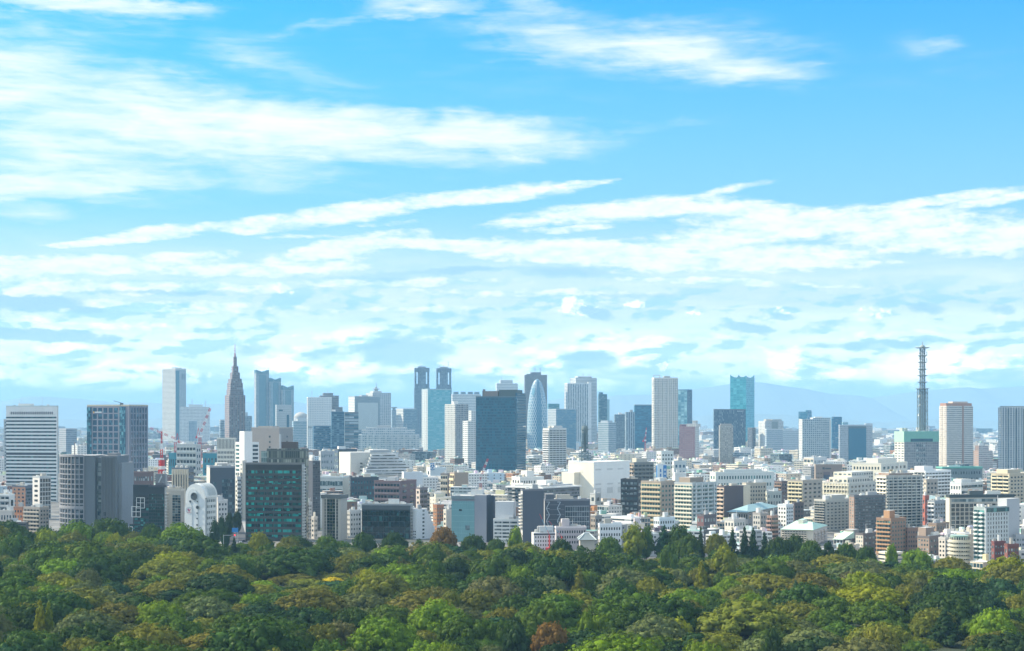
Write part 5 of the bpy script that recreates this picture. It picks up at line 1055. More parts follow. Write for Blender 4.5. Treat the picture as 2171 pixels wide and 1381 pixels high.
def tealslab():
    Y = 1140
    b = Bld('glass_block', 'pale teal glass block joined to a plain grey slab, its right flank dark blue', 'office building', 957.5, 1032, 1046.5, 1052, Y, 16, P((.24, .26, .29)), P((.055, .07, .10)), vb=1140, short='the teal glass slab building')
    b.vol('grey_slab', -.0, .34, -.04, .6, 0, Zp(1050, Y), P((.25, .265, .30)), P((.05, .065, .095)))
    b.grid('L', 'glass_front', 10, 1, .95, .98, .5, plain((.16, .32, .34), .25, 0, .12), (.0, .655), (0, .89)); b.grid('L', 'floor_line', 1, 7, 1, .05, .6, plain((.22, .38, .40)), (.0, .655), (0, .89)); b.grid('L', 'window', 1, 1, 1, 1, .65, glass((.05, .1, .12)), (.4, .52), (.26, .36)); b.grid('L', 'window', 1, 1, 1, 1, .65, GDK, (.22, .3), (.67, .71)); b.grid('L', 'parapet_band', 1, 1, 1, 1, 1, P((.16, .21, .23)), (.0, .66), (.93, .99)); b.clutter(4, 5)
    b.vol('side_wing', .0, .5, .6, 1.25, 0, Zp(1054, Y), P((.05, .06, .09)), P((.06, .075, .1)))
tealslab()
def whitelow():
    Y = 1130
    b = Bld('office_block', 'white office block with wide window bands, behind the tall bright tree', 'office building', 1046, 1099, 1106, 1103, Y, 8, P((.66, .67, .65)), P((.5, .5, .48)), vb=1143, short='the white window band block', dep=22)
    b.grid('L', 'window_band', 3, 6, .9, .5, .1, glass((.04, .06, .07), (.42, .45, .44), .4), (.03, .97), (.05, .97)); b.vol('upper_block', .22, .95, .2, .9, b.h - .3, Zp(1064, Y + 5), P((.58, .60, .61)), P((.5, .5, .5))); b.vol('upper_block', .22, .55, .1, .6, b.h - .3, Zp(1092, Y), P((.62, .63, .63)), P((.5, .5, .5))); b.clutter(4, 3); b.parapet(P((.66, .68, .66)), .8, .4)
whitelow()
small('house_block', 'stepped white low block with planted roof, before the foot of the dark mirror tower', 'office building', 1085, 1102, 1153, 1013, 1650, 60, (.72, .71, .66), (.64, .65, .63), 3, 4, 9, 3, 'w', 'w', win=GDK, vb=1032, cl=6, short='the stepped white low block').vol('upper_block', .2, .9, .35, .65, 0, Zp(999, 1650))
def longgrey():
    Y = 1240
    b = Bld('office_block', 'long grey stepped slab building with pale roof edges, right of the white window band block', 'office building', 1076, 1150, 1229, 1035, Y, 40, P((.17, .18, .19)), P((.17, .18, .20)), vb=1062, short='the long grey stepped building')
    ribs(b, 'R', 12, glass((.02, .04, .05), (.25, .3, .3), .35), .5); ribs(b, 'L', 12, GLS, .5); b.grid('L', 'balcony', 1, 12, .2, .3, 1.5, P((.45, .45, .43)), (.0, .4)); b.parapet(P((.66, .67, .65)), .7, 2.2, 1.2); b.vol('upper_block', .15, .9, .1, .95, b.h - .3, Zp(1030, Y), P((.40, .42, .42)), P((.36, .38, .40))); b.clutter(9, 2, True, Zp(1030, Y))
    Y = 1110
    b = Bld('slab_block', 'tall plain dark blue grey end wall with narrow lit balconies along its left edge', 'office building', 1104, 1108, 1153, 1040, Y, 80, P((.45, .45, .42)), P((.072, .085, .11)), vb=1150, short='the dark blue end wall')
    b.grid('L', 'balcony', 1, 11, .95, .32, 1.6, P((.55, .53, .48)), (0, 1), (.3, .95)); b.clutter(3, 4); b.parapet(P((.14, .15, .17)), .8, .4)
    Y = 1130
    b = Bld('glass_block', 'grey wing with a white framed window grid and zigzag outside stairs', 'office building', 1150, 1155, 1251, 1061, Y, 84, P((.3, .3, .3)), P((.075, .085, .105)), vb=1118, short='the zigzag staired grey wing')
    b.grid('R', 'window', 10, 6, .86, .86, .06, glass((.03, .05, .07), (.14, .18, .2), .3), (.45, .985), (.08, .84)); b.grid('R', 'white_frame', 11, 1, .06, 1, .2, P((.5, .53, .55)), (.43, 1), (.08, .85)); b.grid('R', 'white_frame', 1, 7, 1, .07, .2, P((.5, .53, .55)), (.45, .985), (.08, .92)); b.grid('R', 'floor_slab', 1, 8, 1, .1, .4, P((.17, .18, .2)), (.1, .42), (.05, .95))
    b.vol('stair_tower', .0, .5, .02, .2, b.h - 1, Zp(1048, Y), P((.12, .13, .15)), P((.10, .115, .14)))
    p0, di, W, _ = b.frame('R'); nr = Vector((di.y, -di.x))
    for x0, x1 in ((.03, .10), (.27, .34)):
        m = MB(); nfl = 5
        for i in range(nfl):
            za, zb = b.h * (.22 + .74 * i / nfl), b.h * (.22 + .74 * (i + 1) / nfl); pa, pb = p0 + di * (W * x0) + nr * 1.2, p0 + di * (W * x1) + nr * 1.2
            if i % 2: pa, pb = pb, pa
            m.tube((pa.x, pa.y, za), (pb.x, pb.y, zb), .35, 4); m.tube((pa.x, pa.y, zb), (pb.x, pb.y, zb), .22, 4)
        m.build('zigzag_stair', P((.42, .47, .52)), b.root)
    b.clutter(6, 3); b.parapet(P((.2, .21, .23)), .8, .5)
longgrey()
def lowwhites():
    Y = 1050
    b = Bld('office_block', 'white low block with small square windows and a dark roof strip, under two red cranes', 'office building', 1127, 1131, 1177, 1130, Y, 82, P((.72, .70, .64)), P((.66, .68, .68)), vb=1156, short='the white square windowed block')
    b.grid('R', 'window', 8, 4, .4, .5, .06, GDK, (.05, .97), (.1, .88)); b.grid('R', 'dark_belt', 1, 1, 1, 1, .3, P((.05, .06, .07)), (0, 1), (.89, .96)); b.vol('upper_block', .3, .9, .3, .95, b.h - .3, Zp(1117, Y), P((.6, .58, .54)), P((.55, .57, .57))); b.clutter(7, 2)
    Y = 1080
    b = Bld('office_block', 'pinkish grey low block with dark windows, right of the white square windowed block', 'office building', 1176, 1179, 1243, 1119, Y, 82, P((.5, .45, .44)), P((.38, .35, .37)), vb=1138)
    b.grid('R', 'window', 12, 3, .5, .5, .06, GDK, (.02, .98), (.2, .92)); b.vol('upper_block', .2, .9, .2, .45, b.h - .3, Zp(1101, Y), P((.55, .49, .49)), P((.5, .45, .46))); b.clutter(5, 4); b.parapet(P((.6, .55, .56)), .8, .4)
    for (lab, a_, c_, d_, e_, mi) in (('slim red and blue crawler crane jib leaning left, above the white square windowed low block', 1165, 1135, 1144, 1090, 0), ('slim red and blue crawler crane jib rising from the trees, right one of the pair', 1191, 1138, 1164, 1105, 1)):
        Yc = 1045; x0 = X(a_, Yc); root = empty('crawler_crane', (x0, Yc, 0), lab, 'crane'); q0, q1 = Vector((0, 0, Zp(c_, Yc))), Vector((X(d_, Yc) - x0, 0, Zp(e_, Yc)))
        for i in range(4):
            m = MB(); pa, pb = q0 + (q1 - q0) * (i / 4), q0 + (q1 - q0) * ((i + 1) / 4)
            for sx in (-.35, .35): m.tube(pa + Vector((0, sx, 0)), pb + Vector((0, sx, 0)), .2, 4); 
            for j in range(4): m.tube(pa + (pb - pa) * (j / 4) + Vector((0, -.35, 0)), pa + (pb - pa) * ((j + 1) / 4) + Vector((0, .35, 0)), .1, 4)
            m.build('jib_section', plain((.5, .04, .05) if i in (0, 3) else (.12, .35, .5), .5), root)
        m = MB(); m.box(-2.4, 2.4, -2, 2, .9, 4.2); m.box(-3, 3, -2.4, -1.4, .0, 1.0); m.box(-3, 3, 1.4, 2.4, .0, 1.0); m.tube((0, 0, 3), (0, 0, Zp(c_, Yc)), .5, 5); m.build('crane_body', plain((.5, .05, .05), .5), root)
    Y = 1020; x0 = X(1244, Y); root = empty('temple_hall', (x0, Y, 0), 'temple hall with a grey curved hip roof and pale ridge among the trees', 'temple'); w_ = X(1263, Y) - x0; d_ = 9; ze, zr = Zp(1143, Y), Zp(1131, Y)
    m = MB(); m.box(-w_ * .8, w_ * .8, -d_ * .8, d_ * .8, 0, ze + .6); m.build('wall', P((.5, .46, .4)), root)
    m = MB(); prof = [(1.0, 1.0, 0), (.72, .68, .28), (.46, .36, .62), (.30, .10, 1.0)]
    for (a0, b0, z0), (a1, b1, z1) in zip(prof, prof[1:]):
        c0 = [(-w_ * a0, -d_ * b0), (w_ * a0, -d_ * b0), (w_ * a0, d_ * b0), (-w_ * a0, d_ * b0)]; c1 = [(-w_ * a1, -d_ * b1), (w_ * a1, -d_ * b1), (w_ * a1, d_ * b1), (-w_ * a1, d_ * b1)]
        for i in range(4): j = (i + 1) % 4; m.face([(*c0[i], ze + (zr - ze) * z0), (*c0[j], ze + (zr - ze) * z0), (*c1[j], ze + (zr - ze) * z1), (*c1[i], ze + (zr - ze) * z1)])
    m.build('roof', plain((.15, .19, .21)), root); m = MB(); m.box(-w_ * .34, w_ * .34, -.8, .8, zr - .2, zr + .6)
    for sx in (-1, 1):
        for sy in (-1, 1): m.tube((sx * w_ * .3, sy * d_ * .1, zr), (sx * w_ * 1.0, sy * d_, ze + .1), .28, 4)
    m.build('ridge', plain((.6, .66, .66)), root); SEEN.append((1224, 1264, Y, 1148, 1131, None)); MARKS.append((1244, 1146, 'the temple hall', 1225, 1263))
    small('apartment_block', 'white low apartment block with two windowed wings, right of the temple hall', 'apartment block', 1268, 1271, 1318, 1113, 1065, 80, (.72, .7, .64), (.62, .65, .66), 1, 4, 8, 4, 'w', 'w', win=GDK, vb=1146, short='the white low apartment block').vol('upper_block', .1, .9, .6, 1.0, 0, Zp(1108, 1065))
lowwhites()
small('apartment_block', 'white ribbed apartment tower with balconies, right of the dark mirror tower', 'apartment tower', 1151, 1164, 1201, 909, 2450, 55, (.70, .70, .65), (.48, .50, .49), 3, 20, 5, 20, 'a', 'a', win=GDK, vb=986, short='the white balconied tower').vol('upper_block', .1, .9, .3, .8, 0, Zp(903, 2450))
def lattice_stack():
    Y = 1800; x0 = X(1240, Y); root = empty('lattice_tower', (x0, Y, 0), 'dark green steel lattice tower with a drum on top, behind the white windowless cube', 'mast'); st = plain((.10, .15, .15), .6); z = lambda py: Zp(py, Y)
    for (w0, w1, a_, c_, n) in ((5.2, 3.4, 985, 940, 6), (3.3, 3.0, 940, 918, 3)):
        m = MB(); c0 = [(-w0, -w0), (w0, -w0), (w0, w0), (-w0, w0)]; c1 = [(-w1, -w1), (w1, -w1), (w1, w1), (-w1, w1)]; za, zb = (0 if a_ == 985 else z(a_)), z(c_)
        L_ = lambda i, t: (c0[i][0] + (c1[i][0] - c0[i][0]) * t, c0[i][1] + (c1[i][1] - c0[i][1]) * t, za + (zb - za) * t)
        for i in range(4): m.tube(L_(i, 0), L_(i, 1), .45, 4)
        for j in range(n * 2):
            for i in range(4): q = (i + 1) % 4; m.tube(L_(i, j / (n * 2)), L_(q, (j + 1) / (n * 2)), .3, 4); m.tube(L_(q, j / (n * 2)), L_(i, (j + 1) / (n * 2)), .3, 4); m.tube(L_(i, (j + 1) / (n * 2)), L_(q, (j + 1) / (n * 2)), .25, 4)
        m.build('lattice_shaft', st, root)
    m = MB(); m.lathe([(.1, z(918)), (3.6, z(918)), (3.6, z(906)), (3.0, z(905)), (3.0, z(903)), (.1, z(903))], 16); m.build('drum', plain((.14, .18, .18)), root)
    m = MB(); m.lathe([(2, z(960)), (2, z(918))], 10); m.build('core_tube', plain((.12, .15, .16)), root); m = MB(); m.tube((0, 0, z(903)), (0, 0, z(897)), .3, 4); m.tube((-4, 0, z(910)), (7, 0, z(910)), .25, 4); m.build('aerial', st, root)
    for py in (912, 925, 938): m = MB(); m.lathe([(.2, z(py)), (4.6, z(py)), (4.6, z(py) + .6), (.2, z(py) + .6)], 14); m.build('platform', st, root)
    SEEN.append((1231, 1247, Y, 980, 903, None))
lattice_stack()
def cube():
    Y = 1550
    b = Bld('windowless_cube', 'big white windowless cube with faint panel bands, at the middle right of the city', 'hall', 1205, 1259, 1335, 981, Y, 40, P((.76, .72, .60)), P((.70, .72, .70)), roof=(.7, .71, .7), vb=1065, short='the white windowless cube')  # creamier left wall, cooler right wall: sun and skylight put into the colours
    b.vol('side_annex', .55, 1.05, -.15, .0, 0, Zp(1002, Y), P((.76, .72, .6)), P((.62, .58, .48))); g = P((.52, .54, .53))
    for f, xs in (('R', ((.04, .2), (.36, .52), (.66, .82))),):
        for z0 in (.83, .52, .34):
            for i, x_ in enumerate(xs): b.grid('R', 'panel', 1, 1, 1, 1, .12, g, x_ if z0 != .34 else (x_[0], x_[1] + .0), (z0, z0 + (.035 if z0 > .4 else .12)))
    b.grid('R', 'seam', 1, 6, 1, .02, .06, P((.62, .64, .63)), (.01, .99), (.1, 1)); b.grid('L', 'panel', 2, 1, .8, 1, .12, P((.7, .66, .54)), (.05, .6), (.78, .84)); b.parapet(P((.72, .73, .7)), .6, .6)
    small('office_block', 'small grey tower with a green pyramid roof in front of the white windowless cube', 'house', 1251, 1262, 1274, 1048, 1380, 45, (.48, .5, .47), (.40, .42, .41), 1, 3, 1, 3, 'w', 'w', cl=0, vb=1070)
    Y = 1380; x0 = X(1262.5, Y)
cube()
# ---- right half
small('apartment_block', 'grey green apartment block with brown left balconies, right of the white windowless cube', 'apartment block', 1333, 1344, 1386, 982, 1620, 68, (.34, .27, .2), (.17, .18, .17), 2, 10, 5, 10, 'a', 'a', win=GDK, vb=1020, short='the grey green apartment block').vol('upper_block', .1, .9, .15, .7, 0, Zp(972, 1620), P((.5, .46, .36)), P((.42, .41, .36)))
small('apartment_block', 'black apartment block with silver balcony rails, in front of the white windowless cube', 'apartment block', 1316, 1352, 1360, 1018, 1340, 14, (.04, .045, .05), (.05, .05, .05), 4, 8, 1, 6, 'a', 'w', win=GPALE, vb=1072, short='the black apartment block')
small('apartment_block', 'tan apartment block with cream balconies and blank right wall, right of the black block', 'apartment block', 1359, 1401, 1431, 1023, 1290, 42, (.50, .42, .28), (.30, .255, .21), 7, 9, 4, 9, 'a', 'w', win=GTEAL, vb=1095, short='the tan blank walled apartments')
b = small('apartment_block', 'large white and green apartment block with stacked balconies, right of the tan blank walled apartments', 'apartment block', 1430, 1468, 1519, 1026, 1240, 42, (.66, .62, .50), (.38, .42, .42), 6, 11, 6, 11, 'a', 'a', win=GTEAL, vb=1105, short='the white green balconied block')
b.vol('upper_block', .2, .8, .05, .6, 0, Zp(1013, 1240), P((.36, .29, .22)), P((.26, .22, .18))); b.grid('R', 'pale_column', 4, 1, .14, 1, .9, P((.55, .58, .57)))
small('apartment_block', 'dark brown windowless walled block with a pinkish balconied left end', 'apartment block', 1518, 1535, 1576, 1033, 1300, 55, (.56, .44, .34), (.085, .065, .07), 2, 9, 3, 7, 'a', 'x', win=GDK, vb=1090, short='the dark brown walled block')
def blueads():
    b = small('office_block', 'white tower block with small windows behind the blue and white signboards', 'office building', 1392, 1402, 1428, 958, 1950, 55, (.70, .68, .62), (.50, .54, .54), 2, 9, 4, 9, 'w', 'w', win=GDK, vb=985, cl=3)
    b = small('office_block', 'narrow block wearing a tall white sign with blue script beside a tall blue sign', 'office building', 1391, 1394, 1413, 986, 1600, 76, (.03, .15, .35), (.5, .55, .57), 1, 3, 1, 1, 'x', 'x', vb=1018, cl=1)
    b.grid('R', 'sign_board', 1, 1, 1, 1, .4, plain((.60, .68, .70)), (.0, .62), (.12, .99)); b.grid('R', 'sign_board', 1, 1, 1, 1, .4, plain((.02, .16, .42)), (.63, 1.0), (.3, .99))
    bl, wt = plain((.02, .12, .35)), plain((.6, .68, .72))
    b.grid('R', 'sign_letter', 1, 2, .5, .7, .5, bl, (.18, .48), (.70, .92)); b.grid('R', 'sign_letter', 1, 5, .35, .6, .5, bl, (.2, .46), (.25, .68)); b.grid('R', 'sign_letter', 2, 6, .5, .6, .5, wt, (.68, .95), (.36, .93))
    small('office_block', 'grey white block with three bays of blue windows, right of the blue signs', 'office building', 1425, 1429, 1455, 979, 1700, 76, (.62, .62, .56), (.44, .49, .50), 1, 5, 3, 6, 'w', 'w', win=glass((.02, .07, .12), (.05, .12, .2)), vb=1003, cl=1)
    small('office_block', 'ribbed white low shed on the roofs before the blue windowed block', 'office building', 1427, 1431, 1455, 1004, 1500, 78, (.72, .7, .6), (.62, .63, .6), 1, 1, 1, 1, 'x', 'x', vb=1015, cl=2)
blueads()
b = small('office_block', 'long white low building with two rows of greenish windows, below the slim grey brown tower', 'office building', 1505, 1517, 1641, 1003, 1650, 70, (.68, .68, .6), (.56, .60, .57), 2, 4, 20, 4, 'w', 'w', win=GTEAL, vb=1022, short='the long green windowed building'); b.vol('upper_block', .1, .8, .15, .8, 0, Zp(996, 1650), P((.66, .66, .58)), P((.56, .6, .57)))
def hotel():
    Y = 1950; b = Bld('office_block', 'brown brick block with a dark sign and a deep square recess', 'hotel', 1726.5, 1729, 1785.5, 986, Y, 82, P((.3, .24, .19)), P((.235, .19, .165)), vb=1020, short='the square recessed brown block', dep=30)
    b.grid('R', 'recess', 1, 1, 1, 1, .2, P((.06, .08, .12)), (.30, .54), (.1, .74)); b.grid('R', 'recess_lintel', 1, 1, 1, 1, .3, P((.14, .11, .12)), (.30, .54), (.62, .74))
    b.grid('R', 'window', 4, 4, .3, .4, .1, GDK, (.03, .26), (.1, .76)); b.grid('R', 'window', 5, 4, .3, .4, .1, GDK, (.6, .97), (.1, .76))
    dk = plain((.03, .06, .07)); b.grid('R', 'sign_emblem', 2, 1, .75, 1, .4, dk, (.26, .34), (.83, .91)); b.grid('R', 'sign_letter', 8, 1, .6, 1, .4, dk, (.36, .58), (.835, .885)); b.clutter(6, 2); b.parapet(P((.3, .25, .2)), .8, .5)
hotel()
small('office_block', 'white low block with orange striped balconies under the broad gridded apartment tower', 'apartment block', 1704, 1725, 1752, 971, 2150, 45, (.70, .62, .5), (.55, .57, .57), 3, 4, 6, 4, 'a', 'w', vb=988)
small('apartment_block', 'cream balconied apartment block with a tan right wall and roof planting', 'apartment block', 1670, 1701.5, 1743.5, 1020, 1420, 44, (.62, .55, .37), (.32, .29, .25), 4, 9, 4, 8, 'a', 'w', win=GDK, vb=1080, short='the cream balconied block')
small('apartment_block', 'brown and dark block with balconies left of the cream balconied block', 'apartment block', 1642, 1657, 1673, 1022, 1480, 45, (.30, .2, .14), (.13, .10, .10), 3, 8, 3, 8, 'a', 'w', win=GDK, vb=1065, cl=3)
b = small('apartment_block', 'beige stepped apartment complex with pale bays, right of the dark brown walled block', 'apartment block', 1574, 1582, 1625, 1026, 1400, 66, (.6, .54, .42), (.36, .33, .27), 1, 8, 7, 8, 'a', 'w', vb=1072, short='the beige stepped complex'); b.vol('rear_wing', -.6, .2, -.9, .1, 0, Zp(1019, 1500), P((.62, .57, .44)), P((.52, .48, .38)))
small('office_block', 'grey green block at the right end of the beige stepped complex', 'apartment block', 1623, 1626, 1657, 1044, 1390, 78, (.5, .5, .42), (.32, .35, .33), 1, 5, 5, 4, 'w', 'w', vb=1072, cl=2)
def cream_complex():
    Y = 1500
    b = small('apartment_block', 'cream apartment complex of long set back floors with deep window bays', 'apartment block', 1744, 1800, 1866, 1026, Y, 40, (.70, .64, .48), (.46, .45, .40), 8, 6, 8, 6, 'w', 'w', win=GDK, vb=1055, short='the cream set back complex'); b.grid('L', 'pier', 9, 1, .22, 1, 1.0, P((.72, .67, .52)), (0, 1), (.0, 1)); b.grid('L', 'floor_slab', 1, 7, 1, .2, 1.1, P((.74, .69, .54)))
    for (u0, u1, v0, v1, py) in ((.3, 1.0, .2, .9, 1014), (.5, 1.2, .5, 1.2, 1004)): b.vol('upper_block', u0, u1, v0, v1, b.h - .4, Zp(py, Y), fac((.70, .65, .5), (.06, .07, .07), bw=5, fh=4, fw=.6, hh=.5), fac((.48, .47, .42), (.06, .07, .07), bw=5, fh=4, fw=.6, hh=.5))
    b = small('apartment_block', 'cream white block with a band of square windows below the green banded tower', 'office building', 1806, 1868, 1924, 984, 1800, 35, (.72, .67, .53), (.6, .58, .5), 9, 5, 6, 5, 'w', 'w', win=GDK, vb=1004, short='the cream square windowed block'); b.vol('upper_block', .2, .6, .1, .8, 0, Zp(973, 1800), P((.72, .68, .56)), P((.6, .58, .5)))
cream_complex()
b = small('apartment_block', 'grey apartment block with planted roof terrace and many windowed pale front', 'apartment block', 1726, 1750, 1801, 1062, 1250, 55, (.25, .25, .23), (.42, .41, .36), 4, 11, 6, 9, 'a', 'w', win=GLS, vb=1128, short='the grey planted roof block'); b.vol('upper_block', .1, .9, .3, .85, 0, Zp(1051, 1250), P((.45, .45, .4)), P((.42, .42, .38)))
b.grid('R', 'floor_slab', 1, 10, .98, .12, .5, P((.5, .49, .44)))
small('apartment_block', 'dark grey apartment block with pale window bays and brown left edge', 'apartment block', 1800, 1811, 1878, 1053, 1230, 74, (.3, .21, .16), (.12, .12, .125), 2, 12, 9, 12, 'w', 'a', win=GPALE, vb=1135, short='the dark grey bayed block', cl=8)
def b107():
    Y = 1280
    b = Bld('apartment_tower', 'tall pale gridded apartment block with long balcony lines on its right face', 'apartment tower', 1858, 1879, 1956, 1010, Y, 66, P((.66, .62, .5)), P((.36, .37, .35)), vb=1133, short='the tall pale gridded block')
    b.grid('L', 'window', 3, 13, .7, .55, .08, GDK, (.03, .97), (.02, .98)); b.grid('R', 'window', 7, 17, .86, .56, .08, GLS, (.02, .98), (.02, .98)); b.grid('R', 'balcony', 1, 17, 1, .24, 1.4, P((.58, .58, .53)), (.01, .99), (.02, .98), .1); b.grid('R', 'column', 8, 1, .1, 1, .7, P((.52, .52, .47)), (0, 1)); b.grid('L', 'floor_slab', 1, 14, 1, .16, .8, P((.7, .66, .54)))
    b.vol('upper_block', .1, .9, .1, .75, b.h - .3, Zp(1004, Y), P((.3, .22, .17)), P((.25, .19, .15))); b.clutter(5, 4, False, Zp(1004, Y)); b.parapet(P((.45, .43, .38)), .8, .5)
b107()
small('apartment_block', 'white apartment block of stepped tops and long balconies, right of the tall pale gridded block', 'apartment block', 1929, 1962, 2016, 1000, 1650, 52, (.68, .68, .64), (.62, .65, .66), 4, 8, 8, 9, 'a', 'a', win=GDK, vb=1058, short='the white stepped top block').vol('upper_block', .1, .7, .0, .35, 0, Zp(989, 1650))
small('apartment_block', 'plain beige slab block between the tall pale gridded block and the white stepped top block', 'apartment block', 1958, 1964, 1988, 1018, 1420, 68, (.52, .46, .36), (.34, .31, .27), 1, 8, 3, 8, 'w', 'w', vb=1052, cl=2)
b = small('office_block', 'long low block with a green copper roof, right of the green banded tower', 'office building', 1984, 1998, 2083, 995, 2000, 74, (.4, .42, .4), (.15, .19, .2), 3, 3, 14, 3, 'w', 'w', win=GLS, roof=(.12, .36, .30), vb=1020, short='the long green roofed block', cl=0); b.parapet(P((.13, .38, .31)), 3, 1.2); b.hut(.1, .9, .1, .9, 2, P((.12, .36, .30)))
small('office_block', 'stepped white low block in front of the long green roofed block', 'office building', 2014, 2038, 2084, 1025, 1600, 46, (.72, .71, .67), (.56, .6, .6), 4, 3, 5, 4, 'w', 'r', vb=1048, cl=6).vol('upper_block', .2, .9, .1, .55, 0, Zp(1017, 1600))
b = small('apartment_block', 'cream apartment block with dark balconies cut by the right edge of the picture', 'apartment block', 2101, 2140, 2185, 1006, 1550, 50, (.66, .58, .40), (.44, .38, .28), 3, 9, 6, 9, 'a', 'w', win=GDK, vb=1070, short='the cream right edge block'); b.vol('upper_block', .1, .7, .0, .6, 0, Zp(996, 1550))
def b108():
    Y = 1180
    b = Bld('office_block', 'broad beige office block with a square window grid beneath a dark flat roof slab', 'office building', 2005, 2013, 2161, 1056, Y, 80, P((.62, .56, .44)), P((.40, .37, .31)), vb=1130, short='the broad beige gridded block', dep=26)
    b.grid('R', 'window', 15, 8, .78, .8, .06, glass((.01, .018, .022), (.16, .2, .2), .2), (.02, .99), (.03, .86)); b.grid('R', 'window_band', 1, 1, 1, 1, .1, GPALE, (.03, .97), (.9, .97))
    m = P((.03, .045, .05)); b.vol('roof_slab', -.02, 1, -.0, .93, b.h + .1, Zp(1049.5, Y), m, m, plain((.05, .06, .06))); b.vol('upper_block', .3, .8, .3, .5, b.h, Zp(1041, Y), P((.1, .12, .12)), P((.09, .11, .11))); b.hut(.3, .8, .55, .75, 4, P((.66, .66, .6)), z=b.h + 1)
b108()
small('apartment_block', 'orange red small block peeking left of the broad beige gridded block', 'house', 1957, 1961, 1970, 1053, 1330, 60, (.45, .13, .08), (.3, .1, .08), 1, 3, 2, 4, 'w', 'w', cl=1, vb=1090)
small('apartment_block', 'white balconied low block with a grey right wing, before the broad beige gridded block', 'apartment block', 1967, 1981, 2006, 1064, 1270, 50, (.70, .70, .66), (.25, .28, .30), 2, 6, 4, 6, 'a', 'w', win=GDK, vb=1105, cl=3)
def slimtower():
    Y = 930
    b = Bld('apartment_tower', 'slim white tower with a glassy balconied left face and narrow slit windows', 'apartment tower', 2064.5, 2088, 2139, 1078, Y, 58, P((.36, .44, .44)), P((.50, .53, .52)), vb=1190, short='the slim slit windowed tower')
    b.grid('L', 'window', 3, 14, .92, .6, .06, GTEAL, (.02, .98), (.02, .98)); b.grid('L', 'balcony', 2, 14, .62, .3, 1.5, P((.68, .7, .66)), (.0, 1), (.02, .98), .15); b.grid('R', 'window_slit', 8, 13, .26, .62, .06, GDK, (.08, .97), (.02, .93)); b.grid('R', 'glass_rim', 1, 1, 1, 1, .3, GTEAL, (.0, 1), (.935, 1.0)); b.grid('R', 'edge_pier', 1, 1, 1, 1, .6, P((.62, .64, .62)), (-.01, .04))
    b.vol('rear_slab', .1, .9, .96, 1.5, 0, Zp(1060, Y), P((.44, .46, .47)), P((.4, .42, .44))); b.clutter(4, 2, False); b.parapet(P((.3, .36, .36)), .8, .4)
slimtower()
small('apartment_block', 'orange brown brick tower block with a raised orange lift house at the park edge', 'apartment block', 1858, 1889, 1921, 1102, 1030, 48, (.38, .23, .13), (.25, .16, .11), 5, 8, 5, 8, 'a', 'w', win=GTEAL, vb=1170, short='the orange brown brick block').vol('lift_house', .1, .5, .0, .35, 0, Zp(1083, 1030), P((.45, .26, .14)), P((.34, .18, .10)))
small('apartment_block', 'low brown brick wing attached right of the orange brown brick block', 'apartment block', 1920, 1924, 1946, 1122, 1040, 74, (.3, .17, .12), (.21, .13, .10), 1, 5, 4, 5, 'w', 'w', vb=1165, cl=2)
b = small('apartment_block', 'brown grey blocky apartments with square windows, behind the bright green tree on the right', 'apartment block', 1945, 1970, 2002, 1140, 985, 45, (.34, .25, .19), (.15, .13, .125), 4, 5, 4, 4, 'w', 'w', win=GPALE, vb=1182, short='the brown grey blocky apartments'); b.vol('upper_block', .35, 1, .05, .6, 0, Zp(1120, 985), P((.36, .27, .21)), P((.22, .17, .14)))
small('house_block', 'brown flat stepped block with a tiled gable, behind the brown grey blocky apartments', 'apartment block', 1968, 1985, 2012, 1112, 1120, 45, (.36, .25, .17), (.24, .18, .14), 3, 4, 4, 3, 'w', 'w', vb=1135, cl=4)
small('apartment_block', 'white beige block with slotted windows, left of the rounded cream building', 'apartment block', 1990, 2004, 2021, 1143, 975, 48, (.66, .60, .52), (.5, .47, .43), 2, 5, 3, 5, 'w', 'w', win=GDK, vb=1184, cl=4)
def cylinder():
    Y = 935; k = Y / F; x0 = X(2042, Y); y0 = Y + 8; R = 21 * k; h = Zp(1137, Y); root = empty('rounded_building', (x0, y0, 0), 'round cream apartment building with ring balconies and a glazed top floor', 'apartment block'); cr = P((.58, .54, .42)); fl = 7
    m = MB(); m.lathe([(R, 0), (R, h * .94)], 36); m.lathe([(R, h * .94), (.1, h * .94)], 36, 1); m.build('wall', [plain((.5, .47, .37)), P((.35, .5, .42))], root)
    for i in range(fl):
        z = h * (.06 + .12 * i)
        for j in range(13):
            a0 = math.pi + j * math.pi / 13 + .05; a1 = a0 + math.pi / 13 - .1; m = MB(); r = R + .06
            m.face([(r * math.cos(a0), r * math.sin(a0), z + 1.9), (r * math.cos(a1), r * math.sin(a1), z + 1.9), (r * math.cos(a1), r * math.sin(a1), z + 3.6), (r * math.cos(a0), r * math.sin(a0), z + 3.6)]); m.build('window', GLS, root)
        m = MB(); m.lathe([(R, z + .2), (R + 1.0, z + .2), (R + 1.0, z + 1.3), (R, z + 1.3)], 36); m.build('ring_balcony', cr, root)
    m = MB(); m.lathe([(R * .85, h * .93), (R * .85, h * .985), (R * .9, h * .985), (R * .9, h), (.1, h)], 30); m.build('glazed_top', plain((.34, .46, .38), .4), root)
    SEEN.append((2020, 2064, Y, 1184, 1137, None)); MARKS.append((2042, 1184, 'the round cream building', 2020, 2063))
cylinder()
small('apartment_block', 'dark red brick block with a dark roof, left of the planted roof red block', 'apartment block', 2104, 2108, 2132, 1151, 895, 76, (.2, .07, .06), (.14, .05, .05), 1, 5, 4, 5, 'w', 'w', win=GPALE, vb=1195, short='the dark red brick block', cl=2, roof=(.06, .07, .08))
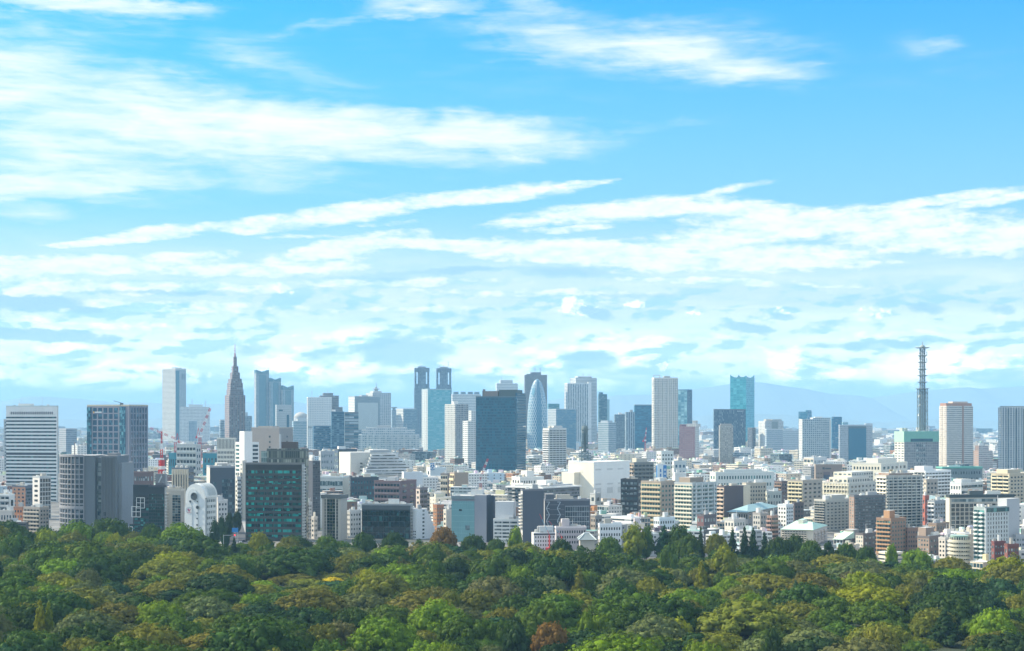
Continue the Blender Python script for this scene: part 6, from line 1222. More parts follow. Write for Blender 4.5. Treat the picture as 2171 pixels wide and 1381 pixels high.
small('apartment_block', 'dark red brick block with a round bush on its roof, nearest the right edge', 'apartment block', 2131, 2136, 2160, 1157, 870, 74, (.22, .08, .06), (.15, .055, .05), 1, 4, 4, 5, 'w', 'w', win=GPALE, vb=1198, cl=1)
small('apartment_block', 'grey white block at the right edge above the dark red brick blocks', 'apartment block', 2150, 2154, 2184, 1137, 940, 76, (.5, .5, .5), (.36, .38, .40), 1, 5, 5, 6, 'w', 'w', vb=1165, cl=2)
def lowright():
    Y = 1260
    b = Bld('hall', 'low hall with a pale teal hipped roof and shaded verandas, under the beige stepped complex', 'hall', 1545, 1586, 1650, 1086, Y, 26, P((.5, .47, .42)), P((.26, .25, .24)), vb=1108, short='the teal hipped roof hall')
    m = MB(); e = [b.at(-.05, -.05), b.at(-.05, 1.05), b.at(1.05, 1.05), b.at(1.05, -.05)]; r0, r1 = b.at(.5, .3), b.at(.5, .75); ze, zr = b.h, Zp(1074, Y)
    m.face([(*e[0], ze), (*e[1], ze), (*r1, zr), (*r0, zr)]); m.face([(*e[1], ze), (*e[2], ze), (*r1, zr)]); m.face([(*e[2], ze), (*e[3], ze), (*r0, zr), (*r1, zr)]); m.face([(*e[3], ze), (*e[0], ze), (*r0, zr)]); m.build('roof', plain((.26, .40, .42)), b.root); b.grid('L', 'window', 8, 2, .6, .5, .1, GDK); b.grid('R', 'window', 8, 2, .6, .5, .1, GDK)
    small('apartment_block', 'slim white block with small windows and a dark brown gabled right part', 'apartment block', 1649, 1667, 1682, 1072, 1190, 50, (.66, .66, .63), (.50, .53, .55), 3, 7, 3, 8, 'w', 'w', win=GDK, vb=1125, short='the slim white gabled block', cl=2)
    small('apartment_block', 'dark brown block with a steep roof right of the slim white gabled block', 'apartment block', 1680, 1684, 1704, 1068, 1230, 70, (.15, .1, .08), (.09, .07, .07), 1, 6, 3, 6, 'w', 'w', win=GDK, vb=1105, cl=1, roof=(.06, .08, .1))
    Y = 1110
    b = Bld('apartment_block', 'cream terraced apartment building under pale green roofs, its right side stepping down in diagonal balconies', 'apartment block', 1655, 1724, 1754, 1124, Y, 22, P((.62, .56, .46)), P((.46, .42, .38)), roof=(.36, .56, .47), vb=1160, short='the cream green roofed building', dep=30)
    for i in range(5):
        b.grid('L', 'balcony', 9, 1, .8, .9, 1.2, P((.66, .59, .48)), (.03, .8), (.2 + i * .14, .26 + i * .14)); b.grid('L', 'window', 9, 1, .7, .9, .1, GDK, (.03, .8), (.27 + i * .14, .33 + i * .14))
        for j in range(4): b.grid('R', 'balcony', 1, 1, 1, 1, 1.0, P((.5, .44, .39)), (.05 + j * .22 + (i % 2) * .05, .2 + j * .22), (.1 + i * .16, .18 + i * .16))
    m = MB(); e = [b.at(-.02, -.03), b.at(-.02, 1.03), b.at(1.0, 1.03), b.at(1.0, -.03)]; r0, r1 = b.at(.2, .4), b.at(.8, .6); ze, zr = b.h, Zp(1111, Y)
    m.face([(*e[0], ze), (*e[1], ze), (*r0, zr)]); m.face([(*e[1], ze), (*e[2], ze), (*r1, zr), (*r0, zr)]); m.face([(*e[2], ze), (*e[3], ze), (*r1, zr)]); m.face([(*e[3], ze), (*e[0], ze), (*r0, zr), (*r1, zr)]); m.build('roof', plain((.42, .60, .50)), b.root); b.hut(.45, .6, .3, .6, 6, P((.66, .6, .5)))
    Y = 1060
    b = Bld('house', 'small grey house with a pale green sloping roof, right of the cream terraced building', 'house', 1767, 1787, 1813, 1143, Y, 40, P((.42, .41, .37)), P((.22, .22, .21)), vb=1162, short='the small green roofed house')
    m = MB(); e = [b.at(-.04, -.05), b.at(1.04, -.05), b.at(1.04, .9), b.at(-.04, .9)]; ze, zr = b.h - .5, Zp(1130, Y); m.face([(*e[1], ze), (*e[0], ze), (*e[3], zr), (*e[2], zr)]); m.face([(*e[0], ze), (*e[3], ze), (*e[3], zr)]); m.face([(*e[2], ze), (*e[1], ze), (*e[2], zr)]); m.face([(*e[3], ze), (*e[2], ze), (*e[2], zr), (*e[3], zr)]); m.build('roof', plain((.5, .66, .55)), b.root); b.grid('R', 'window', 3, 3, .5, .5, .1, GDK); b.grid('L', 'window', 3, 2, .5, .5, .1, GDK); b.vol('rear_wing', .0, .9, .85, 1.3, 0, Zp(1126, Y), P((.3, .28, .26)), P((.24, .23, .22)))
    small('house', 'white and dark house with a slanted glazed front at the park edge', 'house', 1814, 1830, 1858, 1134, 1055, 50, (.62, .57, .48), (.12, .11, .11), 3, 4, 3, 3, 'w', 'w', win=GPALE, vb=1160, cl=2)
    small('office_block', 'grey flat house with white rooftop tank, left of the slim white gabled block', 'house', 1596, 1612, 1630, 1090, 1190, 45, (.5, .48, .43), (.3, .28, .26), 3, 4, 3, 4, 'w', 'w', vb=1122, cl=4)
    small('apartment_block', 'brown brick low block with pale balcony stripes, left of the slim white gabled block', 'apartment block', 1626, 1636, 1650, 1096, 1160, 50, (.34, .22, .18), (.24, .16, .13), 2, 5, 3, 5, 'a', 'a', win=GDK, vb=1125, cl=2)
    small('house', 'dark red and grey low house below the white and green balconied block', 'house', 1478, 1492, 1518, 1094, 1165, 50, (.16, .08, .08), (.10, .09, .1), 2, 3, 4, 3, 'w', 'w', win=GPALE, vb=1120, cl=3)
    small('house', 'white stepped low house with a small lift tower below the dark brown walled block', 'house', 1536, 1556, 1580, 1103, 1130, 45, (.66, .63, .55), (.45, .44, .42), 3, 3, 4, 3, 'w', 'w', vb=1125, cl=4)
    small('apartment_block', 'pale blue white low block with a notched top, right of the yellow green tree', 'office building', 1386, 1398, 1431, 1100, 1120, 55, (.6, .66, .68), (.5, .58, .62), 3, 4, 6, 4, 'w', 'w', win=GDK, vb=1125, cl=5)
    small('apartment_block', 'grey brown block with square windows behind the white low apartment block', 'office building', 1252, 1262, 1276, 1096, 1150, 50, (.36, .33, .29), (.2, .2, .2), 3, 4, 2, 4, 'w', 'w', win=GDK, vb=1125, cl=2)
lowright()
# ================================================================ ground, far ranges
def sheet(name, pts, z, mat):
    m = MB(); m.face([(x, y, z) for x, y in pts]); o = m.build(name, mat); o['kind'] = 'structure'; return o
def ground_mat():
    m, t = newmat('urban_ground'); pos = t.n('ShaderNodeNewGeometry').outputs['Position']
    n1 = t.noise(pos, .02, 5, .65); n2 = t.noise(pos, .003, 4, .6)
    c = t.mix(t.sm(n1, .35, .65), c4((.07, .075, .08)), c4((.20, .20, .19))); c = t.mix(t.sm(n2, .52, .62), c, c4((.05, .075, .045)))
    finish(t, **{'Base Color': c, 'Roughness': .9}); return m
sheet('ground', [(-9000, -1900), (9000, -1900), (9000, 17200), (-9000, 17200)], 0, ground_mat())
def forest_far(px):                      # distance at which the park ends, by picture column
    return float(np.interp(px, [-200, 0, 350, 450, 560, 1100, 1300, 1500, 1800, 1950, 2171, 2500], [1070, 1070, 1060, 985, 1045, 1005, 968, 962, 932, 882, 802, 762]))
FP = [(X(-330, 400), 400), (X(2500, 400), 400)] + [(X(p, forest_far(p)), forest_far(p)) for p in range(2500, -331, -90)]
def floor_mat():
    m, t = newmat('forest_floor'); n = t.noise(t.n('ShaderNodeNewGeometry').outputs['Position'], .12, 5, .65)
    finish(t, **{'Base Color': t.mix(n, c4((.010, .022, .006)), c4((.028, .040, .012))), 'Roughness': .95}); return m
sheet('park_lawn', FP, .004, floor_mat())
def ridge(name, Y, knots, seed, depth):
    r = np.random.RandomState(seed); n = 260; xs = np.linspace(-600, 2771, n); top = np.interp(xs, *zip(*knots))
    for k in range(7):
        f = 2 ** k; ph = r.rand() * 9; top = top + 5.5 / f ** .85 * np.sin(xs / 260 * f + ph + 1.4 * np.sin(xs / 333 * f + ph * 2))
    v, fs = [], []; rows = 7
    for j in range(rows):
        t = j / (rows - 1); yy = Y - depth * (1 - t)
        for i in range(n):
            zt = EYE - (top[i] - HZ) / F * Y; zz = -1 + (zt + 1) * t ** 1.15
            wob = (r.rand() - .5) * 14 * (t * (1 - t)) * 4
            v.append((X(xs[i], Y) + wob, yy + wob * 2, max(-1, zz + wob * .6)))
    for i in range(n): v.append((X(xs[i], Y), Y + 600, -1))
    for j in range(rows):
        for i in range(n - 1): k = j * n + i; fs.append((k, k + 1, k + n + 1, k + n))
    me = D.meshes.new(name); me.from_pydata(v, [], fs); me.materials.append(plain((.15, .21, .24), .95, 0, .3)); o = put(name, me); o['kind'] = 'structure'
ridge('far_mountains', 16000, [(-600, 855), (0, 846), (60, 838), (200, 848), (420, 856), (700, 862), (1000, 858), (1230, 836), (1380, 830), (1480, 822), (1560, 812), (1620, 805), (1680, 814), (1760, 828), (1850, 833), (1950, 822), (2050, 815), (2171, 818), (2771, 840)], 4, 2400)
ridge('near_hills', 12500, [(-600, 893), (0, 890), (300, 888), (700, 890), (1200, 889), (1500, 887), (1800, 889), (2000, 884), (2171, 887), (2771, 890)], 9, 700)
# ================================================================ the rest of the city
FACS = [fac(None, (.05, .07, .09), (.4, .42, .42), bw=3.2, fh=3.2, fw=.5, hh=.42, p=3), fac(None, (.04, .06, .08), (.3, .34, .36), bw=6, fh=3.4, fw=1.1, hh=.42, p=3),
        fac(None, (.06, .07, .08), (.3, .32, .32), bw=4, fh=3.0, fw=.86, hh=.42, p=3, cy=.68), fac(None, (.06, .08, .1), (.3, .3, .3), bw=7, fh=3.6, fw=.2, hh=.4),
        fac(None, (.025, .06, .08), (.22, .3, .32), bw=2.6, fh=3.8, fw=.88, hh=.74, p=3)]
def roof_mat():
    m, t = newmat('flat_roof'); a = t.n('ShaderNodeAttribute', attribute_name='Col').outputs['Color']; n = t.noise(t.n('ShaderNodeNewGeometry').outputs['Position'], .12, 4, .6)
    f = t.m('MULTIPLY_ADD', n, .5, .72); finish(t, **{'Base Color': t.mix(1.0, a, t.n('ShaderNodeCombineXYZ', {0: f, 1: f, 2: f}).outputs[0], 'MULTIPLY'), 'Roughness': .85}); return m
CITYM = FACS + [roof_mat()]
PAL = [('white', (.70, .70, .67), 26), ('cream', (.63, .57, .45), 13), ('beige', (.48, .41, .32), 11), ('light grey', (.50, .52, .52), 16), ('grey', (.33, .34, .34), 10), ('brown', (.21, .14, .11), 8), ('orange brown', (.40, .20, .11), 4), ('dark grey', (.10, .11, .12), 5), ('pale blue', (.42, .52, .58), 5), ('dark red', (.2, .08, .07), 2)]
RPAL = [(.50, .51, .50), (.62, .63, .62), (.36, .37, .37), (.28, .30, .31), (.20, .38, .32), (.42, .50, .54), (.55, .50, .42)]
BOXES = []
for (a, b_, Y, vb, top, o) in SEEN:
    if o is None: BOXES.append((X(a, Y) - 3, X(b_, Y) + 3, Y - 6, Y + 46))
    else:
        P4 = [o.at(0, 0), o.at(1, 0), o.at(0, 1), o.at(1, 1)]
        BOXES.append((o.x0 + min(p.x for p in P4) - 3, o.x0 + max(p.x for p in P4) + 3, Y + min(p.y for p in P4) - 3, Y + max(p.y for p in P4) + 3))
ROADS = [((X(509, 1000), 1000), (X(492, 1420), 1420), 13)]
def hits(x, y, hw, hd):
    for (x0, x1, y0, y1) in BOXES:
        if x + hw > x0 and x - hw < x1 and y + hd > y0 and y - hd < y1: return True
    for (p, q, r) in ROADS:
        if p[1] - 10 < y < q[1]:
            rx = p[0] + (q[0] - p[0]) * (y - p[1]) / (q[1] - p[1])
            if abs(x - rx) < hw + r: return True
    return False
cand = []
rb = random.Random(5)
y = 850.0
while y < 10500:
    w0 = 11.5 + y * .0052; step = w0 * (1.25 if y < 3000 else 1.5)
    half = y * .40 + 110; x = -half
    while x < half:
        wd = w0 * rb.uniform(.65, 1.7); dp = w0 * rb.uniform(.6, 1.1); xc = x + wd / 2; yc = y + rb.uniform(-.3, .3) * step; x += wd * rb.uniform(1.05, 1.5)
        px = CX + xc / yc * F
        if yc < 1300: wd *= .72; dp *= .75
        if yc < forest_far(px) + (170 if px < 1200 else 60): continue
        if hits(xc, yc, wd * .62, dp * .62): continue
        q = rb.random(); h = rb.uniform(8, 15) if q < .46 else rb.uniform(12, 24) if q < .88 else rb.uniform(22, 38)
        if yc > 5500: h *= rb.uniform(.6, 1.5)
        lo, hi = CX + (xc - wd * .6) / yc * F, CX + (xc + wd * .6) / yc * F
        for (a, b_, Yh, vb, top, o) in SEEN:
            if Yh > yc and hi > a and lo < b_:
                v_ = vb if vb != HZ + EYE * F / Yh else vb - 12
                h = min(h, EYE - (v_ - HZ) / F * yc + rb.uniform(-1, 1.2))
        if h < 4.5: continue
        cand.append([yc, xc, wd, dp, h, lo, hi])
    y += step
# what each one shows of itself, nearest first
cols = np.array([1140.0 - 0 * i for i in range(2200)]); OX = 260; NC = 2700
cols = HZ + (EYE - 12) * F / np.array([forest_far(p - OX) for p in range(NC)])
ev = [(c[0], 0, c) for c in cand] + [(Y, 1, (a, b_, top)) for (a, b_, Y, vb, top, o) in SEEN]
vis = []
for Yv, kind, c in sorted(ev, key=lambda e: (e[0], e[1])):
    if kind: i0, i1, t = int(max(c[0] + OX, 0)), int(min(c[1] + OX, NC - 1)), c[2]
    else: i0, i1, t = int(max(c[5] + OX, 0)), int(min(c[6] + OX, NC - 1)), HZ - (c[4] - EYE) / c[0] * F
    if i1 <= i0: continue
    seg = cols[i0:i1 + 1]; d = np.maximum(0, seg - t); area = float(d.sum()); near = float(np.maximum(0, seg - t + 5).sum())
    if not kind and (c[6] < 0 or c[5] > 2171): area *= .01
    np.minimum(seg, t, out=seg)
    if not kind and (area > 3 or near > 40): vis.append((area, c))
vis.sort(key=lambda e: -e[0])
NIND = 150
def fill_box(m, c, seed, ox=0.0, oy=0.0):
    r = random.Random(seed); yc, xc, wd, dp, h = c[:5]
    nm, col, _ = r.choices(PAL, [p[2] for p in PAL])[0]
    j = r.uniform(.85, 1.12); col = tuple(min(.8, q * j) for q in col)
    side = r.random(); th = R_(r.choice([14, 20, 26, 62, 70, 76]) if xc < 0 else r.choice([48, 56, 64, 72, 20])) + r.uniform(-.06, .06)
    ca, sa = math.cos(th), math.sin(th)
    if abs(ca) < .7: wd, dp = dp, wd
    def pt(u, v): return (xc - ox + u * ca * wd / 2 + v * sa * dp / 2, yc - oy - u * sa * wd / 2 + v * ca * dp / 2)
    f1 = r.choice([0, 0, 1, 2, 2, 2, 4]); f2 = r.choice([f1, 0, 3, 3, f1])
    if nm == 'dark grey' and r.random() < .5: f1 = f2 = 4
    rc = r.choice(RPAL)
    pts = [pt(-1, -1), pt(1, -1), pt(1, 1), pt(-1, 1)]
    m.prism(pts, 0, h, CITYM, [f1, f2, f1, f2], 5, col, rc, off=seed % 997, par=.2)
    huts = []
    for i in range(r.choice([1, 2, 3, 4]) if yc < 4500 else r.choice([0, 1])):
        u0, v0 = r.uniform(-.85, .35), r.uniform(-.85, .35); du, dv = r.uniform(.2, .55), r.uniform(.2, .55)
        huts.append(([pt(u0, v0), pt(u0 + du, v0), pt(u0 + du, v0 + dv), pt(u0, v0 + dv)], h - .2, h + r.uniform(1.4, 4.0), tuple(q * r.choice([.8, 1.0, 1.05]) for q in col) if r.random() < .6 else r.choice(RPAL)))
    return nm, huts, f1, rc, th
def relation(px, py, a, b):
    best, bd = None, 1e9
    for (mx, my, short, ma, mb) in MARKS:
        dx = max(0, ma - px, px - mb); d = dx + abs(my - py) * 1.3
        if d < bd: bd, best = d, (mx, my, short, ma, mb)
    mx, my, short, ma, mb = best
    if px < ma: return 'left of ' + short
    if px > mb: return 'right of ' + short
    return ('in front of ' if py > my else 'behind ') + short
def words(n): return ['', 'first', 'second', 'third', 'fourth', 'fifth', 'sixth', 'seventh', 'eighth', 'ninth', 'tenth', 'eleventh', 'twelfth'][n]
def settle(rows, plural):
    """rows: [thing, size words, look, relation, px]; gives each its own label, from look first and then its order from the left"""
    def cut(s): return s
    by = {}
    for r in rows: by.setdefault((r[2], r[3]), []).append(r)
    for (look, rel), g in by.items():
        g.sort(key=lambda r: r[4])
        for i, r in enumerate(g):
            if len(g) == 1: r[0]['label'] = f'{look} {rel}'
            elif len(g) == 2: r[0]['label'] = f"{'left' if i == 0 else 'right'} of two {look}s {rel}"
            else:
                w = 'leftmost' if i == 0 else 'rightmost' if i == len(g) - 1 else words(i + 1) + ' from left'
                r[0]['label'] = f'{w} of {look}s {rel}'
STYLE = ['', 'ribboned', 'balconied', '', 'glassy']
rows = []
for n, (area, c) in enumerate(vis[:NIND]):
    m = MB(); yc, xc = c[0], c[1]; nm, huts, f1, rc, th = fill_box(m, c, n * 7 + 3, xc, yc)
    o = m.build('low_building', CITYM, None, (xc, yc, 0)); tag(o, None, 'building', 'small buildings between the landmarks')
    px = CX + xc / yc * F; py = HZ + (EYE - c[4] * .5) * F / yc
    for (pts, z0, z1, hc) in huts:
        m = MB(); m.prism(pts, z0, z1, CITYM, 5, 5, hc); m.build('roof_hut', CITYM, o)
    size = 'tall' if c[4] > 20 else 'low' if c[4] < 11 else 'narrow' if c[2] < 18 else 'wide' if c[2] > 34 else 'boxy'
    look = ' '.join(q for q in (size, nm, STYLE[f1] if ' ' not in nm else '', 'building') if q)
    rows.append([o, size, look, relation(px, py, c[5], c[6]), px])
settle(rows, 'buildings')
m = MB()
for n, (area, c) in enumerate(vis[NIND:]):
    nm, huts, f1, rc, th = fill_box(m, c, n * 13 + 5)
    for (pts, z0, z1, hc) in huts: m.prism(pts, z0, z1, CITYM, 5, 5, hc)
o = m.build('distant_buildings', CITYM); o['kind'] = 'stuff'
print('FILL', len(cand), len(vis))
# ================================================================ the street that leaves the park, left of the green windowed block
def street():
    (x0, y0), (x1, y1), r = ROADS[0]; d = Vector((x1 - x0, y1 - y0)).normalized(); n = Vector((d.y, -d.x)); A, B = Vector((x0, y0)), Vector((x1, y1))
    def strip(name, o0, o1, z, mat):
        p = [A + n * o0, A + n * o1, B + n * o1, B + n * o0]; return sheet(name, [(q.x, q.y) for q in p], z, mat)
    strip('road', -8, 8, .01, plain((.05, .052, .055), .9))
    for s in (-1, 1):
        m = MB(); a, b = sorted((s * 8, s * 12)); p = [A + n * a, A + n * b, B + n * b, B + n * a]; m.prism([(q.x, q.y) for q in p], 0, .14, [P((.3, .3, .29))], 0, 0); o = m.build('pavement', P((.3, .3, .29))); o['kind'] = 'structure'
    m = MB()
    for i in range(40):
        a, b = A + d * (i * 10), A + d * (i * 10 + 5); m.face([((a + n * -.1).x, (a + n * -.1).y, .016), ((a + n * .1).x, (a + n * .1).y, .016), ((b + n * .1).x, (b + n * .1).y, .016), ((b + n * -.1).x, (b + n * -.1).y, .016)])
    o = m.build('road_markings', plain((.75, .75, .72))); o['kind'] = 'structure'
    def at(px, Y): return X(px, Y), Y
    pole = P((.45, .48, .5))
    x, y_ = at(474, 1055); t = empty('traffic_light', (x, y_, 0), 'traffic light on a long arm showing red, over the street beside the white arched building', 'traffic light')
    m = MB(); m.tube((0, 0, 0), (0, 0, 12), .16, 6); m.tube((0, 0, 11.6), (7.2, 0, 11.6), .12, 5); m.build('pole', pole, t); m = MB(); m.box(5.4, 8.2, -.25, .25, 11.2, 12.2); h = m.build('lamp_housing', P((.1, .12, .12)), t)
    em, tt = newmat('red_lamp'); tt.nt.links.new(tt.n('ShaderNodeEmission', {0: c4((1, .02, .05)), 1: 2.0}).outputs[0], tt.n('ShaderNodeOutputMaterial').inputs[0]); m = MB(); q = [(7.6 + .45 * math.cos(a), -.3, 11.7 + .45 * math.sin(a)) for a in [i * math.pi / 6 for i in range(12)]]; m.face(q); m.build('red_lamp', em, h)
    x, y_ = at(496, 1075); t = empty('road_sign', (x, y_, 0), 'plain blue rectangular road sign on a post over the street', 'sign'); m = MB(); m.tube((2.6, .2, 0), (2.6, .2, 15.4), .16, 6); m.build('post', pole, t); m = MB(); m.box(-1.4, 2.9, -.1, .1, 12.2, 15.2); m.build('sign_plate', plain((.02, .2, .5), .5), t)
    x, y_ = at(442, 1040); t = empty('street_lamp', (x, y_, 0), 'slender grey street lamp with a curved arm below the white arched building', 'street lamp'); m = MB(); m.tube((0, 0, 0), (0, 0, 14), .16, 6, 0, .1); m.tube((0, 0, 14), (2.4, 0, 14.7), .1, 5); m.build('pole', pole, t); m = MB(); m.box(2.0, 3.2, -.2, .2, 14.55, 14.85); m.build('lamp_head', P((.7, .72, .72)), t)
    cars = [('white', (.7, .7, .7), 1068, 2.4), ('dark grey', (.06, .06, .07), 1100, -2.6), ('silver', (.45, .46, .48), 1135, 2.4), ('black', (.02, .02, .025), 1150, 5.2)]
    for nm, c, Yc, off in cars:
        p = A + d * (Yc - y0) + n * off; t = empty('car', (p.x, p.y, .0), f'{nm} car on the street between the arched building and green windowed block', 'car', 'cars on the street'); t.rotation_euler = (0, 0, math.atan2(d.y, d.x))
        m = MB(); pr = [(-2.2, .35), (2.2, .35), (2.25, .8), (1.3, .95), (.6, 1.45), (-1.2, 1.5), (-1.9, 1.0), (-2.25, .9)]
        for s_, fl in ((-.85, False), (.85, True)): m.face([(u, s_, z) for u, z in (pr[::-1] if fl else pr)])
        for i in range(len(pr)): a, b = pr[i], pr[(i + 1) % len(pr)]; m.face([(a[0], .85, a[1]), (b[0], .85, b[1]), (b[0], -.85, b[1]), (a[0], -.85, a[1])])
        m.build('body', plain(c, .35), t)
        for sx in (-1.35, 1.35):
            for sy in (-.82, .82): m = MB(); m.tube((sx, sy - .12, .34), (sx, sy + .12, .34), .34, 10); m.build('wheel', P((.02, .02, .02)), t)
        m = MB(); m.box(-1.5, .9, -.87, .87, 1.02, 1.36); m.build('window_glass', GDK, t)
street()
# ================================================================ trees
def leaf_mat(attr):
    m, t = newmat('leaves'); g = t.n('ShaderNodeNewGeometry')
    if attr: base = t.n('ShaderNodeAttribute', attribute_name='Col').outputs['Color']
    else: base = t.n('ShaderNodeObjectInfo').outputs['Color']
    nz = t.noise(g.outputs['Position'], .33, 3, .6); k = t.m('MULTIPLY_ADD', nz, 1.05, .56); k = t.m('MULTIPLY', k, t.m('MULTIPLY_ADD', g.outputs['Random Per Island'], .45, .95))
    c = t.mix(1.0, base, t.n('ShaderNodeCombineXYZ', {0: k, 1: k, 2: k}).outputs[0], 'MULTIPLY')
    hue = t.mix(t.sm(t.noise(g.outputs['Position'], .12, 2, .5), .45, .75, 0, .35), c, t.mix(1.0, c, (1.25, 1.12, .6), 'MULTIPLY'))
    d = t.n('ShaderNodeBsdfDiffuse', {0: hue}).outputs[0]; tr = t.n('ShaderNodeBsdfTranslucent', {0: hue}).outputs[0]; gl = t.n('ShaderNodeBsdfGlossy', {0: (.5, .5, .5, 1), 1: .45}).outputs[0]
    s = t.n('ShaderNodeMixShader', {0: .22, 1: d, 2: tr}).outputs[0]; s = t.n('ShaderNodeMixShader', {0: .012, 1: s, 2: gl}).outputs[0]
    t.nt.links.new(s, t.n('ShaderNodeOutputMaterial').inputs[0]); return m
LEAF, LEAFA = leaf_mat(False), leaf_mat(True); BARK = plain((.09, .065, .045), .95)
def unit(a): return a / np.maximum(np.linalg.norm(a, axis=-1, keepdims=True), 1e-6)
def crown_arrays(lobes, r, nsub, nleaf, rs, leaf, core=True, zmin=-.35):
    """lobes: (x, y, z, radius, height radius). Leaf-sized quads on small clumps over every lobe."""
    L = np.array(lobes, dtype=float); P_, Nn = [], []
    for (cx, cy, cz, rx, rz) in L:
        ns = max(5, int(nsub * (rx / L[:, 3].mean()) ** 2)); d = unit(r.normal(size=(ns * 3, 3))); d = d[d[:, 2] > zmin][:ns]
        sc = np.array([rx, rx, rz]); c = np.array([cx, cy, cz]) + d * sc * (1 + .12 * r.normal(size=(len(d), 1)))
        q = unit(r.normal(size=(len(d), nleaf, 3)) + d[:, None, :] * 1.0 + np.array([0, 0, .35])); rad = rs * (.6 + .8 * r.rand(len(d), 1, 1))
        p = c[:, None, :] + q * rad * np.array([1, 1, .8 if rz > .4 * rx else .45]); n = unit(q * .8 + d[:, None, :] * .7 + .28 * r.normal(size=q.shape) + np.array([0, 0, .1]))
        P_.append(p.reshape(-1, 3)); Nn.append(n.reshape(-1, 3))
    p, n = np.concatenate(P_), np.concatenate(Nn); keep = np.ones(len(p), bool)
    for (cx, cy, cz, rx, rz) in L: keep &= (((p - [cx, cy, cz]) / [rx, rx, rz]) ** 2).sum(1) > .62
    p, n = p[keep], n[keep]; k = len(p)
    t1 = unit(np.cross(n, r.normal(size=(k, 3)))); t2 = np.cross(n, t1); s = leaf * (.55 + .9 * r.rand(k, 1)); s2 = s * (.5 + .5 * r.rand(k, 1))
    V = np.stack([p - t1 * s - t2 * s2 * .3, p - t2 * s2 * .9 + t1 * s * .1, p + t1 * s + t2 * s2 * .2, p + t2 * s2], 1).reshape(-1, 3)
    Fq = np.arange(k * 4).reshape(-1, 4)
    if core:
        vs, fs = [V], [Fq]; off = len(V); nu, nv = 9, 6
        for (cx, cy, cz, rx, rz) in L:
            g = []
            for j in range(nv + 1):
                e = -math.pi / 2 + math.pi * j / nv
                for i in range(nu): a = 2 * math.pi * i / nu; g.append((cx + .8 * rx * math.cos(e) * math.cos(a), cy + .8 * rx * math.cos(e) * math.sin(a), cz + .8 * rz * math.sin(e)))
            vs.append(np.array(g)); fs.append(np.array([(off + j * nu + i, off + j * nu + (i + 1) % nu, off + (j + 1) * nu + (i + 1) % nu, off + (j + 1) * nu + i) for j in range(nv) for i in range(nu)])); off += len(g)
        V, Fq = np.concatenate(vs), np.concatenate(fs)
    return V, Fq
def mesh_np(name, V, Fq, mat, col=None):
    me = D.meshes.new(name); me.vertices.add(len(V)); me.vertices.foreach_set('co', V.astype(np.float32).ravel()); nf = len(Fq)
    me.loops.add(nf * 4); me.loops.foreach_set('vertex_index', Fq.astype(np.int32).ravel()); me.polygons.add(nf)
    me.polygons.foreach_set('loop_start', np.arange(0, nf * 4, 4, dtype=np.int32)); me.update(calc_edges=True); me.materials.append(mat)
    if col is not None:
        at = me.attributes.new('Col', 'FLOAT_COLOR', 'FACE'); at.data.foreach_set('color', np.concatenate([col, np.ones((nf, 1))], 1).astype(np.float32).ravel())
    me.validate(); return me
def lobes_for(kind, r):
    """unit trees: crown radius 1, height 1.. scaled later"""
    out = []
    if kind == 'dome':                       # broad evergreen, bunched like broccoli
        n = r.randint(32, 42)
        for i in range(n):
            z = (i + .5) / n; a = i * 2.4 + r.rand(); rr = math.sqrt(max(0, 1 - z ** 2)) * .78 * (.9 + .2 * r.rand()); q = .15 + .12 * r.rand()
            out.append((rr * math.cos(a), rr * math.sin(a), .26 + z * .58 * (.94 + .12 * r.rand()), q, q * .85))
        out.append((0, 0, .42, .66, .40))
    elif kind == 'wide':                     # zelkova: wide smooth fan, fine texture
        n = r.randint(36, 46)
        for i in range(n):
            t = math.sqrt((i + .5) / n); a = i * 2.4 + r.rand() * .6; q = .13 + .09 * r.rand()
            out.append((t * .86 * math.cos(a), t * .80 * math.sin(a), .76 - .40 * t ** 2 + .03 * r.normal(), q, q * .62))
        out.append((0, 0, .46, .72, .27))
    elif kind == 'tall':                     # upright oval
        n = r.randint(13, 17)
        for i in range(n):
            z = (i + .5) / n; a = i * 2.4 + r.rand(); rr = math.sin(math.pi * (.12 + .86 * z)) * .52; q = .26 + .1 * r.rand()
            out.append((rr * math.cos(a), rr * math.sin(a), .2 + z * .98, q, q * .8))
        out.append((0, 0, .65, .42, .46))
    elif kind == 'cone':                     # cedar, ginkgo: pointed
        n = 22
        for i in range(n):
            z = i / (n - 1); a = i * 2.4 + r.rand(); rr = (1 - z) ** .85 * .62; q = .10 + .2 * (1 - z)
            out.append((rr * math.cos(a), rr * math.sin(a), .15 + z * 1.55, q, q * .75))
        for z in (.3, .6, .9, 1.2): out.append((0, 0, z, .5 * (1 - z / 1.7), .25))
    elif kind == 'pine':                     # flat spreading plates with gaps
        for lv in range(4):
            z = .30 + .17 * lv; k = 6 - lv
            for i in range(k):
                a = i * 2 * math.pi / k + lv * .7 + r.rand() * .5; rr = (.75 - .15 * lv) * (.6 + .45 * r.rand()); q = .27 + .1 * r.rand()
                out.append((rr * math.cos(a), rr * math.sin(a), z + .05 * r.normal(), q, .075))
        out.append((0, 0, .88, .3, .09))
    return out
KINDS = {'dome': (9, 1.0, 22, 14, .062, .026), 'wide': (8, .85, 20, 13, .048, .024), 'tall': (5, 1.0, 30, 15, .075, .034), 'cone': (5, 1.0, 18, 13, .075, .038), 'pine': (5, 1.0, 26, 16, .10, .036)}
PROTO, LOW = {}, {}
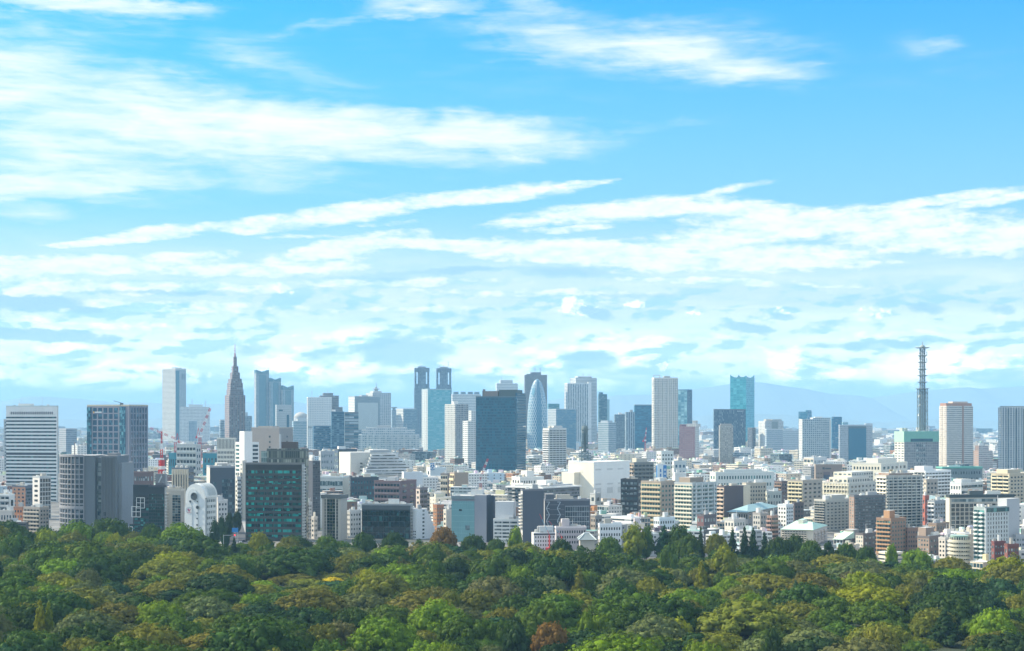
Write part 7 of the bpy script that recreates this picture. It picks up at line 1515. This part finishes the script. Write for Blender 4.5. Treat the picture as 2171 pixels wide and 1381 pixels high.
for kd, (nv_, hs, nsub, nleaf, rs, lf) in KINDS.items():
    for i in range(nv_):
        r = np.random.RandomState(hash_ := (sum(map(ord, kd)) * 31 + i)); lb = lobes_for(kd, r)
        V, Fq = crown_arrays(lb, r, nsub, nleaf, rs, lf, zmin=-.9 if kd == 'pine' else -.4); PROTO[(kd, i)] = (mesh_np('crown', V, Fq, LEAF), V[:, 2].max())
        if i < 3:
            V, Fq = crown_arrays(lb, r, int(nsub * .5), 6, rs * 1.1, lf * 1.7, zmin=-.2); LOW[(kd, i)] = (V, Fq)
    def trunk(kd=kd):
        m = MB(); m.tube((0, 0, 0), (.02, .01, .42), .055, 7, 0, .04)
        for i in range(5): a = i * 1.257 + .3; m.tube((.02, .01, .3 + .03 * i), (.42 * math.cos(a), .42 * math.sin(a), .52 + .05 * i), .03, 5, 0, .012)
        m.tube((.02, .01, .4), (0, 0, .8), .04, 5, 0, .012); return m.mesh('trunk', [BARK])
    PROTO[(kd, 'trunk')] = trunk()
TC = {'dark green': (.030, .062, .010), 'deep green': (.021, .046, .014), 'mid green': (.052, .095, .010), 'bright green': (.100, .165, .009), 'olive': (.112, .125, .016), 'olive brown': (.104, .106, .018), 'russet': (.135, .078, .018), 'grey green': (.090, .110, .036), 'yellow green': (.155, .180, .010), 'golden yellow': (.34, .27, .012), 'blue green': (.024, .060, .024), 'pale brown': (.110, .105, .036)}
TW = {'dark green': 30, 'deep green': 9, 'mid green': 24, 'bright green': 9, 'olive': 14, 'olive brown': 2.5, 'russet': 1.0, 'grey green': 7, 'yellow green': 4, 'golden yellow': 1, 'blue green': 4, 'pale brown': 1.2}
SHAPE = {'dome': 'rounded tree', 'wide': 'spreading tree', 'tall': 'oval tree', 'cone': 'conical tree', 'pine': 'layered pine'}
TREES = []     # x, y, radius, height, kind, colour, label
def tree(x, y_, R, Hh, kd, cn, label, rng, group=None, cat='tree'):
    i = rng.randrange(KINDS[kd][0]); me, zt = PROTO[(kd, i)]; root = empty({'pine': 'pine_tree', 'cone': 'conifer'}.get(kd, 'broadleaf_tree'), (x, y_, 0), label, cat, group)
    root.rotation_euler = (0, 0, rng.uniform(0, 6.28)); root.scale = (R, R, Hh / zt)
    c = put('crown', me, root); col = TC[cn]; j = rng.uniform(.82, 1.2); c.color = (col[0] * j * rng.uniform(.9, 1.12), col[1] * j, col[2] * j, 1)
    put('trunk', PROTO[(kd, 'trunk')], root); return root
rt = random.Random(21); HAND, SHOW = [], []
def hand(px, py, wpx, kd, cn, label, Hh=None, Y=None):
    Hh = Hh or 15; Y = Y or (EYE - Hh) * F / (py - HZ); R = wpx / 2 / F * Y; tree(X(px, Y), Y + R * .4, R, EYE - (py - HZ) / F * Y, kd, cn, label, rt)
    SHOW.append((px, py, wpx / 2, wpx * {'dome': .46, 'wide': .26, 'tall': .95, 'cone': 1.3, 'pine': .4}[kd], Y))
    HAND.append((X(px, Y), Y + R * .4, R)); TREES.append((X(px, Y), Y + R * .4, R * .9, EYE - (py - HZ) / F * Y, 1))
for h in [(618, 1162, 180, 'dome', 'dark green', 'largest dark green dome shaped tree, in the middle of the left half of the park', 19), (82, 1272, 50, 'cone', 'yellow green', 'left one of two tall pointed yellow green trees near the lower left corner', 19), (100, 1276, 46, 'cone', 'yellow green', 'right one of two tall pointed yellow green trees near the lower left corner', 18),
          (806, 1308, 150, 'dome', 'bright green', 'huge bright green bunched tree at the bottom edge below the wide low dark glass block', 17), (925, 1272, 130, 'dome', 'bright green', 'bright green bunched tree above the bottom edge under the teal glass and grey slab building', 17), (985, 1300, 130, 'dome', 'mid green', 'glossy green bunched tree right of the huge bright green one at the bottom edge', 17), (1150, 1275, 110, 'dome', 'mid green', 'bushy mid green tree in the lower centre above the brown and the dark oval tree', 18),
          (1590, 1275, 240, 'wide', 'olive', 'biggest olive yellow fan crowned tree in the lower right of the park', 19), (1096, 1316, 72, 'tall', 'deep green', 'dark oval tree beside the russet tree at the bottom centre', 17), (1166, 1318, 88, 'dome', 'russet', 'russet brown round tree at the bottom centre beside the dark oval tree', 15), (1640, 1325, 62, 'tall', 'dark green', 'dark oval tree standing before the biggest olive fan crowned tree', 18), (1245, 1290, 52, 'tall', 'bright green', 'small upright bright green tree right of the russet round tree at the bottom centre', 17),
          (1870, 1325, 105, 'wide', 'olive', 'olive fan crowned tree with a smooth top at the bottom right', 16), (2112, 1287, 105, 'dome', 'bright green', 'feathery bright green tree near the lower right corner', 18), (1838, 1212, 120, 'wide', 'yellow green', 'broad tree with golden yellow patches in the middle of the right half of the park', 17), (2108, 1250, 95, 'pine', 'blue green', 'flat topped spreading pine above the feathery bright tree at the lower right', 18),
          (1228, 1196, 42, 'cone', 'olive', 'pointed olive conifer rising in the middle of the park right of centre', 19), (1488, 1188, 42, 'cone', 'yellow green', 'pointed yellow green tree below the white and green balconied block', 18), (1345, 1106, 66, 'tall', 'yellow green', 'yellow green leafy tree at the far park edge right of the white low apartment block', 22, 985), (1372, 1112, 44, 'tall', 'mid green', 'green tree just right of the yellow green leafy one at the far park edge', 21, 992),
          (1408, 1113, 56, 'cone', 'blue green', 'blue green conifer below the white and green balconied block at the far park edge', 22, 990), (1440, 1108, 64, 'dome', 'dark green', 'dark round tree right of the blue green conifer at the far park edge', 21, 990), (1486, 1116, 24, 'cone', 'deep green', 'slim dark conifer at the far park edge below the dark red and grey low house', 21, 975), (1554, 1118, 34, 'cone', 'deep green', 'leftmost of four dark cedars in a row below the teal hipped roof hall', 22, 968), (1580, 1117, 36, 'cone', 'deep green', 'second from left of four dark cedars in a row below the teal hipped roof hall', 22, 970), (1598, 1118, 40, 'cone', 'deep green', 'third from left of four dark cedars in a row below the teal hipped roof hall', 22, 968), (1622, 1126, 34, 'cone', 'deep green', 'rightmost of four dark cedars in a row below the teal hipped roof hall', 21, 964),
          (1686, 1130, 56, 'dome', 'dark green', 'dark round tree before the cream terraced green roofed building', 18, 958), (940, 1117, 62, 'dome', 'russet', 'rusty orange tree at the far park edge left of the teal glass building', 17, 1005), (1093, 1113, 42, 'tall', 'bright green', 'tall bright green tree before the white window band block', 23, 1000), (548, 1126, 48, 'dome', 'yellow green', 'yellow green round tree below the green windowed block', 15, 1002), (1893, 1151, 34, 'tall', 'bright green', 'bright yellow green oval tree below the orange brown brick block', 17, 905), (1948, 1163, 74, 'dome', 'bright green', 'bright green spreading tree below the brown grey blocky apartments', 17, 895), (495, 1140, 28, 'cone', 'deep green', 'dark pointed conifer where the street meets the park', 17, 985),
          (1758, 1147, 36, 'pine', 'deep green', 'dark pine below the cream terraced green roofed building at the far park edge', 18, 935), (2022, 1180, 95, 'wide', 'olive', 'long low olive tree under the round cream building', 15, 880), (318, 1110, 60, 'dome', 'mid green', 'round green tree before the dark stepped glass block', 19, 1020), (95, 1120, 60, 'dome', 'yellow green', 'yellow green tree below the beige gridded apartments at the left', 19, 1020), (150, 1124, 84, 'wide', 'olive', 'broad olive tree below the rounded grey tower', 18, 1010), (242, 1128, 40, 'dome', 'yellow green', 'light yellow green tree right of the rounded grey tower foot', 18, 1015),
          (180, 1205, 74, 'wide', 'grey green', 'grey green fan crowned tree in the left part of the park below the rounded tower', 16), (1420, 1150, 56, 'tall', 'mid green', 'leafy oval green tree below the dark round tree at the far park edge', 20, 860), (1540, 1150, 66, 'tall', 'yellow green', 'loose yellow green tall tree left of the four dark cedars', 21, 870), (970, 1182, 84, 'pine', 'deep green', 'big dark layered cedar in the centre of the park', 20), (2008, 1292, 90, 'cone', 'deep green', 'dark pointed fir near the bottom right corner of the park', 15),
          (1190, 1140, 54, 'dome', 'dark green', 'dark round tree at the far park edge left of the temple hall', 15, 985), (1292, 1137, 66, 'wide', 'mid green', 'low green tree at the foot of the white low apartment block', 14, 965), (1462, 1126, 60, 'dome', 'mid green', 'round mid green tree below the white and green balconied block, right of the dark one', 17, 966), (1520, 1130, 58, 'wide', 'olive', 'olive tree left of the four dark cedars at the far park edge', 16, 962), (1652, 1138, 58, 'dome', 'dark green', 'dark tree right of the four dark cedars at the far park edge', 16, 955), (1722, 1143, 56, 'dome', 'mid green', 'green tree below the right end of the cream green roofed building', 16, 945), (1796, 1150, 60, 'wide', 'mid green', 'spreading green tree below the small green roofed house', 15, 935), (1838, 1156, 46, 'dome', 'dark green', 'dark tree left of the foot of the orange brown brick block', 14, 925),
          (1003, 1132, 60, 'dome', 'dark green', 'dark round tree below the teal glass slab building', 15, 1000), (1052, 1138, 50, 'dome', 'mid green', 'mid green round tree below the white window band block', 15, 995), (770, 1128, 60, 'dome', 'dark green', 'left of two dark trees below the low dark glass block', 15, 1005), (835, 1126, 64, 'wide', 'dark green', 'right of two dark trees below the low dark glass block', 15, 1005), (690, 1134, 60, 'dome', 'mid green', 'green tree below the beige glass bay block', 15, 1005), (610, 1138, 60, 'wide', 'olive', 'olive tree below the dark green windowed block, right side', 14, 1000)]:
    hand(*h)
# street trees beside the white arched building
for px, py, wpx, Yt in ((455, 1098, 26, 1085), (470, 1092, 24, 1130), (486, 1085, 26, 1180), (503, 1079, 26, 1240), (449, 1126, 20, 1040), (478, 1118, 22, 1060)):
    R = wpx / 2 / F * Yt; lab = {455: 'second', 470: 'third', 486: 'fourth', 503: 'farthest', 449: 'nearest', 478: 'fifth'}[px] + ' dark street tree in the row beside the white arched building'
    tree(X(px, Yt), Yt, R, Zp(py, Yt), 'tall', 'deep green', lab, rt, 'street trees')
# the park canopy
cand_t = []
cells = {}
def near_ok(x, y_, R):
    ci, cj = int(x // 24), int(y_ // 24)
    for i in (-1, 0, 1):
        for j in (-1, 0, 1):
            for (a, b, c) in cells.get((ci + i, cj + j), ()):
                if (x - a) ** 2 + ((y_ - b) * 1.0) ** 2 < (.70 * (R + c)) ** 2: return False
    return True
for R0, tries in ((17, 60), (14.5, 200), (12, 450), (10, 700), (8.2, 1000), (6.5, 1400), (5, 1500)):
    for _ in range(tries):
        y_ = math.sqrt(rt.uniform(462 ** 2, 1076 ** 2)); x = rt.uniform(-1, 1) * (y_ * .40 + 20); px = CX + x / y_ * F; R = R0 * rt.uniform(.9, 1.1)
        if y_ + R > forest_far(px) + 6 or not near_ok(x, y_, R): continue
        if any((x - a) ** 2 + (y_ - b) ** 2 < (c * .72 + R * .5) ** 2 for a, b, c in HAND): continue
        cells.setdefault((int(x // 24), int(y_ // 24)), []).append((x, y_, R))
        big = .5 * math.sin(x * .021 + 1.3) + .5 * math.sin(y_ * .017 + x * .008)
        kd = rt.choices(['dome', 'wide', 'tall', 'cone', 'pine'], [46, 27, 9, 4, 14] if R0 < 8 else [50, 42, 2, 0, 6])[0]
        Hh = (5.2 + R * .85 + 4.2 * big + rt.uniform(-2.6, 3.2)) * {'dome': 1, 'wide': .93, 'tall': 1.1, 'cone': 1.2, 'pine': 1.0}[kd]
        if y_ > 890 and px < 700: Hh += min(1.6, (y_ - 890) * .02)
        if px > 950 and y_ > 880: Hh = min(Hh, 13.5)
        if kd in ('tall', 'cone'): R *= .8
        hw = R / y_ * F
        for (hx, hy, hhw, hsh, hY) in SHOW:          # leave the marked trees in view
            if y_ < hY and abs(px - hx) < (hhw + hw) * .8: Hh = min(Hh, max(6.5, EYE - (hy + hsh * rt.uniform(.85, 1.15) - HZ) / F * y_))
        patch = math.sin(x * .013 + y_ * .009 + 2) + math.sin(x * .031 - y_ * .021)
        cn = rt.choices(list(TW), list(TW.values()))[0]
        if kd == 'wide' and rt.random() < .7: cn = rt.choice(['olive', 'olive', 'olive brown', 'grey green', 'grey green', 'olive', 'mid green'])
        if kd == 'dome' and patch > .6 and rt.random() < .5: cn = rt.choice(['mid green', 'bright green', 'dark green'])
        if kd in ('pine', 'cone'): cn = rt.choice(['deep green', 'blue green', 'dark green', 'mid green'])
        if cn in ('golden yellow', 'russet') and R > 8: cn = 'olive'
        cand_t.append([y_, x, R * 1.06, Hh, kd, cn])
cols = np.full(2200, 1381.0)
vis_t = []
for (y_, x, R, Hh, kd, cn) in sorted(cand_t):
    pc = CX + x / y_ * F; hw = R / y_ * F; t = HZ - (Hh - EYE) / y_ * F; i0, i1 = int(max(0, pc - hw)), int(min(2199, pc + hw))
    if i1 <= i0: vis_t.append((0, (y_, x, R, Hh, kd, cn))); continue
    u = (np.arange(i0, i1 + 1) - pc) / hw; prof = t + (1 - np.sqrt(np.clip(1 - u ** 2, 0, 1))) * Hh * .5 / y_ * F
    seg = cols[i0:i1 + 1]; a_ = float(np.maximum(0, seg - prof).sum()); np.minimum(seg, prof, out=seg); vis_t.append((a_, (y_, x, R, Hh, kd, cn)))
vis_t.sort(key=lambda e: -e[0]); NT_IND = 240
rows = []
TM = [m_ for m_ in MARKS if m_[1] > 1040]
for n, (a_, (y_, x, R, Hh, kd, cn)) in enumerate(vis_t[:NT_IND]):
    o = tree(x, y_, R, Hh, kd, cn, None, rt, 'trees of the park canopy'); px = CX + x / y_ * F; py = HZ + (EYE - Hh) * F / y_
    band = 'bottom edge' if py > 1325 else 'lower park' if py > 1265 else 'mid park' if py > 1205 else 'upper park' if py > 1165 else 'far edge'
    mk = min(TM, key=lambda q: abs(q[0] - px)); rows.append([o, '', f'{cn} {SHAPE[kd]}', f'{band} below {mk[2]}', px])
settle(rows, 'trees')
VV, FF, CC = [], [], []; off = 0; rn = np.random.RandomState(77)
for n, (a_, (y_, x, R, Hh, kd, cn)) in enumerate(vis_t[NT_IND:]):
    if a_ <= 0 and n % 3: continue
    V, Fq = LOW[(kd, n % 3)]; an = rn.rand() * 6.28; ca, sa = math.cos(an), math.sin(an); zt = V[:, 2].max()
    W_ = np.stack([x + R * (V[:, 0] * ca - V[:, 1] * sa), y_ + R * (V[:, 0] * sa + V[:, 1] * ca), V[:, 2] * Hh / zt], 1)
    VV.append(W_); FF.append(Fq + off); off += len(V); CC.append(np.tile(np.array(TC[cn]) * (.82 + .38 * rn.rand()), (len(Fq), 1)))
o = put('forest_canopy', mesh_np('forest_canopy', np.concatenate(VV), np.concatenate(FF), LEAFA, np.concatenate(CC))); o['kind'] = 'stuff'
print('TREES', len(cand_t), sum(1 for v in vis_t if v[0] > 0))
# ================================================================ haze: one even body of air round the camera and the whole scene
def haze():
    m, t = newmat('haze_air'); v = t.n('ShaderNodeVolumePrincipled', {'Color': c4((.36, .69, 1.0)), 'Density': HAZE_D, 'Anisotropy': .0})
    t.nt.links.new(v.outputs[0], t.n('ShaderNodeOutputMaterial').inputs['Volume'])
    b = MB(); b.box(-9700, 9700, -2500, 17600, -2, 482); o = b.build('haze', m); o['kind'] = 'stuff'; o.display_type = 'WIRE'
HAZE_D = 0.58e-4
haze()
